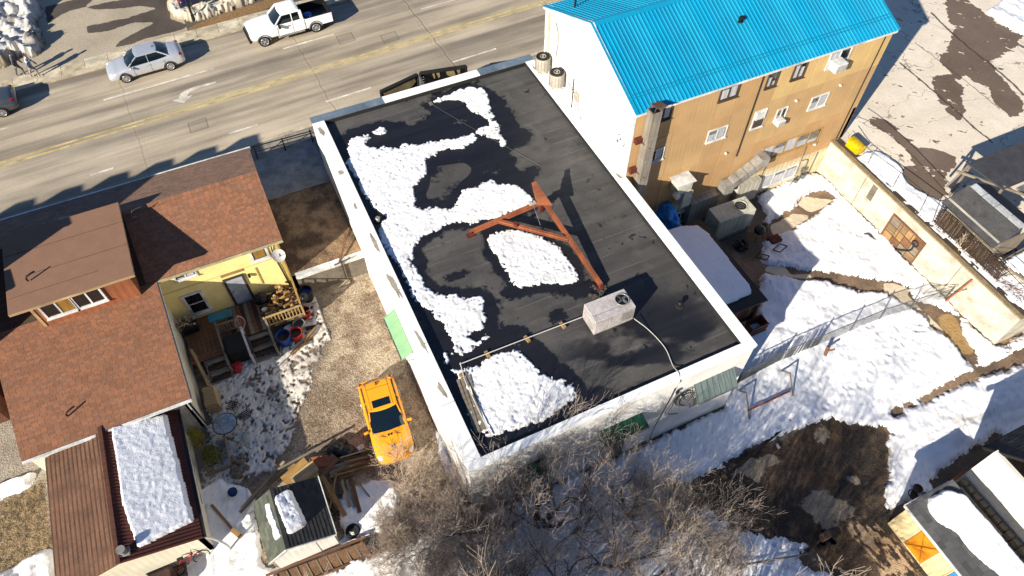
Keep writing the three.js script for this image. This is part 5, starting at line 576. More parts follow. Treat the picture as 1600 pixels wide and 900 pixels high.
// assumed neighbour to the left, out of view, shaped to shade the roofs and road
{ const n = thing('assumed_neighbour', 'assumed taller building out of view, shaped to shade the house roofs and road', 'building', [-22, YL, -25]); const bk = mat('#7c4a38', .9, tSpeck); part(n, 'wall', bx(-32, -15.55, YL - .3, 6.9, -25, -23.9), bk); part(n, 'wall', bx(-34, -15.9, YL - .3, 8.7, -28.3, -25), bk); for (let i = 0; i < 7; i++) { const s = new THREE.Shape(), x = -18.35 - i * 2.58; [[.05, 0], [2.4, 0], [1.25, .72], [.2, .72]].forEach((p, k) => k ? s.lineTo(x + p[0], 8.7 + p[1]) : s.moveTo(x + p[0], 8.7 + p[1])); const q = new THREE.ExtrudeGeometry(s, { depth: .3, bevelEnabled: false }); q.translate(0, 0, -28.4); part(n, 'parapet_block', uvm(q), bk); } part(n, 'roof', [bx(-32.1, -15.5, 6.9, 7.0, -24.99, -23.85)], MT.roofGrey); part(n, 'roof', [bx(-34.1, -15.8, 8.7, 8.8, -28.42, -24.95)], MT.roofGrey); win(n, 'z', [-20, -18.8], 2, 3.4, -23.9); win(n, 'z', [-24, -22.8], 2, 3.4, -23.9); }
// ---------------------------------------------------------------- garage
{
  const g = thing('garage', 'cream garage with brown ribbed roof half under a slab of snow', 'garage', [-10.4, YL, -16.3]); const E0 = [-13.0, 1.0], E1 = [-7.55, .95], RG = [-10.45, 1.75], z0 = -19.45, z1 = -13.2;
  part(g, 'wall', bx(-12.85, -12.7, YL - .2, .95, -19.3, -13.55), MT.cream); part(g, 'wall', bx(-7.95, -7.8, YL - .2, .95, -19.3, -13.55), MT.cream);
  for (const z of [-13.7, -19.35]) { const s = new THREE.Shape(); s.moveTo(-12.85, YL - .2); s.lineTo(-7.8, YL - .2); s.lineTo(-7.8, .9); s.lineTo(-10.45, 1.6); s.lineTo(-12.85, .95); s.closePath(); const q = new THREE.ExtrudeGeometry(s, { depth: .15, bevelEnabled: false }); q.translate(0, 0, z); part(g, 'wall', uvm(q), MT.cream); }
  const side = (a, b, m, nm) => { const L = Math.hypot(b[0] - a[0], b[1] - a[1]); const r = part(g, 'roof', slab(a[0] < b[0] ? [[a[0], a[1], z0], [b[0], b[1], z0], [b[0], b[1], z1], [a[0], a[1], z1]] : [[b[0], b[1], z0], [a[0], a[1], z0], [a[0], a[1], z1], [b[0], b[1], z1]], .08), m); const n = 22, rb = []; for (let i = 0; i <= n; i++) { const t = i / n; rb.push(beam([mix(a[0], b[0], t), mix(a[1], b[1], t) + .012, z0 + .01], [mix(a[0], b[0], t), mix(a[1], b[1], t) + .012, z1 - .01], .035, .03)); } return [r, rb]; };
  const [r1, rb1] = side(E0, RG, mat('#7c5842', .85, tGrime)); const lst = []; for (let i = 0; i <= 13; i++) { const t = i / 13; lst.push(beam([mix(E0[0], RG[0], t), mix(E0[1], RG[1], t) + .01, z0 + .01], [mix(E0[0], RG[0], t), mix(E0[1], RG[1], t) + .004, z1 - .01], .05, .012)); } part(r1, 'rib', lst, mat('#77533e', .85, tGrime));
  const [r2] = side(RG, [-7.55, .95], MT.rustDark); const l2 = []; for (let i = 0; i <= 40; i++) { const z = mix(z0 + .04, z1 - .04, i / 40); l2.push(beam([RG[0], RG[1] + .015, z], [-7.55, .965, z], .05, .03)); } part(r2, 'rib', l2, mat('#5a3026', .8, tStreak)); part(g, 'ridge_cap', [beam([RG[0], RG[1] + .03, z0], [RG[0], RG[1] + .03, z1], .16, .06)], mat('#6b3d2a', .8, tStreak)); part(g, 'gutter', [bx(-7.55, -7.42, .83, .93, z0, z1)], MT.dark); part(g, 'chimney_pipe', [cyl(.13, .13, .4, 14, -10.2, 1.85, -13.55), cyl(.17, .17, .05, 14, -10.2, 2.07, -13.55), rbx(.4, .1, .34, .02, -10.2, 1.7, -13.55)], MT.galv); part(g, 'pole_prop', [bar([-7.35, 1.0, -17.6], [-7.3, .95, -14.6], .018)], MT.steel);
  const q = rawMesh('roof_snow', snowGeo({ b: [-10.4, -19.6, -7.3, -13], step: .05, fill: [[[-10.05, -19.2], [-7.95, -19.3], [-7.72, -14.0], [-9.75, -13.55], [-10.0, -15.5]]], base: (x) => mix(1.75, .95, (x + 10.45) / 2.9), T: .2, blur: 1, amp: .2, freq: 1.6, lump: .03, lf: .9, dirt: .06, sd: 91, rag: .12 }), snowMat); q.userData = { label: 'thick snow slab on the right slope of the brown garage roof', category: 'snow', group: 'snow slabs on small roofs' };
}
// ---------------------------------------------------------------- small garden shed
{
  const g = thing('garden_shed', 'small white shed with dark green shingle roof and snow on it', 'shed', [-4.1, YL, -12.6]); const z0 = -14.0, z1 = -11.3, ex0 = [-5.5, .35], ex1 = [-2.7, .35], rg = [-4.62, 1.02];
  part(g, 'wall', [bx(-5.35, -5.25, YL - .1, .35, -13.8, -11.5), bx(-2.95, -2.85, YL - .1, .35, -13.8, -11.5)], MT.sidingWhite);
  for (const z of [-13.8, -11.55]) { const s = new THREE.Shape(); s.moveTo(-5.35, YL - .1); s.lineTo(-2.85, YL - .1); s.lineTo(-2.85, .3); s.lineTo(-4.62, .92); s.lineTo(-5.35, .38); s.closePath(); const q = new THREE.ExtrudeGeometry(s, { depth: .1, bevelEnabled: false }); q.translate(0, 0, z); const w = part(g, 'wall', uvm(q), MT.sidingWhite); if (z > -12) part(w, 'door', [bx(-4.58, -3.6, YL, .2, -11.45, -11.43)], MT.sidingWhite); }
  const a = [[ex0[0], ex0[1], z0], [rg[0], rg[1], z0], [rg[0], rg[1], z1], [ex0[0], ex0[1], z1]], b = [[rg[0], rg[1], z0], [ex1[0], ex1[1], z0], [ex1[0], ex1[1], z1], [rg[0], rg[1], z1]]; const GR = { a: [.05, .06, .045], b: [.13, .14, .10], c: [.09, .09, .08] }, GB = { a: [.018, .018, .02], b: [.05, .05, .05], c: [.04, .04, .04] };
  const r1 = part(g, 'roof', slab(a, .07), MT.roofGreen), r2 = part(g, 'roof', slab(b, .07), MT.roofBlack); part(r1, 'shingles', shingles([a[1], a[2], a[3], a[0]], shMat, 8, .3, GR), shMat, 'stuff'); part(r2, 'shingles', shingles([b[3], b[0], b[1], b[2]].map((p, i) => [b[0], b[3], b[2], b[1]][i]), shMat, 13, .3, GB), shMat, 'stuff');
  part(g, 'trim', [beam([ex1[0] + .02, ex1[1], z0], [ex1[0] + .02, ex1[1], z1], .04, .1), beam([rg[0], rg[1] - .06, z1 + .02], [ex1[0], ex1[1] - .06, z1 + .02], .04, .1), beam([rg[0], rg[1] - .06, z1 + .02], [ex0[0], ex0[1] - .06, z1 + .02], .04, .1)], MT.white);
  const sy = (x) => x < rg[0] ? mix(ex0[1], rg[1], (x - ex0[0]) / (rg[0] - ex0[0])) : mix(rg[1], ex1[1], (x - rg[0]) / (ex1[0] - rg[0]));
  const q = rawMesh('roof_snow', snowGeo({ b: [-5.6, -14.2, -2.6, -11.2], step: .04, fill: [[[-4.55, -13.6], [-3.85, -13.75], [-3.62, -12.0], [-4.4, -11.8]]], base: sy, T: .24, blur: 2, amp: .12, freq: 2, lump: .05, dirt: .05, sd: 101, pits: .05 }), snowMat); q.userData = { label: 'loaf-shaped snow slab on the black slope of the garden shed', category: 'snow', group: 'snow slabs on small roofs' };
  const q2 = rawMesh('roof_snow', snowGeo({ b: [-5.6, -14.2, -4.5, -11.2], step: .035, fill: [[[-5.0, -13.6], [-4.78, -13.5], [-4.72, -12.6], [-4.66, -11.9], [-5.0, -11.9], [-4.95, -12.5], [-5.05, -13.0]]], base: sy, T: .07, blur: 1, amp: .35, freq: 3, lump: .03, dirt: .05, sd: 111 }), snowMat); q2.userData = { label: 'ragged snow remnant on the green slope of the garden shed', category: 'snow', group: 'snow slabs on small roofs' };
}
// ---------------------------------------------------------------- rear yard: wall, fence, shed, equipment
{
  const w = thing('retaining_wall', 'tall cream concrete retaining wall along the right side of the snowy yard', 'retaining wall', [31.5, YR, -14.2]);
  part(w, 'wall', bx(31.4, 31.85, -2.7, .32, -21.4, -7.1), MT.concWall); part(w, 'wall', bx(31.85, 44, -2.7, .3, -7.5, -7.1), MT.concWall); part(w, 'wall_top', [bx(31.36, 31.9, .32, .42, -21.4, -7.06)], mat('#b59f7a', .95, tSpeck)); part(w, 'moss_strip', [bx(31.62, 31.92, .42, .435, -21.3, -7.1)], mat('#5b4c3c', .95, tSpeck)); part(w, 'pour_seam', [-18.2, -10.9].map(z => bx(31.385, 31.4, -2.6, .3, z, z + .03)), MT.concDark); part(w, 'stain', [bx(31.39, 31.4, -.9, .2, -17.6, -17.2)], MT.concDark);
  const f = win(w, 'x', [-15.5, -13.15], -2.1, -.35, 31.4, { panes: 1, fr: MT.woodBrown, t: .12 }); for (let i = 0; i < 3; i++) for (let k = 0; k < 4; k++) part(f, 'board', bx(31.34, 31.36, -2.1 + i * .585, -1.56 + i * .585, -15.5 + k * .59, -14.94 + k * .59), [MT.wood, MT.woodBrown, MT.woodGrey, mat('#9b8163', .85, tWood)][(i * 3 + k) % 4]); part(f, 'bar', [0, 1, 2, 3].map(k => bx(31.3, 31.34, -2.1, -.35, -15.52 + k * .785, -15.48 + k * .785)), MT.woodBrown);
  part(w, 'hose', [tube([[31.3, -.8, -13.6], [31.2, -1.2, -13.5], [31.25, -1.7, -13.9], [31.0, -2.1, -14.6], [30.7, -2.05, -15.4], [30.5, -1.9, -15.8], [30.4, -2.1, -16.0]], .05, 6), (() => { const t = new THREE.TorusGeometry(.18, .05, 6, 16); t.rotateY(Math.PI / 2); t.translate(31.28, -.75, -13.55); return t.toNonIndexed(); })()], MT.cable);
  single('rust_pipe', 'orange rusty pipe leaning on the cream retaining wall by the fence end', 'pipe', bar([31.36, .1, -10.05], [31.1, -2.3, -10.3], .05), MT.rust, [31.1, YR, -10.3]);
}
{ // chain link fence with a run of dark slats nearest the building
  const f = thing('chain_link_fence', 'low chain link fence across the snow from the building to the retaining wall', 'fence', [24, YR, -10.9]);
  const P = [[16.9, -10.85], [18.3, -10.98], [20.5, -11.08], [22.9, -11.0], [25.0, -10.95], [27.0, -10.9], [29.0, -10.7], [31.2, -10.4]], H = 1.25; const y0 = YR - .1;
  P.forEach(([x, z], i) => { part(f, 'post', [cyl(.03, .03, H + .15, 8, x, y0 + H / 2, z), cyl(.04, .02, .05, 8, x, y0 + H + .1, z)], MT.steel); if (i) { const [a, b] = P[i - 1]; part(f, 'rail', bar([a, y0 + H, b], [x, y0 + H, z], .022), MT.steel); const n = Math.round((x - a) / .1), gs = []; for (let k = -13; k < n; k++) for (const s of [1, -1]) { let u0 = k / n, u1 = (k + 13) / n, v0 = 0, v1 = 1; if (u0 < 0) { v0 = -u0 * n / 13; u0 = 0; } if (u1 > 1) { v1 = 1 - (u1 - 1) * n / 13; u1 = 1; } if (s < 0) { v0 = 1 - v0; v1 = 1 - v1; } gs.push(bar([mix(a, x, u0), y0 + v0 * H, mix(b, z, u0)], [mix(a, x, u1), y0 + v1 * H, mix(b, z, u1)], .0045, 3)); } part(f, 'wire_mesh', gs, MT.wire, 'stuff'); } });
  for (let s = 0; s < 3; s++) { const [a, b] = P[s], [x, z] = P[s + 1]; const gs = []; const n = Math.round((x - a) / .11); for (let i = 0; i < n; i++) { const t = (i + .5) / n; if (s === 2 && rnd() < .3) continue; gs.push(box(.085, H - .1 - rnd() * .2, .012, mix(a, x, t), y0 + H / 2 - .05 + rr(-.05, .05), mix(b, z, t) + .02, 0, rr(-.3, .3), rr(-.04, .04))); } part(f, 'slats', gs, mat('#4c5256', .8, tGrime), 'stuff'); }
  part(f, 'brace', [bar([31.2, y0 + H + .4, -10.3], [30.0, y0, -11.4], .02), bar([31.3, y0 + H + .5, -9.9], [30.8, y0, -10.8], .02), bar([29.3, y0, -10.9], [30.8, y0 + H + .2, -10.5], .015)], MT.steel); 
  const st = thing('stump', 'old wooden stump leaning against the fence in the snow', 'stump', [22.9, YR, -10.3]); part(st, 'stump', [bar([22.8, YR - .1, -10.25], [22.95, YR + .75, -10.5], .1, 7, .08), bar([22.85, YR + .5, -10.4], [23.1, YR + .8, -10.2], .05, 6)], MT.woodBrown);
}
{ // trestle frame
  const t = thing('trestle', 'rusty metal trestle frame standing in the snow behind the building', 'trestle', [18.6, YR, -9.5]);
  for (const x of [17.1, 19.75]) { part(t, 'leg', beam([x + .3, YR + .95, -10.0], [x - .1, YR - .05, -8.7], .06, .06), MT.woodGrey); part(t, 'leg', beam([x + .3, YR + .95, -10.0], [x + .5, YR - .05, -10.7], .06, .06), MT.woodGrey); } part(t, 'crossbar', beam([17.15, YR + .42, -9.35], [19.75, YR + .42, -9.35], .07, .09), MT.rust); 
}
{ // snow-topped lean-to by the wall of the flat-roofed building
  const s = thing('lean_to', 'dark wooden lean-to with a thick snow cover beside the flat-roofed building', 'shed', [19.2, YR, -16.4]); const z0 = -19.6, z1 = -13.5;
  part(s, 'wall', [bx(20.55, 20.7, YR - .1, .05, z0 + .2, z1 - .2), bx(17.2, 20.55, YR - .1, .0, z0 + .2, z0 + .35)], MT.woodDark); for (let i = 0; i < 12; i++) part(s, 'board', bx(17.3 + i * .28, 17.56 + i * .28, YR, .0, z1 - .32, z1 - .29), [MT.woodDark, MT.rustDark, MT.woodBrown][(i * 2) % 3]); part(s, 'roof', slab([[17.0, .35, z0], [20.85, .1, z0], [20.85, .1, z1], [17.0, .35, z1]], .1), MT.dark); 
  const q = rawMesh('roof_snow', snowGeo({ b: [16.9, -19.9, 21, -13.2], step: .05, fill: [[[17.0, -19.5], [19.4, -19.5], [20.3, -19.2], [20.55, -18.4], [20.45, -14.6], [20.3, -14.2], [17.0, -14.0]]], base: (x) => mix(.35, .1, (x - 17) / 3.85), T: .2, blur: 1, amp: .04, freq: 1.5, lump: .03, dirt: .05, sd: 121, rag: .05 }), snowMat); q.userData = { label: 'smooth snow slab on the dark lean-to in the shade', category: 'snow', group: 'snow slabs on small roofs' };
  const c = thing('wood_crate', 'reddish brown wooden crate in the snow at the end of the lean-to', 'crate', [20.4, YR, -13.3]); part(c, 'side', [bx(19.9, 20.95, YR, YR + .9, -13.55, -13.5), bx(19.9, 20.95, YR, YR + .9, -12.95, -12.9), bx(19.9, 19.95, YR, YR + .9, -13.5, -12.95), bx(20.9, 20.95, YR, YR + .9, -13.5, -12.95)], MT.rustDark); part(c, 'slat', [.25, .55, .85].map(y => bx(19.88, 20.97, YR + y, YR + y + .08, -12.9, -12.87)), MT.woodBrown); part(c, 'bottom', bx(19.95, 20.9, YR, YR + .05, -13.5, -12.95), MT.woodDark);
  const fr = thing('picture_frame', 'pale wooden frame leaning between crate and lean-to', 'frame', [19.6, YR, -13.35]); part(fr, 'frame', [beam([19.2, YR, -13.3], [19.2, YR + 1.1, -13.42], .07, .06), beam([19.75, YR, -13.3], [19.75, YR + 1.1, -13.42], .07, .06), beam([19.2, YR + 1.1, -13.42], [19.75, YR + 1.1, -13.42], .07, .06), beam([19.2, YR + .1, -13.32], [19.75, YR + .1, -13.32], .07, .06)], MT.wood);
}
{ // ground unit by the tan wall
  const h = thing('ground_unit', 'big grey green air handler with fan standing beside the tan wall', 'air conditioner', [23.4, YR, -19.6]); const c = [23.2, -19.75], a = -.02;
  part(h, 'housing', rbx(2.5, 1.45, 1.15, .03, c[0], -1.0, c[1], 0, a, 0), MT.acPale); part(h, 'base', box(2.4, .3, 1.1, c[0], -1.9, c[1]), MT.galv); part(h, 'leg', [[-1.1, -.5], [1.1, -.5], [-1.1, .5], [1.1, .5]].map(([x, z]) => bx(c[0] + x - .05, c[0] + x + .05, YR - .1, -1.7, c[1] + z - .05, c[1] + z + .05)), MT.steel);
  const f = part(h, 'fan', cyl(.36, .36, .03, 24, c[0] + .55, -.265, c[1]), MT.black); part(f, 'ring', (() => { const t = new THREE.TorusGeometry(.37, .035, 6, 26); t.rotateX(Math.PI / 2); t.translate(c[0] + .55, -.25, c[1]); return t.toNonIndexed(); })(), MT.acPale); part(f, 'guard', [0, 1, 2, 3].map(i => box(.7, .015, .02, c[0] + .55, -.235, c[1], 0, i * Math.PI / 4, 0)).concat((() => { const t = new THREE.TorusGeometry(.2, .012, 5, 18); t.rotateX(Math.PI / 2); t.translate(c[0] + .55, -.235, c[1]); return [t.toNonIndexed()]; })()), MT.steel);
  part(h, 'panel', [bx(c[0] - 1.2, c[0] - .1, -1.6, -.4, c[1] + .57, c[1] + .59), bx(c[0] - .05, c[0] + 1.2, -1.6, -.4, c[1] + .57, c[1] + .59)], mat('#aab0a0', .5, tStreak));
}
{ // tarpaulin and junk in the shaded corner
  const g = new THREE.IcosahedronGeometry(1, 5); const p = g.attributes.position; for (let i = 0; i < p.count; i++) { const x = p.getX(i), y = p.getY(i), z = p.getZ(i); const n = fbm(x * 2.3 + y * 1.7 + 5, z * 2.3 - y * 1.3 + 5, 4), k = .65 + .8 * n, cr = Math.abs(fbm(x * 5 + y * 4, z * 5 + y * 3, 3) - .5); p.setXYZ(i, x * .62 * (k - cr * .5), Math.max(-.9, y * 1.25 * (k - cr * .4)), z * 1.05 * (k - cr * .5)); } g.computeVertexNormals(); g.translate(19.5, -.9, -21.0 + .2);
  single('blue_tarpaulin', 'crumpled bright blue tarpaulin draped over a heap beside the tan wall', 'tarpaulin', g.toNonIndexed(), MT.blueTarp, [19.5, YR, -20.8]);
  const b = thing('lidded_bin', 'grey storage box with blue rim in the shaded corner by the wall', 'box', [18.5, YR, -19.8]); part(b, 'body', rbx(.9, .8, .7, .05, 18.3, YR + .4, -20.0, 0, .2, 0), MT.galv); part(b, 'lid', rbx(.96, .1, .76, .04, 18.3, YR + .85, -20.0, 0, .2, 0), MT.acBeige);
  const jk = (lab, x, z, s, m, cat = 'scrap') => { const t = thing('scrap_heap', lab, cat, [x, YR, z]); const gs = []; const r = rngOf(Math.round(x * 100)); for (let i = 0; i < 14; i++) gs.push(box(s * (.2 + r() * .7), s * (.08 + r() * .3), s * (.15 + r() * .4), x + (r() - .5) * s * 1.2, YR + r() * s * .6, z + (r() - .5) * s, r() - .5, r() * 3, r() - .5)); part(t, 'pieces', gs, m); };
  jk('heap of dark junk under the blue tarpaulin', 19.4, -20.0, .7, MT.woodDark); jk('dark scrap heap between the ground unit and the brown path', 23.3, -18.3, .6, MT.dark); jk('dark junk in the doorway under the basement window', 21.2, -20.3, .6, MT.woodDark);
  const ch = thing('black_grill', 'black kettle grill on legs beside the brown path in the snow', 'grill', [24.9, YR, -18.4]); part(ch, 'bowl', (() => { const s = new THREE.SphereGeometry(.34, 16, 10); s.scale(1, .8, 1); s.translate(24.6, YR + .7, -18.5); return s.toNonIndexed(); })(), MT.black); part(ch, 'lid', (() => { const s = new THREE.SphereGeometry(.27, 14, 8); s.scale(1, .45, 1); s.rotateX(.9); s.translate(25.15, YR + .55, -18.65); return s.toNonIndexed(); })(), MT.black); for (const [dx, dz] of [[-.3, .2], [.3, .2], [0, -.35]]) part(ch, 'leg', bar([24.6 + dx * .5, YR + .5, -18.5 + dz * .5], [24.6 + dx, YR, -18.5 + dz], .02), MT.dark);
  const fr = (lab, x, z, w, d, r) => { const t = thing('metal_frame', lab, 'frame', [x, YR + .2, z]); part(t, 'frame', [[-w, -d, w, -d], [w, -d, w, d], [w, d, -w, d], [-w, d, -w, -d]].map(([a, b, c2, e]) => { const q = (u, v) => [x + u * Math.cos(r) + v * Math.sin(r), YR + .24 + .2 * (v > 0), z - u * Math.sin(r) + v * Math.cos(r)]; return bar(q(a, b), q(c2, e), .035); }), MT.dark); };
  fr('small black metal frame lying flat on the snow', 25.1, -17.1, .34, .22, .3); fr('bent dark folding frame standing in the snow by the path', 23.8, -17.0, .18, .3, .5);
  const fl = thing('garden_planter', 'square planter with dead stems on the brown path', 'planter', [24.9, YR, -17.9]); part(fl, 'box', bx(25.0, 25.7, YR, YR + .28, -18.1, -17.6), MT.rustDark); part(fl, 'stems', Array.from({ length: 12 }, () => { const x = rr(25.05, 25.65), z = rr(-18.05, -17.65); return bar([x, YR + .2, z], [x + rr(-.15, .15), YR + rr(.4, .6), z + rr(-.1, .1)], .012, 4); }), MT.wood);
}
// ---------------------------------------------------------------- upper right: yellow bin, wires, grey sheds
{
  const b = thing('yellow_bin', 'bright yellow grit bin on the snow behind the block corner', 'bin', [32.2, YP, -20.3]); part(b, 'body', rbx(.62, .5, .95, .06, 32.15, YP + .28, -20.25, 0, .05, 0), MT.yellowBin); part(b, 'lid', (() => { const c = cyl(.32, .32, .98, 16, 0, 0, 0, Math.PI / 2, 0, 0); c.scale(1, .45, 1); c.translate(32.15, YP + .54, -20.25); return c; })(), MT.yellowBin); 
  const wr = (lab, pts) => single('overhead_wire', lab, 'wire', tube(pts, .018, 5, 60), MT.cable, pts[0]);
  wr('sagging black cable above the snow strip, nearest the retaining wall', [[32.3, 1.2, -21.0], [32.3, 1.0, -19.6], [32.5, 1.05, -17.5], [32.4, 1.3, -14.8], [32.1, 1.6, -12], [31.2, 2.1, -8], [30.5, 2.6, -5]]);
  wr('thin black cable looping above the car park edge', [[32.35, 2.1, -21.2], [33.4, 1.6, -20.6], [33.9, 1.3, -18.4], [33.4, 1.4, -15.2], [32.2, 1.9, -11.3], [31.3, 2.4, -7.5]]);
  for (let i = 0; i < 4; i++) single('snow_stake', `thin metal stake along the retaining wall, ${['nearest the', 'second from the', 'third from the', 'farthest from the'][i]} yellow bin`, 'stake', bar([32.0, .4, -18.9 + i * 2.1], [32.05, 1.2, -19.0 + i * 2.1], .018), MT.steel, [32, .4, -18.9 + i * 2.1]);
}
{ // grey shed with a pale panel strip, and the open carport behind it
  const s = thing('grey_shed', 'grey garden shed with a row of four pale roof panels', 'shed', [32.6, YP, -12]); const z0 = -13.7, z1 = -10.45;
  part(s, 'wall', [bx(32.35, 32.45, YP, 2.4, z0, z1), bx(32.45, 34.5, YP, 2.0, z0, z0 + .1), bx(32.45, 34.5, YP, 2.0, z1 - .1, z1)], MT.woodGrey); 
  part(s, 'siding_strip', slab([[31.55, 2.28, z0 - .05], [31.95, 2.48, z0 - .05], [31.95, 2.48, z1 + .05], [31.55, 2.28, z1 + .05]], .05), MT.siding);
  part(s, 'roof', slab([[31.55, 2.3, z0 - .1], [33.05, 2.95, z0 - .1], [33.05, 2.95, z1 + .1], [31.55, 2.3, z1 + .1]], .07), MT.roofGrey); part(s, 'roof', slab([[33.4, 2.95, z0 - .1], [35.2, 2.0, z0 - .1], [35.2, 2.0, z1 + .1], [33.4, 2.95, z1 + .1]], .07), MT.roofGrey);
  for (let i = 0; i < 4; i++) part(s, 'pale_panel', slab([[33.0, 2.95, z0 + i * .82], [33.4, 2.99, z0 + i * .82], [33.4, 2.99, z0 + i * .82 + .78], [33.0, 2.95, z0 + i * .82 + .78]], .05), mat('#c9cacb', .6, tGrime));
  const fr = thing('wicker_screen', 'woven brown screen fence between the grey shed and the retaining wall', 'fence', [32.1, YP, -11.5]); const gs = []; for (let i = 0; i < 60; i++) { const z = -13.8 + i * .075; gs.push(beam([32.1 + .08 * Math.sin(i), YP, z], [32.05 + .08 * Math.sin(i * 1.7), 1.5, z + rr(-.3, .3)], .035, .03)); } for (let i = 0; i < 10; i++) gs.push(beam([32.1 - i * .005, YP + .1 + i * .12, -13.8], [32.1 - i * .005, YP + .1 + i * .12, -9.3], .03, .04)); part(fr, 'twigs', gs, MT.woodDark, 'stuff');
  const c = thing('carport', 'open carport with dark sheet roof on wooden posts', 'carport', [37, YP, -14]); part(c, 'roof', slab([[34.3, 2.85, -15.1], [44, 2.85, -15.1], [44, 2.55, -12.9], [34.9, 2.55, -13.0]], .08), MT.roofDark); for (const [x, z] of [[34.6, -15], [35.1, -13.1], [39, -15], [39, -13]]) part(c, 'post', beam([x, YP, z], [x, 2.6, z], .12, .12), MT.woodGrey); part(c, 'rafter', [beam([34.0, 2.3, -15.2], [36.5, 2.4, -11.2], .09, .12), beam([33.4, 1.6, -14.9], [34.4, 2.7, -15.0], .1, .1)], MT.woodGrey); part(c, 'tarp_sheet', slab([[35.9, 2.3, -12.9], [36.9, 2.35, -12.9], [37.6, 2.0, -11.2], [36.4, 1.95, -11.2]], .03), MT.galv); part(c, 'corrugation', Array.from({ length: 9 }, (_, i) => beam([36.0 + i * .12, 2.33, -12.88], [36.55 + i * .13, 2.0, -11.2], .05, .03)), MT.steel);
  const w = thing('snowy_lean_to', 'low white roof under snow right of the grey shed', 'shed', [34, YP, -8.6]); part(w, 'roof', slab([[32.6, 1.0, -10.0], [37, 1.15, -10.35], [37, 1.0, -7.7], [33.2, .85, -7.7]], .1), MT.woodGrey); part(w, 'wall', [bx(33.2, 37, YP, .8, -7.95, -7.85), bx(33.1, 33.2, YP, .8, -9.8, -7.85)], MT.siding);
  const q = rawMesh('roof_snow', snowGeo({ b: [32.4, -10.5, 37.2, -7.5], step: .07, fill: [[[32.7, -9.9], [37, -10.2], [37, -7.8], [33.3, -7.8]]], base: () => 1.0, T: .2, blur: 1, amp: .1, freq: 1.4, lump: .03, dirt: .04, sd: 131 }), snowMat); q.userData = { label: 'bright snow sheet on the low roof right of the grey shed', category: 'snow', group: 'snow slabs on small roofs' };
  const bh = thing('brush_heap', 'heap of cut brush and branches behind the retaining wall', 'brush', [33, YP, -9]); part(bh, 'branches', Array.from({ length: 130 }, () => { const x = rr(31.95, 32.9), z = rr(-11.8, -7.6), a = rr(0, 3.1), l = rr(.25, .7); return bar([x, YP + rr(.05, .25), z], [Math.max(31.9, x + Math.cos(a) * l * .6), YP + rr(.1, .55), z + Math.sin(a) * l], .012, 4, .006); }), MT.woodBrown, 'stuff');
}
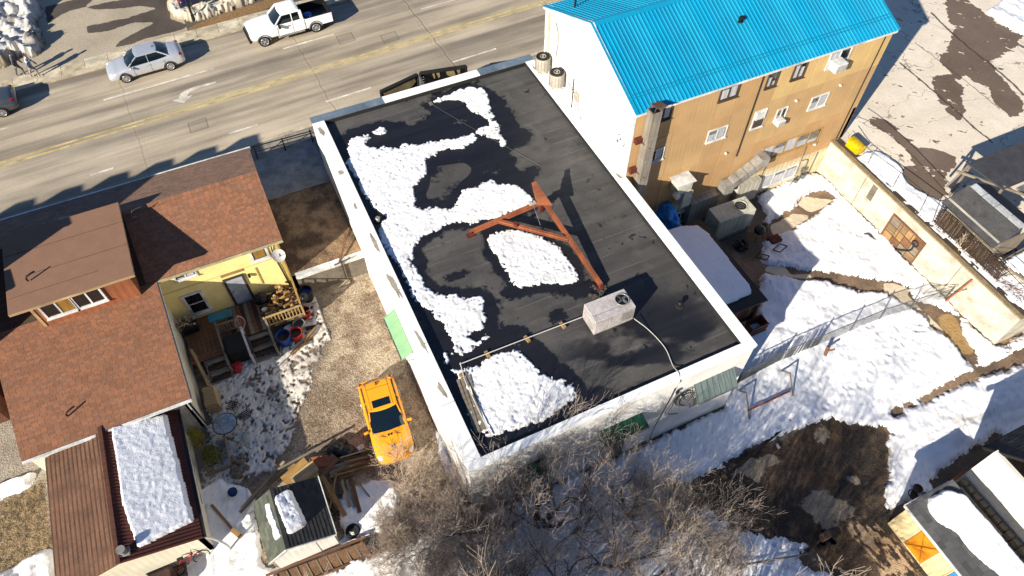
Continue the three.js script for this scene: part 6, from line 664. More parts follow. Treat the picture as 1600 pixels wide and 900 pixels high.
// ---------------------------------------------------------------- lower right: cream shed, dark house, pots and barrels
{
  const s = thing('cream_shed', 'cream shed with an orange panel and snow across its grey roof', 'shed', [20.9, YR, -.7]); const x0 = 19.75, x1 = 22.1, z0 = -2.2, z1 = 4;
  part(s, 'wall', [bx(x0, x0 + .12, YR - .2, -.1, z0, z1)], mat('#e6cfa0', .8, tStreak)); part(s, 'wall', [bx(x0 + .12, x1, YR - .2, -.1, z0, z0 + .12), bx(x1 - .12, x1, YR - .2, -.1, z0 + .12, z1)], MT.sidingWhite);
  const op = part(s, 'orange_panel', bx(x0 - .03, x0, -2.05, -.14, -1.2, -.25), mat('#e8920c', .6, tGrime)); part(op, 'brace', [beam([x0 - .045, -2.0, -1.15], [x0 - .045, -.2, -.3], .03, .05), beam([x0 - .045, -.2, -1.15], [x0 - .045, -2.0, -.3], .03, .05)], mat('#c87808', .6, tGrime)); part(s, 'wall_joint', [-1.22, -.24, .55].map(z => bx(x0 - .012, x0, YR, -.1, z - .012, z + .012)), MT.wood); part(s, 'blue_sign', bx(x0 - .03, x0, -1.1, -.3, .62, 1.25), mat('#2f8fd0', .5, tGrime));
  const rf = part(s, 'roof', slab([[x0 - .12, 0, z0 - .12], [x1 + .1, .18, z0 - .12], [x1 + .1, .18, z1], [x0 - .12, 0, z1]], .1), MT.roofGrey); part(rf, 'shingles', shingles([[x1 + .1, .19, z0 - .12], [x1 + .1, .19, z1], [x0 - .12, .01, z1], [x0 - .12, .01, z0 - .12]], shMat, 9, .3, { a: [.06, .06, .06], b: [.14, .135, .13], c: [.1, .1, .1] }), shMat, 'stuff'); part(rf, 'edge_trim', [bx(x0 - .16, x0 - .12, -.12, .02, z0 - .12, z1), bx(x0 - .12, x1, -.1, .03, z0 - .16, z0 - .12)], MT.white);
  const q = rawMesh('roof_snow', snowGeo({ b: [19.5, -2.5, 22.4, 4], step: .05, fill: [[[20.6, -2.1], [21.6, -2.15], [22.1, -1.6], [22.15, 3.5], [21.4, 3.5], [20.6, .1], [20.75, -.5], [20.35, -1.1], [20.3, -1.7]]], base: (x) => mix(0, .18, (x - 19.63) / 2.57), T: .2, blur: 2, amp: .16, freq: 1.6, lump: .05, dirt: .05, sd: 141 }), snowMat); q.userData = { label: 'long snow slab across the roof of the cream shed', category: 'snow', group: 'snow slabs on small roofs' };
  part(s, 'window', bx(20.0, 20.6, -1.6, -.9, z0 - .03, z0), MT.glass);
  const h = thing('white_house', 'white gabled house with dark roof edge at the right side of the picture', 'house', [27, YR, 0]); const wx = 24.0;
  part(h, 'wall', bx(wx, wx + .2, YR - .2, 1.2, -2.4, 5), MT.sidingWhite); part(h, 'wall', bx(wx + .2, 40, YR - .2, .9, -2.4, -2.2), MT.sidingWhite); { const c = [[24.1, .75, -2.75], [40, .75, -2.75], [40, 2.4, -1.25], [24.4, 2.2, -1.15]]; const r = part(h, 'roof', slab(c, .12), MT.roofBlack); part(r, 'shingles', shingles([c[3], c[2], c[1], c[0]], shMat, 12, .34, { a: [.02, .02, .022], b: [.06, .06, .06], c: [.04, .04, .04] }), shMat, 'stuff'); part(r, 'fascia', [beam([24.1, .7, -2.8], [40, .7, -2.8], .05, .14), beam([24.08, .72, -2.75], [24.38, 2.15, -1.15], .06, .16)], MT.dark); const c2 = [[24.4, 2.2, -1.15], [40, 2.4, -1.25], [40, .9, 2.4], [24.0, .75, 2.2]]; part(h, 'roof', slab(c2, .12), MT.white); }
  const wf = thing('brick_edging', 'row of grey blocks along the white house wall', 'blocks', [23.7, YR, -.5]); for (let i = 0; i < 12; i++) part(wf, 'block', rbx(.28, .3, .34, .03, 23.75, YR + .75, -2.1 + i * .37), MT.concDark); for (let i = 0; i < 12; i++) part(wf, 'block', rbx(.3, .6, .34, .03, 23.72, YR + .3, -2.1 + i * .37), MT.concDark);
  const t = thing('patio_table', 'grey brown plank table top between the cream shed and the white house', 'table', [23.1, YR, -.9]); part(t, 'top', [0, 1, 2, 3].map(i => bx(22.75 + i * .2, 22.94 + i * .2, YR + .68, YR + .74, -2.0, .35)), MT.woodGrey); for (const [x, z] of [[22.8, -1.9], [23.5, -1.9], [22.8, .25], [23.5, .25]]) part(t, 'leg', beam([x, YR, z], [x, YR + .68, z], .08, .08), MT.woodDark);
  const d = thing('black_barrel', 'large black round tub at the right picture edge', 'tub', [24.3, YR, .4]); part(d, 'body', cyl(.36, .4, .5, 22, 23.75, YR + .25, .62), MT.black); part(d, 'rim', (() => { const g = new THREE.TorusGeometry(.4, .03, 6, 24); g.rotateX(Math.PI / 2); g.translate(23.75, YR + .5, .62); return g.toNonIndexed(); })(), MT.black);
  single('plank', 'rusty brown plank along the top of the block edging by the white house', 'plank', beam([24.0, YR + .9, -2.5], [23.2, YR + .35, -2.35], .14, .08), MT.rust, [23.6, YR, -2.4]);
  const pot = (x, z, lab) => { const p = thing('flower_pot', lab, 'pot', [x, YR, z], undefined); part(p, 'pot', [cyl(.15, .2, .3, 16, x, YR + .2, z, 0, 0, 0, true), cyl(.2, .2, .03, 16, x, YR + .06, z)], new THREE.MeshStandardMaterial({ color: S('#4a3c3a'), roughness: .8, side: THREE.DoubleSide })); part(p, 'rim', (() => { const g = new THREE.TorusGeometry(.2, .03, 6, 18); g.rotateX(Math.PI / 2); g.translate(x, YR + .35, z); return g.toNonIndexed(); })(), mat('#5d4d48', .8, tGrime)); part(p, 'soil', cyl(.185, .185, .02, 14, x, YR + .28, z), MT.woodDark); };
  pot(21.55, -2.72, 'left round pot of the pair on the snow beside the cream shed'); pot(21.95, -2.82, 'right round pot of the pair on the snow beside the cream shed');
  const dr = (x, z, lab) => { const p = thing('bucket', lab, 'bucket', [x, YR, z]); part(p, 'body', cyl(.15, .18, .34, 16, x, YR + .17, z, 0, 0, 0, true), new THREE.MeshStandardMaterial({ color: S('#2a2a2c'), roughness: .6, side: THREE.DoubleSide })); part(p, 'base', cyl(.15, .15, .02, 14, x, YR + .03, z), MT.black); part(p, 'rim', (() => { const g = new THREE.TorusGeometry(.18, .02, 6, 18); g.rotateX(Math.PI / 2); g.translate(x, YR + .34, z); return g.toNonIndexed(); })(), MT.dark); };
  dr(16.72, -3.02, 'topmost of three dark buckets at the edge of the muddy lane'); dr(16.35, -2.75, 'left one of three dark buckets at the edge of the muddy lane'); dr(16.82, -2.6, 'right one of three dark buckets at the edge of the muddy lane');
  const po = thing('yard_post', 'thin dark post with a small box by the three buckets', 'post', [15.7, YR, -2.75]); part(po, 'post', beam([15.7, YR - .1, -2.75], [15.75, YR + 2.1, -2.75], .09, .09), MT.woodDark); part(po, 'box', rbx(.35, .5, .3, .03, 15.75, YR + 2.1, -2.75), MT.woodDark); 
  single('fallen_pole', 'pale weathered pole lying across the snow at the bottom edge', 'pole', bar([12.4, YR + .35, -3.5], [15.6, YR + .25, -2.6], .05, 7, .035), MT.woodGrey, [14, YR, -3.1]);
  const sn = thing('rubble_row', 'row of pale stones along the edge of the muddy lane below the buckets', 'stones', [16.3, YR, -1.9]); for (let i = 0; i < 16; i++) { const g = new THREE.DodecahedronGeometry(rr(.07, .15), 0); g.scale(1, .6, 1); g.rotateY(i); g.translate(15.8 + i * .09 + rr(-.15, .15), YR + .04, -2.35 + i * .13); part(sn, 'stone', uvm(g), MT.conc); }
  single('paint_can', 'small white can lying in the mud near the fence', 'can', cyl(.07, .07, .22, 10, 17.55, YR + .08, -7.3, 1.2, 0, .3), MT.white, [17.55, YR, -7.3]);
  const lg = thing('log', 'long dark timber edging the snow along the muddy lane', 'log', [17.6, YR, -7.9]); part(lg, 'log', beam([14.4, YR + .05, -7.1], [19.0, YR + .05, -8.1], .16, .18), MT.woodDark); part(lg, 'end', bx(14.25, 14.4, YR - .04, YR + .16, -7.2, -7.0), MT.wood);
}
// ---------------------------------------------------------------- vehicles (local frame: x forward, y up, z to the right)
function local(name, label, cat, p, ry, group) { const t = thing(name, label, cat, p, group); t.o = [0, 0, 0]; t.rotation.y = ry; return t; }
const paint = (hex, rough = .32, metal = .1) => new THREE.MeshPhysicalMaterial({ color: S(hex), roughness: rough, metalness: metal, clearcoat: .8, clearcoatRoughness: .12 });
function loftBody(st, n = 40) { // st: [x, halfWidth, sill, belt, top]
  const at = (x) => { let i = 0; while (i < st.length - 2 && x > st[i + 1][0]) i++; const a = st[i], b = st[i + 1], t = (x - a[0]) / (b[0] - a[0]), s = t * t * (3 - 2 * t); return a.map((v, k) => k ? mix(v, b[k], s * .6 + t * .4) : x); };
  const x0 = st[0][0], x1 = st[st.length - 1][0], rings = []; for (let i = 0; i <= n; i++) { const [x, w, s, b, t] = at(mix(x0, x1, i / n)); const h = [[s, w * .86], [s + .06, w * .955], [mix(s, b, .35), w * .995], [mix(s, b, .7), w], [b - .03, w * .97], [b + (t - b) * .35, w * .9], [b + (t - b) * .8, w * .72], [t, w * .4]]; const r = h.map(q => [x, q[0], q[1]]); for (let k = h.length - 1; k >= 0; k--) r.push([x, h[k][0], -h[k][1]]); rings.push(r); }
  const m = rings[0].length, pos = [], ix = []; rings.forEach(r => r.forEach(p => pos.push(...p))); for (let i = 0; i < n; i++) for (let k = 0; k < m; k++) { const k2 = (k + 1) % m; ix.push(i * m + k, (i + 1) * m + k, i * m + k2, i * m + k2, (i + 1) * m + k, (i + 1) * m + k2); }
  for (const e of [0, n]) { const c = pos.length / 3; const r = rings[e]; pos.push(r[0][0] + (e ? .05 : -.05), (r[0][1] + r[7][1]) / 2, 0); for (let k = 0; k < m; k++) { const a = e * m + k, b = e * m + (k + 1) % m; if (e) ix.push(a, c, b); else ix.push(a, b, c); } }
  const g = new THREE.BufferGeometry(); g.setAttribute('position', new THREE.Float32BufferAttribute(pos, 3)); g.setIndex(ix); const q = toCreasedNormals(g, .7); const p = q.attributes.position, uv = new Float32Array(p.count * 2); for (let i = 0; i < p.count; i++) { uv[i * 2] = p.getX(i); uv[i * 2 + 1] = p.getY(i) + p.getZ(i); } q.setAttribute('uv', new THREE.BufferAttribute(uv, 2)); return q;
}
function cabRing(y, xf, xr, w, bf, br) { const r = []; for (let i = 0; i <= 8; i++) { const z = mix(-1, 1, i / 8); r.push([xf - bf * z * z, y, z * w * (Math.abs(z) > .95 ? .985 : 1)]); } for (let i = 1; i < 6; i++) r.push([mix(xf - bf, xr + br, i / 6), y, w * 1.0]); for (let i = 0; i <= 8; i++) { const z = mix(1, -1, i / 8); r.push([xr + br * z * z, y, z * w * (Math.abs(z) > .95 ? .985 : 1)]); } for (let i = 1; i < 6; i++) r.push([mix(xr + br, xf - bf, i / 6), y, -w]); return r; }
function ringsGeo(rs, cap) { const m = rs[0].length, pos = [], ix = []; rs.forEach(r => r.forEach(p => pos.push(...p))); for (let i = 0; i + 1 < rs.length; i++) for (let k = 0; k < m; k++) { const k2 = (k + 1) % m; ix.push(i * m + k, i * m + k2, (i + 1) * m + k, i * m + k2, (i + 1) * m + k2, (i + 1) * m + k); } if (cap) { const o = (rs.length - 1) * m, r = rs[rs.length - 1]; const c = pos.length / 3; pos.push(r.reduce((s, p) => s + p[0], 0) / m, r[0][1] + cap, 0); for (let k = 0; k < m; k++) ix.push(o + k, o + (k + 1) % m, c); } const g = new THREE.BufferGeometry(); g.setAttribute('position', new THREE.Float32BufferAttribute(pos, 3)); g.setIndex(ix); return toCreasedNormals(g, .6); }
const rimM = new THREE.MeshStandardMaterial({ color: S('#c9c9c8'), roughness: .3, metalness: .7 });
function wheel(o, x, z, r, w, spokes = 10) { const s = Math.sign(z); const t = part(o, 'wheel', [cyl(r, r, w, 26, x, r, z, Math.PI / 2, 0, 0)], MT.rubber); const rim = part(t, 'rim', [cyl(r * .68, r * .68, .01, 24, x, r, z + s * (w / 2 + .004), Math.PI / 2, 0, 0)], mat('#4a4a4a', .6, null)); 
  const gs = [cyl(r * .17, r * .17, .03, 12, x, r, z + s * (w / 2 + .018), Math.PI / 2, 0, 0)]; for (let i = 0; i < spokes; i++) { const b = new THREE.BoxGeometry(r * .5, r * .11, .016).toNonIndexed(); b.translate(r * .4, 0, 0); b.rotateZ(i / spokes * 6.2832); b.translate(x, r, z + s * (w / 2 + .016)); gs.push(b); } const tt = new THREE.TorusGeometry(r * .66, .022, 6, 26).toNonIndexed(); tt.translate(x, r, z + s * (w / 2 + .008)); gs.push(tt); part(t, 'spokes', gs, rimM); return rim; }
function car(t, c) { const P = c.paint; 
  const body = part(t, 'body', loftBody(c.st), P);
  const [xf0, xf1, xr1, xr0] = c.cab, bh = c.belt, rh = c.roof, wb = c.wb, wt = c.wt; const gl = part(t, 'windows', ringsGeo([cabRing(bh - .06, xf0 + .03, xr0 - .03, wb, .16, .12), cabRing(mix(bh, rh, .5), mix(xf0, xf1, .47) + .02, mix(xr0, xr1, .47) - .02, mix(wb, wt, .42), .14, .11), cabRing(rh - .02, xf1, xr1, wt, .1, .09)], .015), MT.carGlass);
  part(t, 'roof', ringsGeo([cabRing(rh - .035, xf1 + .02, xr1 - .02, wt + .015, .11, .1), cabRing(rh + .005, xf1 - .02, xr1 + .03, wt - .03, .09, .08), cabRing(rh + .022, xf1 - .2, xr1 + .2, wt - .2, .06, .06)], .012), P);
  for (const s of [-1, 1]) { const pil = []; pil.push(beam([xf0 - .14, bh - .05, s * wb * .985], [xf1 - .08, rh - .02, s * wt * .99], .055, .06)); pil.push(beam([xr0 + .1, bh - .05, s * wb * .975], [xr1 + .06, rh - .02, s * wt * .985], c.cw || .1, .08)); for (const b of c.bp) pil.push(beam([b + .02, bh - .03, s * (wb + .006)], [b, rh - .03, s * (wt + .012)], .03, .05)); pil.push(beam([xf1 - .1, rh - .025, s * (wt + .005)], [xr1 + .08, rh - .025, s * (wt + .005)], .035, .05)); part(t, 'pillar', pil, P); } 
  for (const s of [-1, 1]) { for (const x of c.axles) wheel(t, x, s * (c.w - c.tw / 2 + .015), c.r, c.tw, c.spokes); parts(t, 'wheel_arch', c.axles.map(x => { const g = new THREE.TorusGeometry(c.r + .045, .04, 6, 22, Math.PI).toNonIndexed(); g.translate(x, c.r, s * (c.w - .03)); return g; }), MT.black); 
    part(t, 'headlight', rbx(.3, .12, .3, .05, c.nose - .2, c.hl, s * (c.w - .27), 0, s * .45, 0), mat('#dfe5ea', .15, null)); part(t, 'taillight', rbx(.22, .15, .3, .04, c.tail + .17, c.tl, s * (c.w - .25), 0, s * -.35, 0), mat('#8a0f14', .25, null)); const mi = part(t, 'mirror', rbx(.12, .13, .22, .045, xf0 - .35, bh + .03, s * (c.w + .1), 0, s * .2, 0), c.mir || P); 
    const seams = c.doors.map(x => box(.012, bh - c.sill - .12, .012, x, (bh + c.sill) / 2 + .02, s * (c.w + .001))); part(t, 'door_seam', seams, MT.black); part(t, 'door_handle', c.handles.map(x => rbx(.18, .03, .03, .012, x, bh - .13, s * (c.w + .005))), c.hm || P); part(t, 'sill', box(c.axles[0] - c.axles[1] - .8, .07, .06, (c.axles[0] + c.axles[1]) / 2, c.sill + .03, s * (c.w - .05)), MT.black); }
  part(t, 'grille', rbx(.05, .16, c.w * .9, .02, c.nose + .02, c.gr, 0), MT.black); part(t, 'bumper', [rbx(.1, .14, c.w * 1.3, .04, c.nose + .0, c.sill + .1, 0)], c.bump || MT.black); part(t, 'licence_plate', [bx(c.tail - .055, c.tail - .035, .62, .74, -.16, .16)], MT.white); return body; }
const sedanSpec = (P) => ({ paint: P, st: [[-2.48, .78, .34, .72, .84], [-2.3, .9, .28, .86, 1.08], [-1.75, .925, .24, .92, 1.12], [-.6, .925, .22, .92, 1.0], [.7, .925, .22, .90, .98], [1.15, .925, .22, .86, .99], [1.9, .915, .24, .76, .86], [2.25, .86, .27, .66, .74], [2.4, .72, .32, .56, .62]], cab: [1.25, .42, -1.05, -1.88], belt: .95, roof: 1.46, wb: .80, wt: .6, bp: [-.28], w: .925, tw: .22, r: .335, spokes: 10, axles: [1.43, -1.43], nose: 2.33, tail: -2.44, hl: .68, tl: .92, doors: [.78, -.3, -1.2], handles: [-.05, -1.0], sill: .24, gr: .55 });
{
  const a = local('parked_car', 'silver four door sedan driving along the far lane of the street', 'car', [-5.2, -.1, -46.85], Math.PI + .04); car(a, sedanSpec(paint('#c9cbd0', .3, .45))); a.name = 'sedan_car'; part(a, 'antenna_fin', box(.14, .06, .03, -.85, 1.5, 0, 0, 0, .3), MT.dark);
  const b = local('grey_car', 'dark grey car cut off by the left picture edge on the street', 'car', [-15.6, -.1, -46.5], Math.PI + .04); car(b, sedanSpec(paint('#4b5158', .3, .4)));
  const d = local('blue_car', 'dark blue car parked behind the rocky snow bank at the top edge', 'car', [.5, 0, -53.05], .02); car(d, sedanSpec(paint('#101a3a', .25, .2)));
  // orange hatchback
  const o = local('hatchback_car', 'bright orange hatchback with black roof hatch parked on the gravel drive', 'car', [.9, YL, -15.95], -1.656); const P = paint('#f0a016', .25, .05);
  car(o, { paint: P, st: [[-2.16, .7, .36, .78, .9], [-2.08, .86, .3, .95, 1.06], [-1.4, .93, .24, .96, 1.06], [-.4, .925, .22, .93, 1.02], [.7, .915, .22, .91, 1.0], [1.1, .925, .22, .89, 1.02], [1.65, .91, .25, .81, .95], [1.98, .82, .28, .7, .84], [2.12, .62, .34, .58, .68]], cab: [.92, -.12, -1.72, -2.04], belt: .97, roof: 1.42, wb: .83, wt: .67, bp: [-.75], w: .93, tw: .22, r: .32, spokes: 5, axles: [1.3, -1.3], nose: 2.06, tail: -2.08, hl: .74, tl: .96, doors: [.6, -.75], handles: [-.5], sill: .24, gr: .52, cw: .16 });
  part(o, 'sunroof', rbx(.4, .02, .84, .03, -.5, 1.452, 0), MT.carGlass); part(o, 'antenna_fin', box(.16, .09, .05, -1.55, 1.48, 0, 0, 0, .3), MT.black); const hy = (x) => .985 - .10 * Math.max(0, (x - 1.1) / .6); parts(o, 'bonnet_stripe', [-.1, .03].map(z => { const q = slab([[.95, 1.03, z], [.95, 1.03, z + .09], [1.72, .94, z + .09], [1.72, .94, z]], .012); return q; }), MT.black); parts(o, 'wiper', [bar([1.12, 1.0, .1], [.95, 1.08, .55], .012, 4), bar([1.12, 1.0, -.5], [.95, 1.08, -.1], .012, 4)], MT.black); parts(o, 'roof_seam', [box(1.4, .008, .02, -.95, 1.437, .52), box(1.4, .008, .02, -.95, 1.437, -.52), box(.02, .008, 1.1, -1.35, 1.447, 0)], mat('#7a3f00', .6, null)); parts(o, 'bonnet_crease', [beam([1.15, 1.0, .5], [1.85, .86, .42], .02, .02), beam([1.15, 1.0, -.5], [1.85, .86, -.42], .02, .02)], P);
  // white pickup
  const k = local('pickup_truck', 'white pickup truck with black bed and grey bumper on the street', 'pickup', [4.42, -.1, -46.98], Math.PI + .04); const W = paint('#f2f2f0', .3, 0);
  part(k, 'body', loftBody([[.78, .97, .46, 1.2, 1.24], [1.05, .985, .46, 1.2, 1.25], [1.7, .985, .46, 1.16, 1.24], [2.4, .96, .5, 1.08, 1.18], [2.66, .88, .55, .98, 1.08]], 24), W); part(k, 'cab', [rbx(1.95, .8, 1.96, .06, -.2, .86, 0)], W); 
  part(k, 'windows', ringsGeo([cabRing(1.2, 1.02, -1.08, .9, .14, .02), cabRing(1.55, .6, -1.06, .83, .12, .02), cabRing(1.84, .3, -1.0, .74, .1, .02)], .01), MT.carGlass); part(k, 'roof', ringsGeo([cabRing(1.8, .36, -1.06, .765, .11, .03), cabRing(1.87, .3, -1.0, .73, .1, .03), cabRing(1.91, .1, -.85, .6, .06, .03)], .01), W); const pl = []; for (const s of [-1, 1]) { pl.push(beam([.9, 1.22, s * .9], [.26, 1.82, s * .75], .06, .07), beam([-1.02, 1.2, s * .93], [-1.0, 1.84, s * .76], .2, .1), beam([-.36, 1.22, s * .91], [-.38, 1.82, s * .775], .05, .1), beam([.25, 1.82, s * .76], [-1.0, 1.83, s * .77], .05, .06)); } pl.push(beam([-1.06, 1.24, -.9], [-1.06, 1.24, .9], .06, .1), beam([-1.06, 1.26, -.84], [-1.04, 1.84, -.72], .1, .08), beam([-1.06, 1.26, .84], [-1.04, 1.84, .72], .1, .08)); part(k, 'pillar', pl, W);
  const bed = part(k, 'bed', [bx(-3.1, -1.2, .5, .78, -.9, .9)], MT.black); parts(bed, 'bed_side', [rbx(1.98, .72, .1, .03, -2.15, .84, .93), rbx(1.98, .72, .1, .03, -2.15, .84, -.93), rbx(.08, .66, 1.8, .02, -3.12, .86, 0)], W); part(bed, 'bed_liner', [bx(-3.06, -1.24, .78, 1.19, .85, .88), bx(-3.06, -1.24, .78, 1.19, -.88, -.85), bx(-3.07, -3.04, .78, 1.18, -.85, .85), bx(-1.25, -1.2, .78, 1.25, -.88, .88), bx(-3.1, -1.2, 1.2, 1.215, .86, .98), bx(-3.1, -1.2, 1.2, 1.215, -.98, -.86), bx(-3.16, -3.07, 1.19, 1.205, -.9, .9)], MT.dark); 
  for (const s of [-1, 1]) { for (const x of [1.84, -1.84]) wheel(k, x, s * .87, .39, .26, 6); parts(k, 'wheel_arch', [1.84, -1.84].map(x => { const g = new THREE.TorusGeometry(.46, .05, 6, 22, Math.PI).toNonIndexed(); g.translate(x, .4, s * .96); return g; }), mat('#6c6c6c', .6, null)); part(k, 'running_board', rbx(1.9, .06, .2, .02, -.1, .42, s * .95), MT.galv); part(k, 'mirror', [rbx(.16, .22, .26, .05, .62, 1.25, s * 1.13), box(.05, .05, .16, .62, 1.2, s * 1.0)], MT.dark); part(k, 'door_handle', rbx(.2, .05, .04, .015, -.05, 1.06, s * .985), MT.dark); part(k, 'door_seam', [.76, -.3, -1.17].map(x => box(.014, .66, .012, x, .86, s * .984)), MT.black); part(k, 'headlight', rbx(.16, .2, .34, .04, 2.6, .9, s * .7), mat('#dfe5ea', .15, null)); part(k, 'taillight', rbx(.1, .36, .12, .03, -3.13, .95, s * .9), mat('#a01016', .25, null)); }
  part(k, 'grille', [rbx(.08, .3, 1.1, .03, 2.7, .85, 0)], mat('#2b2b2e', .5, null)); parts(k, 'bumper', [rbx(.2, .24, 1.86, .07, 2.74, .56, 0), rbx(.16, .2, 1.7, .05, -3.2, .56, 0)], MT.dark); part(k, 'licence_plate', box(.02, .14, .3, -3.29, .62, .2), MT.white); part(k, 'vent_badge', rbx(.2, .04, .02, .008, .98, 1.02, .99), MT.dark);
  const bag = new THREE.IcosahedronGeometry(.3, 3); { const p = bag.attributes.position; for (let i = 0; i < p.count; i++) { const n = .75 + .5 * fbm(p.getX(i) * 5 + 4, p.getZ(i) * 5 + p.getY(i) * 4, 3); p.setXYZ(i, p.getX(i) * n * 1.1, p.getY(i) * n * .8, p.getZ(i) * n); } bag.computeVertexNormals(); bag.translate(5.95, .95, -46.65); } single('blue_bag', 'blue plastic bag lying in the bed of the white pickup', 'bag', bag.toNonIndexed(), mat('#2b78d0', .4, tGrime), [5.95, .7, -46.65]);
}
// ---------------------------------------------------------------- people walking on the far pavement
function person(label, p, ry, c) {
  const t = local('person', label, 'person', p, ry); const N = 64, half = N / 2, SC = 1.0; const mc = new MarchingCubes(N, new THREE.MeshStandardMaterial(), false, false, 400000); mc.isolation = 0;
  const J = (x, y, z) => [x, y - .95, z]; const B = []; const bone = (a, b, ra, rb, k) => B.push([a, b, ra, rb, k]); // x forward, z right
  bone(J(0, .96, 0), J(.02, 1.2, 0), .135, .145, 'top'); bone(J(.02, 1.2, 0), J(.03, 1.38, 0), .15, .13, 'top'); bone(J(.02, 1.36, -.15), J(.02, 1.36, .15), .075, .075, 'top'); bone(J(.03, 1.42, 0), J(.05, 1.53, 0), .055, .052, 'skin'); bone(J(.06, 1.6, 0), J(.075, 1.68, 0), .088, .092, 'skin'); bone(J(.15, 1.605, 0), J(.165, 1.6, 0), .018, .012, 'skin'); bone(J(.05, 1.63, .09), J(.05, 1.6, .09), .015, .012, 'skin'); bone(J(.05, 1.63, -.09), J(.05, 1.6, -.09), .015, .012, 'skin');
  for (const s of [-1, 1]) { const sw = s * .2; bone(J(0, .93, s * .085), J(sw * .9, .5, s * .095), .1, .068, 'leg'); bone(J(sw * .9, .5, s * .095), J(sw * 1.25 - .08, .1, s * .095), .062, .045, 'leg'); bone(J(sw * 1.25 - .1, .05, s * .095), J(sw * 1.25 + .1, .04, s * .1), .042, .034, 'shoe'); bone(J(.02, 1.36, s * .19), J(-sw * .6 + .02, 1.1, s * .24), .06, .048, 'top'); bone(J(-sw * .6 + .02, 1.1, s * .24), J(-sw * .9 + .1, .88, s * .24), .045, .036, 'top'); bone(J(-sw * .9 + .1, .86, s * .24), J(-sw * .9 + .13, .79, s * .235), .032, .026, 'skin'); for (let f = 0; f < 4; f++) bone(J(-sw * .9 + .11 + f * .015, .8, s * .22 + f * .008), J(-sw * .9 + .15 + f * .012, .73, s * .22 + f * .006), .011, .009, 'skin'); bone(J(-sw * .9 + .12, .84, s * .21), J(-sw * .9 + .17, .79, s * .2), .013, .01, 'skin'); }
  const d1 = (x, y, z, b) => { const [a, e, ra, rb] = b; const ux = e[0] - a[0], uy = e[1] - a[1], uz = e[2] - a[2]; const l = ux * ux + uy * uy + uz * uz; const h = Math.min(1, Math.max(0, ((x - a[0]) * ux + (y - a[1]) * uy + (z - a[2]) * uz) / l)); return Math.hypot(x - a[0] - ux * h, y - a[1] - uy * h, z - a[2] - uz * h) - mix(ra, rb, h); };
  for (let k = 0; k < N; k++) for (let j = 0; j < N; j++) for (let i = 0; i < N; i++) { const x = (i - half) / half * SC, y = (j - half) / half * SC, z = (k - half) / half * SC; let v = 1; if (Math.abs(x) < .5 && Math.abs(z) < .42) { let s = 0; for (const b of B) s += Math.exp(-Math.min(2, d1(x, y, z, b)) * 42); v = -Math.log(s + 1e-30) / 42; } mc.field[k * N * N + j * N + i] = -v; }
  mc.update(); const n = mc.count, pos = mc.positionArray.slice(0, n * 3), nor = mc.normalArray.slice(0, n * 3), col = new Float32Array(n * 3); for (let i = 0; i < n; i++) { const x = pos[i * 3], y = pos[i * 3 + 1], z = pos[i * 3 + 2]; let bd = 9, kk = 'top'; for (const b of B) { const d = d1(x, y, z, b); if (d < bd) { bd = d; kk = b[4]; } } let q = c[kk]; if (kk === 'top' && c.stripe && (Math.abs(Math.abs(z) - .1) < .022 || Math.abs(y - .32) < .03)) q = c.stripe; col.set(q, i * 3); pos[i * 3 + 1] += .95; }
  const g = new THREE.BufferGeometry(); g.setAttribute('position', new THREE.BufferAttribute(pos, 3)); g.setAttribute('normal', new THREE.BufferAttribute(nor, 3)); g.setAttribute('color', new THREE.BufferAttribute(col, 3)); const m = new THREE.Mesh(g, new THREE.MeshStandardMaterial({ vertexColors: true, roughness: .85 })); m.name = 'body'; m.castShadow = true; m.o = [0, 0, 0]; t.add(m);
  const h = new THREE.SphereGeometry(.108, 16, 12, 0, 6.2832, 0, 1.75); h.scale(1.05, 1.0, .98); h.rotateZ(.35); h.translate(.05, 1.665, 0); part(t, 'hair', h.toNonIndexed(), emat(c.hair)); part(t, 'eyes', [-.034, .034].map(z => { const e = new THREE.SphereGeometry(.011, 8, 6); e.translate(.152, 1.645, z); return e.toNonIndexed(); }), emat('#15100c', .3)); part(t, 'mouth', box(.01, .008, .05, .158, 1.565, 0), emat('#8a4a44'));
}
person('person in a white and blue striped jacket walking on the far pavement', [-12.0, .02, -48.95], .05, { top: [.16, .19, .28], stripe: [.75, .78, .85], leg: [.26, .24, .22], shoe: [.55, .5, .45], skin: [.5, .33, .25], hair: '#2b1d14' });
person('person in dark grey clothes walking beside the dirty snow bank', [-12.85, .02, -49.5], .05, { top: [.07, .07, .08], leg: [.10, .10, .11], shoe: [.4, .36, .32], skin: [.45, .3, .22], hair: '#141110' });
{ const p = thing('street_lamp', 'dark metal pole rising from the verge at the top edge', 'pole', [-1.35, 0, -51.05]); part(p, 'base', cyl(.16, .13, .3, 12, -1.35, .15, -51.05), MT.dark); part(p, 'pole', cyl(.085, .06, 7.5, 12, -1.35, 3.75, -51.05), MT.dark); part(p, 'arm', [tube([[-1.35, 7.3, -51.05], [-1.35, 7.9, -50.5], [-1.35, 8.0, -49.2]], .045)], MT.dark); part(p, 'lamp_head', rbx(.26, .12, .6, .05, -1.35, 8.0, -48.9), MT.dark); part(p, 'side_pipe', bar([-1.12, 0, -51.1], [-1.12, 2.6, -51.1], .03), MT.steel); }
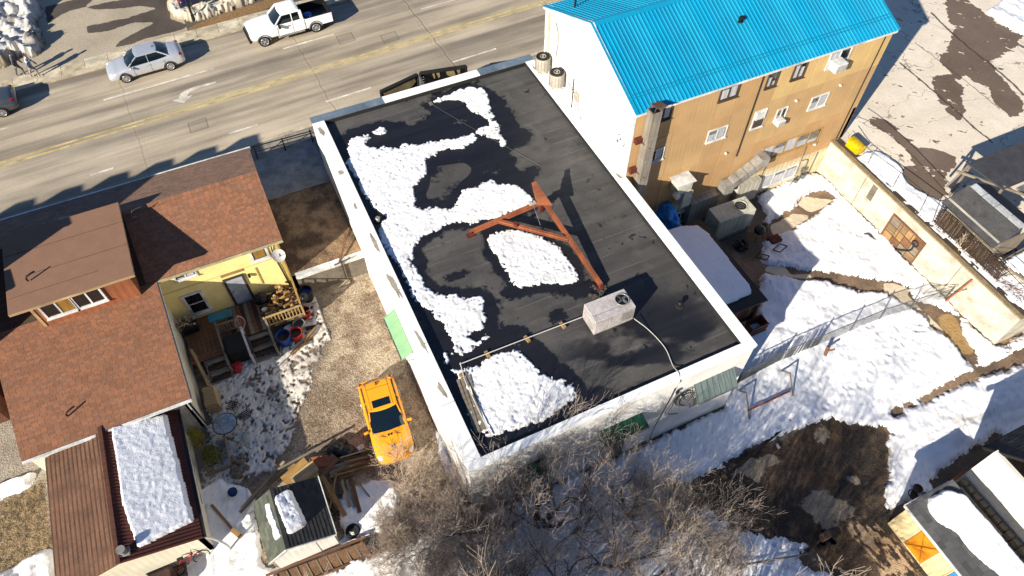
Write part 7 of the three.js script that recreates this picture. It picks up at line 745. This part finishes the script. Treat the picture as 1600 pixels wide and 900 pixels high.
// ---------------------------------------------------------------- clutter in the left yard
{
  const bucket = (name, label, cat, x, z, y, r, h, m, o = {}) => { const t = thing(name, label, cat, [x, y, z]); const tl = o.tilt || 0; const mm = m.clone(); mm.side = THREE.DoubleSide; const tr = (g) => { g.translate(-x, -y, -z); g.rotateX(tl); g.translate(x, y + (tl ? r * .5 : 0), z); return g; }; part(t, 'body', tr(cyl(r * .82, r, h, 20, x, y + h / 2, z, 0, 0, 0, true)), mm); part(t, 'bottom', tr(cyl(r * .82, r * .82, .02, 18, x, y + .02, z)), m); const ri = new THREE.TorusGeometry(r, .02, 6, 22).toNonIndexed(); ri.rotateX(Math.PI / 2); ri.translate(x, y + h, z); part(t, 'rim', tr(ri), m); if (o.fill) part(t, 'contents', tr(cyl(r * .9, r * .9, .02, 16, x, y + h * .7, z)), o.fill); if (o.handle) { const hd = new THREE.TorusGeometry(r, .012, 5, 16, Math.PI).toNonIndexed(); hd.rotateX(.9); hd.translate(x, y + h, z); part(t, 'handle', tr(hd), MT.white); } return t; };
  bucket('bucket', 'bright red bucket on the snow by the deck corner railing', 'bucket', -.95, -23.75, YL, .28, .5, MT.red, { handle: 1 });
  bucket('barrel', 'blue plastic barrel beside the deck steps', 'barrel', -2.35, -22.55, YL, .36, .75, MT.blueBin, { fill: MT.woodDark });
  bucket('bucket', 'orange red bucket with dark inside next to the blue barrel', 'bucket', -1.75, -22.6, YL, .34, .55, MT.orangeRed, { fill: MT.black });
  bucket('bucket', 'grey metal tub behind the orange red bucket', 'bucket', -1.45, -23.15, YL, .3, .45, MT.galv, { fill: MT.steel });
  bucket('laundry_basket', 'black wire basket with blue lid by the corner of the deck', 'basket', -.55, -24.75, YL, .33, .85, MT.dark, { fill: MT.blueBin });
  bucket('bucket', 'small dark bucket lying on the dirty snow below the garden frame', 'bucket', -6.5, -15.8, YL, .19, .34, MT.dark, { fill: MT.blueBin, tilt: .6 });
  single('white_box', 'white polystyrene box on the ground beside the deck', 'box', rbx(.42, .35, .34, .03, -2.0, YL + .2, -23.2, 0, .3, 0), MT.white, [-2, YL, -23.2]);
  single('bin_lid', 'turquoise lid lying on the railing of the deck', 'lid', rbx(1.15, .12, .5, .05, -4.85, .2, -24.35, .1, -.08, 0), MT.teal, [-4.85, .2, -24.35]);
  // covered barbecue, a soft black cover over a box
  const g = new RoundedBoxGeometry(1.15, 1.25, 1.1, 8, .22); { const p = g.attributes.position; for (let i = 0; i < p.count; i++) { const x = p.getX(i), y = p.getY(i), z = p.getZ(i); const n = fbm(x * 4 + 7, z * 4 + y * 3, 3) - .5, f = 1 + .14 * (.6 - y); p.setXYZ(i, x * f + n * .12, y + n * .1, z * f + n * .12); } g.computeVertexNormals(); g.translate(-4.62, YL + .62, -22.9); } single('covered_barbecue', 'barbecue under a sagging black cover in front of the deck', 'barbecue', g.toNonIndexed(), mat('#0d0d0f', .75, tGrime), [-4.62, YL, -22.9]);
  single('red_sack', 'red cloth sack on the dirty snow beside the black cover', 'sack', (() => { const s = new THREE.IcosahedronGeometry(.3, 3); const p = s.attributes.position; for (let i = 0; i < p.count; i++) { const n = .7 + .6 * fbm(p.getX(i) * 6 + 9, p.getZ(i) * 6 + p.getY(i) * 5, 3); p.setXYZ(i, p.getX(i) * n, p.getY(i) * n * .7, p.getZ(i) * n * 1.2); } s.computeVertexNormals(); s.translate(-5.0, YL + .2, -22.1); return s.toNonIndexed(); })(), mat('#b01224', .7, tGrime), [-5, YL, -22.1]);
  // cloth and rope on the rail
  single('rope_bundle', 'pale pink rope bundle hung on the deck stair rail', 'rope', Array.from({ length: 6 }, (_, i) => { const t = new THREE.TorusGeometry(.24 + .02 * i, .014, 5, 20).toNonIndexed(); t.scale(1, 1.3, 1); t.rotateY(.3 * i); t.rotateX(-.5); t.translate(-4.05, .1, -23.6 + .02 * i); return t; }), mat('#c79c90', .9, tGrime), [-4.05, -.1, -23.6]);
  // firewood heaped at the house end of the deck
  const fw = thing('firewood_pile', 'heap of split firewood on the deck against the yellow wall', 'firewood', [-1.9, -.7, -24.6]); const lm = [MT.wood, MT.woodPale, MT.woodBrown, MT.woodDark, MT.ply]; const r = rngOf(4); for (let i = 0; i < 95; i++) { const u = r(), v = r(), x = mix(-2.75, -1.1, u), z = mix(-25.2, -23.5, v); const top = .1 + .75 * Math.exp(-Math.pow((u - .62) / .45, 2)) * Math.exp(-Math.pow((v - .3) / .5, 2)); part(fw, 'log', beam([x - .17 + .1 * r(), -.7 + top * r() + .05, z - .1 + .2 * r()], [x + .17, -.7 + top * r() + .06, z + .1 * r() - .05], .07 + .06 * r(), .07 + .06 * r()), lm[Math.floor(r() * 5)]); }
  const cr = thing('wooden_crate', 'small wooden crate with white cloth in front of the firewood', 'crate', [-2.75, -.7, -24.3]); part(cr, 'side', [bx(-3.05, -2.5, -.7, -.35, -24.55, -24.52), bx(-3.05, -2.5, -.7, -.35, -24.1, -24.07), bx(-3.05, -3.02, -.7, -.35, -24.52, -24.1), bx(-2.53, -2.5, -.7, -.35, -24.52, -24.1)], MT.woodBrown); part(cr, 'cloth', rbx(.34, .2, .26, .08, -2.78, -.5, -24.32, .2, .4, 0), MT.white);
  for (const [x, z, s, l] of [[-2.75, -24.95, .36, 'larger black rubbish bag by the door frame'], [-.75, -24.2, .26, 'black plastic bag hanging at the deck corner']]) { const b = new THREE.IcosahedronGeometry(s, 3); const p = b.attributes.position; for (let i = 0; i < p.count; i++) { const n = .75 + .5 * fbm(p.getX(i) * 6 + x, p.getZ(i) * 6 + p.getY(i) * 5, 3); p.setXYZ(i, p.getX(i) * n, p.getY(i) * n * 1.1, p.getZ(i) * n); } b.computeVertexNormals(); b.translate(x, -.7 + s * .9, z); single('rubbish_bag', l, 'bag', b.toNonIndexed(), MT.black, [x, -.7, z]); }
  // planter with dried flowers
  const pl = thing('flower_planter', 'dark planter of dried flowers in the corner below the sash window', 'planter', [-6.55, -.7, -24.85]); part(pl, 'pot', rbx(.8, .45, .5, .06, -6.5, -.5, -24.8), MT.dark); part(pl, 'stems', Array.from({ length: 46 }, () => { const x = rr(-6.85, -6.15), z = rr(-25, -24.6); return bar([x, -.3, z], [x + rr(-.25, .25), rr(-.05, .3), z + rr(-.15, .2)], .014, 4); }), MT.woodBrown, 'stuff'); part(pl, 'flowers', Array.from({ length: 40 }, () => { const f = new THREE.IcosahedronGeometry(rr(.03, .075), 0); f.translate(rr(-6.95, -6.05), rr(0, .35), rr(-25.1, -24.4)); return uvm(f); }), mat('#cfc3a8', .9, tSpeck), 'stuff');
  single('low_log', 'rough pale timber edging the snow below the orange bucket', 'log', [beam([-2.3, YL + .1, -21.7], [-1.0, YL + .14, -22.35], .16, .16), beam([-1.5, YL + .26, -22.1], [-.7, YL + .2, -22.7], .12, .1)], MT.wood, [-1.7, YL, -22]);
  single('paint_tray', 'dark flat board on the snow beside the tubs', 'board', box(.55, .05, .2, -.95, YL + .16, -22.85, 0, -.2, 0), MT.dark, [-.95, YL, -22.85]);
  // cream crate, frames of garden furniture
  const wb = thing('wicker_basket', 'tall cream slatted crate standing against the rear wing', 'crate', [-6.4, YL, -20.6]); part(wb, 'body', box(.5, .85, 1.05, -6.4, YL + .43, -20.6, 0, -.1, 0), mat('#d6bf95', .85, tWood)); for (let i = 0; i < 7; i++) part(wb, 'slat', box(.03, .8, .1, -6.14, YL + .43, -21.02 + i * .145, 0, -.1, 0), MT.woodPale); for (let i = 0; i < 8; i++) part(wb, 'slat', box(.5, .03, .09, -6.4, YL + .87, -21.02 + i * .125, 0, -.1, 0), MT.woodPale);
  const gf = thing('garden_table', 'round wire garden table with glass top among dirty snow', 'table', [-6.0, YL, -18.9]); const ring = (R, y, x, z, rr_ = .018) => { const t = new THREE.TorusGeometry(R, rr_, 6, 28).toNonIndexed(); t.rotateX(Math.PI / 2); t.translate(x, y, z); return t; }; parts(gf, 'rim', [ring(.55, YL + .7, -6.05, -18.9, .025), ring(.28, YL + .68, -6.05, -18.9)], MT.dark); part(gf, 'spokes', [0, 1, 2, 3].map(i => box(1.1, .02, .02, -6.05, YL + .69, -18.9, 0, i * Math.PI / 4, 0)), MT.dark); for (let i = 0; i < 3; i++) part(gf, 'leg', bar([-6.05 + .3 * Math.cos(i * 2.1), YL + .68, -18.9 + .3 * Math.sin(i * 2.1)], [-6.05 + .5 * Math.cos(i * 2.1), YL, -18.9 + .5 * Math.sin(i * 2.1)], .018), MT.dark); part(gf, 'top', cyl(.54, .54, .012, 28, -6.05, YL + .71, -18.9), new THREE.MeshPhysicalMaterial({ color: S('#d8e4ea'), transmission: .8, roughness: .15, thickness: 0 }));
  const chair = (lab, x, z, ry) => { const t = local('garden_chair', lab, 'chair', [x, YL, z], ry, undefined); part(t, 'seat', [0, 1, 2, 3, 4].map(i => box(.42, .025, .05, 0, .42, -.2 + i * .1)), MT.dark); part(t, 'backrest', [bar([-.2, .42, -.22], [-.32, .95, -.22], .016), bar([-.2, .42, .22], [-.32, .95, .22], .016), bar([-.32, .95, -.22], [-.32, .95, .22], .016), ...[-.11, 0, .11].map(z2 => bar([-.2, .45, z2], [-.31, .93, z2], .01, 5))], MT.dark); for (const [a, b] of [[-.2, -.22], [-.2, .22], [.2, -.22], [.2, .22]]) part(t, 'leg', bar([a, .42, b], [a * 1.15, 0, b * 1.1], .015), MT.dark); };
  chair('black wire garden chair lying near the cream crate', -5.6, -19.9, 2.4); chair('black wire garden chair to the right of the round garden table', -5.15, -19.1, 3.4);
  const gt = thing('aluminium_frame', 'pale tubular frame lying on the dirty snow below the garden table', 'frame', [-5.6, YL, -17.9]); part(gt, 'tube', [bar([-6.1, YL + .2, -17.5], [-5.1, YL + .35, -18.5], .03), bar([-6.0, YL + .2, -18.2], [-5.3, YL + .22, -17.4], .025), bar([-5.5, YL + .3, -18.1], [-5.4, YL + .1, -16.9], .02)], MT.galv); part(gt, 'sheet', slab([[-5.9, YL + .28, -18.2], [-5.5, YL + .3, -18.5], [-5.2, YL + .26, -18.0], [-5.6, YL + .24, -17.7]], .02), MT.acPale);
  single('steel_rail_gate', 'thin grey rail along the rear wing wall beside the deck steps', 'rail', [bar([-6.75, YL + 1.0, -23.6], [-6.35, YL + .9, -21.2], .03), bar([-6.7, YL + .5, -23.4], [-6.35, YL + .45, -21.2], .025), bar([-6.35, YL, -21.2], [-6.35, YL + .95, -21.2], .03)], MT.woodPale, [-6.5, YL, -22.3]);
  // evergreen shrub beside the garage
  const sh = thing('evergreen_shrub', 'yellow green evergreen shrub between the garage and the rear wing', 'shrub', [-7.2, YL, -18.2]); const leafs = [], lcol = []; for (let i = 0; i < 4200; i++) { const a = rr(0, 6.283), u = rnd(), R = Math.sqrt(rnd()); const base = rnd() < .4 ? [-7.35, -18.75, .42, 1.35] : [-6.95, -17.7, .5, .95]; const x = base[0] + Math.cos(a) * R * base[2] * (1.1 - u * .6), z = base[1] + Math.sin(a) * R * base[2] * (1.1 - u * .6), y = YL + .1 + u * base[3]; if (fbm(x * 5, z * 5 + y * 4, 2) < .42) continue; const b = rr(0, 6.28), s = rr(.03, .07); leafs.push(x, y, z, x + Math.cos(b) * s, y + rr(-.02, .06), z + Math.sin(b) * s, x + Math.cos(b + 1) * s * .8, y + rr(.0, .08), z + Math.sin(b + 1) * s * .8); const k = rr(.6, 1.2), yl = base[3] > 1 ? 1 : .35; for (let q = 0; q < 3; q++) lcol.push(mix(.05, .26, yl) * k, mix(.07, .22, yl) * k, .015 * k); } const lg = new THREE.BufferGeometry(); lg.setAttribute('position', new THREE.Float32BufferAttribute(leafs, 3)); lg.setAttribute('color', new THREE.Float32BufferAttribute(lcol, 3)); lg.computeVertexNormals(); const lmesh = new THREE.Mesh(lg.translate(7.2, -YL, 18.2), new THREE.MeshStandardMaterial({ vertexColors: true, roughness: .9, side: THREE.DoubleSide })); lmesh.name = 'foliage'; lmesh.userData.kind = 'stuff'; lmesh.castShadow = true; sh.add(lmesh); part(sh, 'stem', [bar([-7.35, YL, -18.75], [-7.35, YL + 1, -18.75], .04), bar([-6.95, YL, -17.7], [-6.95, YL + .7, -17.7], .04)], MT.woodDark);
  const rb = thing('raised_bed', 'grey boarded raised bed around the evergreen shrub', 'planter box', [-7.0, YL, -17.9]); part(rb, 'board', [bx(-7.5, -6.3, YL, YL + .3, -17.05, -16.98), bx(-6.35, -6.28, YL, YL + .3, -18.6, -17.05)], MT.woodGrey); for (let i = 0; i < 4; i++) part(rb, 'paver', bx(-7.48, -7.1, YL, YL + .06, -18.4 + i * .5, -17.95 + i * .5), MT.conc);
  // odds and ends by the garage
  single('stone_heap', 'heap of dark stones beside the raised bed', 'stones', Array.from({ length: 24 }, () => { const q = new THREE.DodecahedronGeometry(rr(.08, .2), 0); q.scale(1, .7, 1); q.translate(rr(-6.5, -5.6), YL + rr(.03, .2), rr(-17.4, -16.4)); return uvm(q); }), MT.concDark, [-6, YL, -17]);
  single('brown_plank', 'reddish brown plank standing in the dirty snow beside the raised bed', 'plank', beam([-6.15, YL + .12, -17.3], [-6.05, YL + .15, -16.2], .22, .05), MT.rust, [-6.1, YL, -16.7]);
  single('pale_plank', 'pale plank lying on the snow left of the garden shed', 'plank', [beam([-7.5, YL + .22, -15.5], [-6.75, YL + .22, -13.7], .12, .05), beam([-6.9, YL + .3, -14.0], [-6.6, YL + .25, -13.5], .2, .06)], MT.wood, [-7.1, YL, -14.6]);
  single('white_downspout', 'white bent downspout at the rear corner of the garage', 'pipe', tube([[-7.5, .7, -13.3], [-7.3, 0, -13.3], [-7.2, YL + .1, -13.2], [-7.5, YL + .1, -12.9]], .05), MT.white, [-7.4, YL, -13.2]);
  // bicycle leaning on the garage
  const bi = thing('bicycle', 'dark bicycle with red frame leaning against the garage end wall', 'bicycle', [-8.8, YL, -13.2]); const W = (x, z) => { const t = new THREE.TorusGeometry(.33, .022, 6, 26).toNonIndexed(); t.rotateX(-.25); t.rotateY(.18); t.translate(x, YL + .33, z); return t; }; const wz = -13.2; part(bi, 'wheel', W(-9.35, wz), MT.rubber); part(bi, 'wheel', W(-8.3, wz - .2), MT.rubber); part(bi, 'spokes', [[-9.35, wz], [-8.3, wz - .2]].flatMap(([x, z]) => [0, 1, 2, 3].map(i => box(.62, .008, .008, x, YL + .33, z, 0, .18, i * .785))), MT.steel); part(bi, 'frame', [bar([-9.35, YL + .33, wz], [-8.95, YL + .85, wz - .18], .02), bar([-8.95, YL + .85, wz - .18], [-8.5, YL + .8, wz - .25], .02), bar([-8.5, YL + .8, wz - .25], [-8.3, YL + .33, wz - .2], .02), bar([-9.35, YL + .33, wz], [-8.85, YL + .33, wz - .1], .02), bar([-8.85, YL + .33, wz - .1], [-8.95, YL + .85, wz - .18], .02), bar([-8.85, YL + .33, wz - .1], [-8.5, YL + .8, wz - .25], .02)], MT.red); part(bi, 'saddle', rbx(.26, .06, .14, .03, -8.97, YL + .93, wz - .2), MT.black); part(bi, 'handlebar', [bar([-8.5, YL + .8, wz - .25], [-8.48, YL + 1.0, wz - .3], .018), bar([-8.48, YL + 1.0, wz - .05], [-8.48, YL + 1.0, wz - .55], .016)], MT.dark);
  single('brown_tarpaulin', 'dark brown sheet covering a heap behind the garage', 'tarpaulin', (() => { const q = new RoundedBoxGeometry(1.7, .9, 1.1, 6, .2); const p = q.attributes.position; for (let i = 0; i < p.count; i++) { const n = fbm(p.getX(i) * 2 + 3, p.getZ(i) * 3 + p.getY(i), 3) - .5; p.setXYZ(i, p.getX(i) + n * .2, p.getY(i) + n * .3, p.getZ(i) + n * .2); } q.computeVertexNormals(); q.translate(-10.2, YL + .45, -12.8); return q.toNonIndexed(); })(), mat('#4a2f28', .8, tGrime), [-10.2, YL, -12.8]);
  // scrap wood heap beside the garden shed
  const sc = thing('scrap_wood_pile', 'jumbled pile of scrap boards and plywood beside the garden shed', 'wood pile', [-2.6, YL, -14.4]); const PM = [MT.woodPale, MT.wood, MT.woodBrown, MT.woodGrey, MT.ply, MT.woodDark]; const bd = (a, b, w, h, m) => part(sc, 'board', beam(a, b, w, h), m);
  bd([-6.4, YL + .35, -14.55], [-4.2, YL + .6, -15.7], .16, .04, MT.woodGrey); bd([-6.3, YL + .38, -14.7], [-4.0, YL + .66, -15.9], .12, .04, MT.woodPale); bd([-4.6, YL + .7, -15.6], [-1.9, YL + .75, -15.9], .1, .04, MT.woodGrey); bd([-5.0, YL + .45, -15.2], [-3.6, YL + .5, -15.6], .2, .05, MT.wood);
  for (const [x, z, w, d, r, y, m] of [[-3.6, -15.05, 1.3, .75, .35, .75, MT.ply], [-3.3, -14.85, 1.2, .55, .28, .85, MT.woodPale], [-3.4, -14.65, 1.3, .3, .2, .62, MT.woodPale], [-2.55, -15.2, .8, .5, -.3, .7, MT.rust], [-2.2, -14.95, .9, .45, .5, .6, MT.woodBrown], [-1.9, -14.6, .8, .4, .1, .5, MT.woodGrey]]) part(sc, 'plywood_sheet', box(w, .03, d, x, YL + y, z, .12, r, .06), m);
  const q = rngOf(9); for (let i = 0; i < 16; i++) { const a = -.15 + q() * .5, x = -1.6 + q() * 1.1, z = -14.9 + q() * .7, L = .9 + q() * 1.3, y = YL + .25 + q() * .4; bd([x - L / 2 * Math.cos(a), y, z - L / 2 * Math.sin(-a) - .2], [x + L / 2 * Math.cos(a), y - .1 * q(), z + L / 2 * Math.sin(a)], .05 + q() * .07, .04, PM[i % 6]); }
  bd([-2.65, YL + .5, -14.6], [-2.25, YL + .25, -12.5], .2, .06, MT.wood); bd([-2.95, YL + .45, -14.4], [-2.5, YL + .2, -12.6], .13, .06, MT.woodDark); bd([-2.0, YL + .6, -14.4], [-2.75, YL + .3, -13.1], .07, .05, MT.ply); bd([-1.9, YL + .3, -14.1], [-1.95, YL + .2, -12.8], .12, .06, MT.woodPale); bd([-1.7, YL + .35, -14.0], [-1.72, YL + .2, -12.7], .14, .07, MT.woodGrey); bd([-1.5, YL + .38, -13.9], [-1.62, YL + .18, -12.4], .16, .07, MT.woodBrown); bd([-1.35, YL + .4, -14.0], [-1.0, YL + .1, -12.9], .05, .04, MT.wood); bd([-2.75, YL + .12, -13.1], [-1.9, YL + .12, -12.0], .2, .05, MT.woodDark); bd([-2.6, YL + .1, -12.6], [-1.7, YL + .1, -12.2], .15, .05, MT.woodBrown);
  const bk = thing('black_heap', 'heap of black plastic sacks at the upper end of the scrap wood', 'sacks', [-1.5, YL, -15.6]); for (const [x, z, s] of [[-1.7, -15.7, .4], [-1.3, -15.4, .36], [-1.45, -15.9, .3], [-1.05, -15.2, .28]]) { const b = new THREE.IcosahedronGeometry(s, 3), p = b.attributes.position; for (let i = 0; i < p.count; i++) { const n = .7 + .55 * fbm(p.getX(i) * 5 + x, p.getZ(i) * 5 + p.getY(i) * 4, 3); p.setXYZ(i, p.getX(i) * n * 1.2, p.getY(i) * n * .8, p.getZ(i) * n); } b.computeVertexNormals(); b.translate(x, YL + s * .5, z); part(bk, 'sack', b.toNonIndexed(), mat('#121216', .4, tGrime)); }
  single('white_pail', 'small white pail at the right end of the scrap wood', 'pail', rbx(.34, .3, .26, .05, -.65, YL + .2, -15.25, 0, .2, 0), MT.white, [-.65, YL, -15.25]);
  const ty = (x, z, lab, rx = 0) => { const t = thing('old_tyre', lab, 'tyre', [x, YL, z]); const g = new THREE.TorusGeometry(.24, .09, 8, 22).toNonIndexed(); g.rotateX(Math.PI / 2 + rx); g.translate(x, YL + .14, z); part(t, 'tyre', g, MT.rubber); const r2 = cyl(.16, .16, .08, 16, 0, 0, 0); r2.rotateX(rx); r2.translate(x, YL + .12, z); part(t, 'hub', r2, MT.dark); }; ty(-2.15, -11.75, 'old black tyre lying between garden shed and rusty sheet strip', .2);
  // rusty strip of old sheet along the bottom
  const rs = thing('rusty_trough', 'long rusty sheet strip and board along the snow below the garden shed', 'sheet', [-3.2, YL, -11]); part(rs, 'sheet', slab([[-5.9, YL + .3, -11.35], [-1.9, YL + .36, -11.05], [-1.8, YL + .1, -10.45], [-5.8, YL + .1, -10.7]], .05), mat('#8a6647', .9, tSpeck)); part(rs, 'edge_board', [beam([-6.0, YL + .3, -11.45], [-1.7, YL + .35, -11.2], .08, .14), beam([-5.9, YL + .12, -10.6], [-.6, YL + .16, -10.4], .08, .1), beam([-1.95, YL + .38, -11.1], [-1.8, YL + .16, -10.4], .1, .1)], MT.woodBrown); part(rs, 'rib', Array.from({ length: 9 }, (_, i) => beam([-5.6 + i * .42, YL + .34, -11.3 + i * .03], [-5.5 + i * .42, YL + .14, -10.7 + i * .03], .05, .03)), MT.woodGrey);
  single('alley_plank', 'wooden plank leaning over the low wall at the end of the mud alley', 'plank', beam([1.6, .05, -25.2], [2.75, .55, -26.9], .1, .06), MT.woodBrown, [1.6, 0, -25.2]);
  const gp = thing('gate_post', 'short dark post with crossbar standing on the low wall', 'post', [1.7, -.8, -25.1]); part(gp, 'post', beam([1.7, -1.2, -25.05], [1.7, .35, -25.05], .08, .08), MT.woodDark); part(gp, 'bar', beam([1.3, .18, -25.05], [2.2, .25, -25.1], .05, .06), MT.steel);
  const rl = thing('pipe_railing', 'black pipe railing between pavement and the shaded alley slab', 'railing', [1.3, 0, -35.0]); part(rl, 'rail', [bar([-.6, .95, -35.0], [3.0, .95, -34.9], .035), bar([-.6, .55, -35.0], [3.0, .55, -34.9], .03)], MT.black); for (const x of [-.5, 1.2, 2.9]) part(rl, 'post', bar([x, 0, -34.97], [x, 1, -34.97], .04), MT.black);
  struct('alley_slab', bx(-1.1, 2.94, -.3, .03, -34.85, -31.35), mat('#a7a39c', .9, tGrime));
}
// ---------------------------------------------------------------- bare trees behind the building
const barkMat = new THREE.MeshStandardMaterial({ color: S('#6f6156'), roughness: .95, map: tSpeck }), twigMat = new THREE.MeshStandardMaterial({ color: S('#a09186'), roughness: .95 }), twigPale = new THREE.MeshStandardMaterial({ color: S('#c8b5a0'), roughness: .95 });
function bareTree(seed, { h = 8, stems = 4, spread = .5, depth = 6, kids = [4, 4, 4, 4, 5], thick = .12, up = .35 } = {}) { // returns [wood geometry, twig geometry]
  const r = rngOf(seed), A = { p: [], n: [], u: [] }, Bt = { p: [], n: [], u: [] };
  const seg = (o, a, b, ra, rb, k) => { const d = b.clone().sub(a).normalize(), s = Math.abs(d.y) > .9 ? V(1, 0, 0) : V(0, 1, 0); const x = d.clone().cross(s).normalize(), y = d.clone().cross(x); const P = [], N = []; for (let i = 0; i < k; i++) { const t = i / k * 6.28319, c = Math.cos(t), q = Math.sin(t); const n = x.clone().multiplyScalar(c).addScaledVector(y, q); N.push(n); P.push([a.clone().addScaledVector(n, ra), b.clone().addScaledVector(n, rb)]); } for (let i = 0; i < k; i++) { const j = (i + 1) % k; for (const [v, n] of [[P[i][0], N[i]], [P[j][0], N[j]], [P[i][1], N[i]], [P[j][0], N[j]], [P[j][1], N[j]], [P[i][1], N[i]]]) { o.p.push(v.x, v.y, v.z); o.n.push(n.x, n.y, n.z); o.u.push(v.x + v.z, v.y); } } };
  const grow = (pos, dir, len, rad, lev) => {
    const n = lev < 2 ? 4 : lev < 4 ? 3 : 2; let p = pos.clone(), d = dir.clone(), rd = rad; const nodes = [];
    for (let i = 0; i < n; i++) { d.add(V((r() - .5) * .34, (r() - .5) * .2 + up * .12, (r() - .5) * .34)).normalize(); const q = p.clone().addScaledVector(d, len / n), r2 = Math.max(.0055, rd * .82); seg(lev < Math.min(4, depth - 2) ? A : Bt, p, q, rd, r2, lev < 2 ? 6 : lev < 3 ? 4 : 3); nodes.push([q.clone(), d.clone(), r2]); p = q; rd = r2; }
    if (lev + 1 >= depth) return; const k = kids[Math.min(lev, kids.length - 1)];
    for (let i = 0; i < k; i++) { const [q, dd, rq] = nodes[Math.min(n - 1, Math.floor((i + .6 + r() * .5) / k * n))]; const a = r() * 6.2832, s = spread * (.6 + r() * .7); const ax = V(Math.cos(a), 0, Math.sin(a)); const nd = dd.clone().addScaledVector(ax, s).add(V(0, up * .35 * r(), 0)).normalize(); grow(q, nd, len * (.55 + r() * .2), Math.max(.0065, rq * (.55 + r() * .15)), lev + 1); }
  };
  for (let i = 0; i < stems; i++) { const a = i / stems * 6.2832 + r() * .8, t = .15 + r() * .4; grow(V(Math.cos(a) * .12, 0, Math.sin(a) * .12), V(Math.cos(a) * t, 1, Math.sin(a) * t).normalize(), h * (.38 + r() * .12), thick * (.75 + r() * .5), 0); }
  return [A, Bt].map(o => { const g = new THREE.BufferGeometry(); g.setAttribute('position', new THREE.Float32BufferAttribute(o.p, 3)); g.setAttribute('normal', new THREE.Float32BufferAttribute(o.n, 3)); g.setAttribute('uv', new THREE.Float32BufferAttribute(o.u, 2)); return g; });
}
const K = { kids: [4, 3, 3, 3, 3] };
const treeKinds = [bareTree(3, { h: 8.5, stems: 3, ...K }), bareTree(19, { h: 7.5, stems: 4, spread: .6, ...K }), bareTree(41, { h: 9.5, stems: 3, thick: .13, spread: .5, kids: [4, 4, 3, 3, 3] }), bareTree(55, { h: 9.5, stems: 4, thick: .14, spread: .6, kids: [5, 4, 4, 4, 4] })];
const shrubKinds = [bareTree(7, { h: 3.2, stems: 8, depth: 5, kids: [4, 4, 4, 4], thick: .026, spread: .8, up: .1 }), bareTree(8, { h: 2.6, stems: 9, depth: 5, kids: [4, 4, 4, 4], thick: .022, spread: .95, up: 0 })];
function plant(name, kind, label, cat, p, ry, s, m, group) { const t = new THREE.Group(); t.name = numbered(name); t.position.set(...p); t.rotation.y = ry; t.scale.setScalar(s); t.userData = { label, category: cat, group }; const a = new THREE.Mesh(kind[0], barkMat), b = new THREE.Mesh(kind[1], m); a.name = 'trunk'; b.name = 'crown'; for (const q of [a, b]) q.castShadow = q.receiveShadow = true; t.add(a, b); scene.add(t); }
const ORD = ['leftmost', 'second from the left', 'third from the left', 'fourth from the left', 'fifth from the left', 'sixth from the left', 'rightmost'];
const rows = (name, lab, cat, kinds, group, mats) => (where, list) => list.sort((a, b) => a[0] - b[0]).forEach(([x, z, k, s], i) => plant(name, kinds[k], `${lab} ${where}, ${i === list.length - 1 ? 'rightmost' : ORD[i]}`, cat, [x, rearY(x, z) - .1, z], x * 3.7 + z, s, mats[(i + k) % mats.length], group));
const treeRow = rows('bare_tree', 'bare grey tree', 'tree', treeKinds, 'bare trees of the thicket', [twigMat, twigMat, twigPale]), shrubRow = rows('bare_shrub', 'low leafless brown shrub', 'shrub', shrubKinds, 'bare shrubs of the thicket', [twigPale, twigMat]);
treeRow('close against the white rear wall', [[2.5, -9.6, 1, .8], [4.0, -9.1, 0, .95], [5.5, -8.7, 1, .95], [7.2, -8.0, 0, .8], [9.4, -7.4, 1, .68]]);
treeRow('in the middle of the thicket', [[3.0, -6.6, 1, .85], [5.3, -6.0, 0, .85], [7.7, -5.8, 2, .75], [9.7, -5.8, 0, .75], [10.9, -6.2, 1, .62]]);
treeRow('at the bottom edge of the picture', [[4.6, -3.4, 0, .8], [8.2, -3.4, 1, .8], [10.6, -3.6, 0, .64]]);
treeRow('tall and standing below the picture edge', [[-9.5, -.6, 3, 1.25], [-6.0, -.8, 3, 1.25], [-2.6, -2.6, 3, 1.05], [-.4, -4.2, 3, .8], [5.5, .8, 3, .9], [8.8, .3, 3, .8]]);
shrubRow('beside the gravel drive and building corner', [[.9, -12.5, 0, .8], [1.6, -11.7, 1, .9], [-.2, -11.2, 1, .8], [.7, -10.4, 0, .9], [2.1, -10.2, 0, .75]]);
shrubRow('in the left of the thicket', [[1.2, -9.0, 1, 1], [-.8, -9.8, 0, .7], [2.4, -7.9, 0, .95], [.2, -8.2, 1, .9], [3.4, -9.4, 1, .7]]);
shrubRow('at the right edge of the thicket', [[11.4, -7.2, 1, .7], [11.9, -5.4, 0, .7], [10.6, -8.2, 0, .6], [12.1, -4.0, 1, .75]]);
{ const t = thing('small_tree', 'small bare sapling growing beside the retaining wall and the grey shed', 'tree', [31.95, .4, -11.6]); const g = bareTree(77, { h: 1.7, stems: 2, depth: 4, kids: [3, 3, 3], thick: .03 }); const a = new THREE.Mesh(g[0], twigPale), b = new THREE.Mesh(g[1], twigPale); a.name = 'trunk'; b.name = 'crown'; t.add(a, b); }
renderer.render(scene, camera);
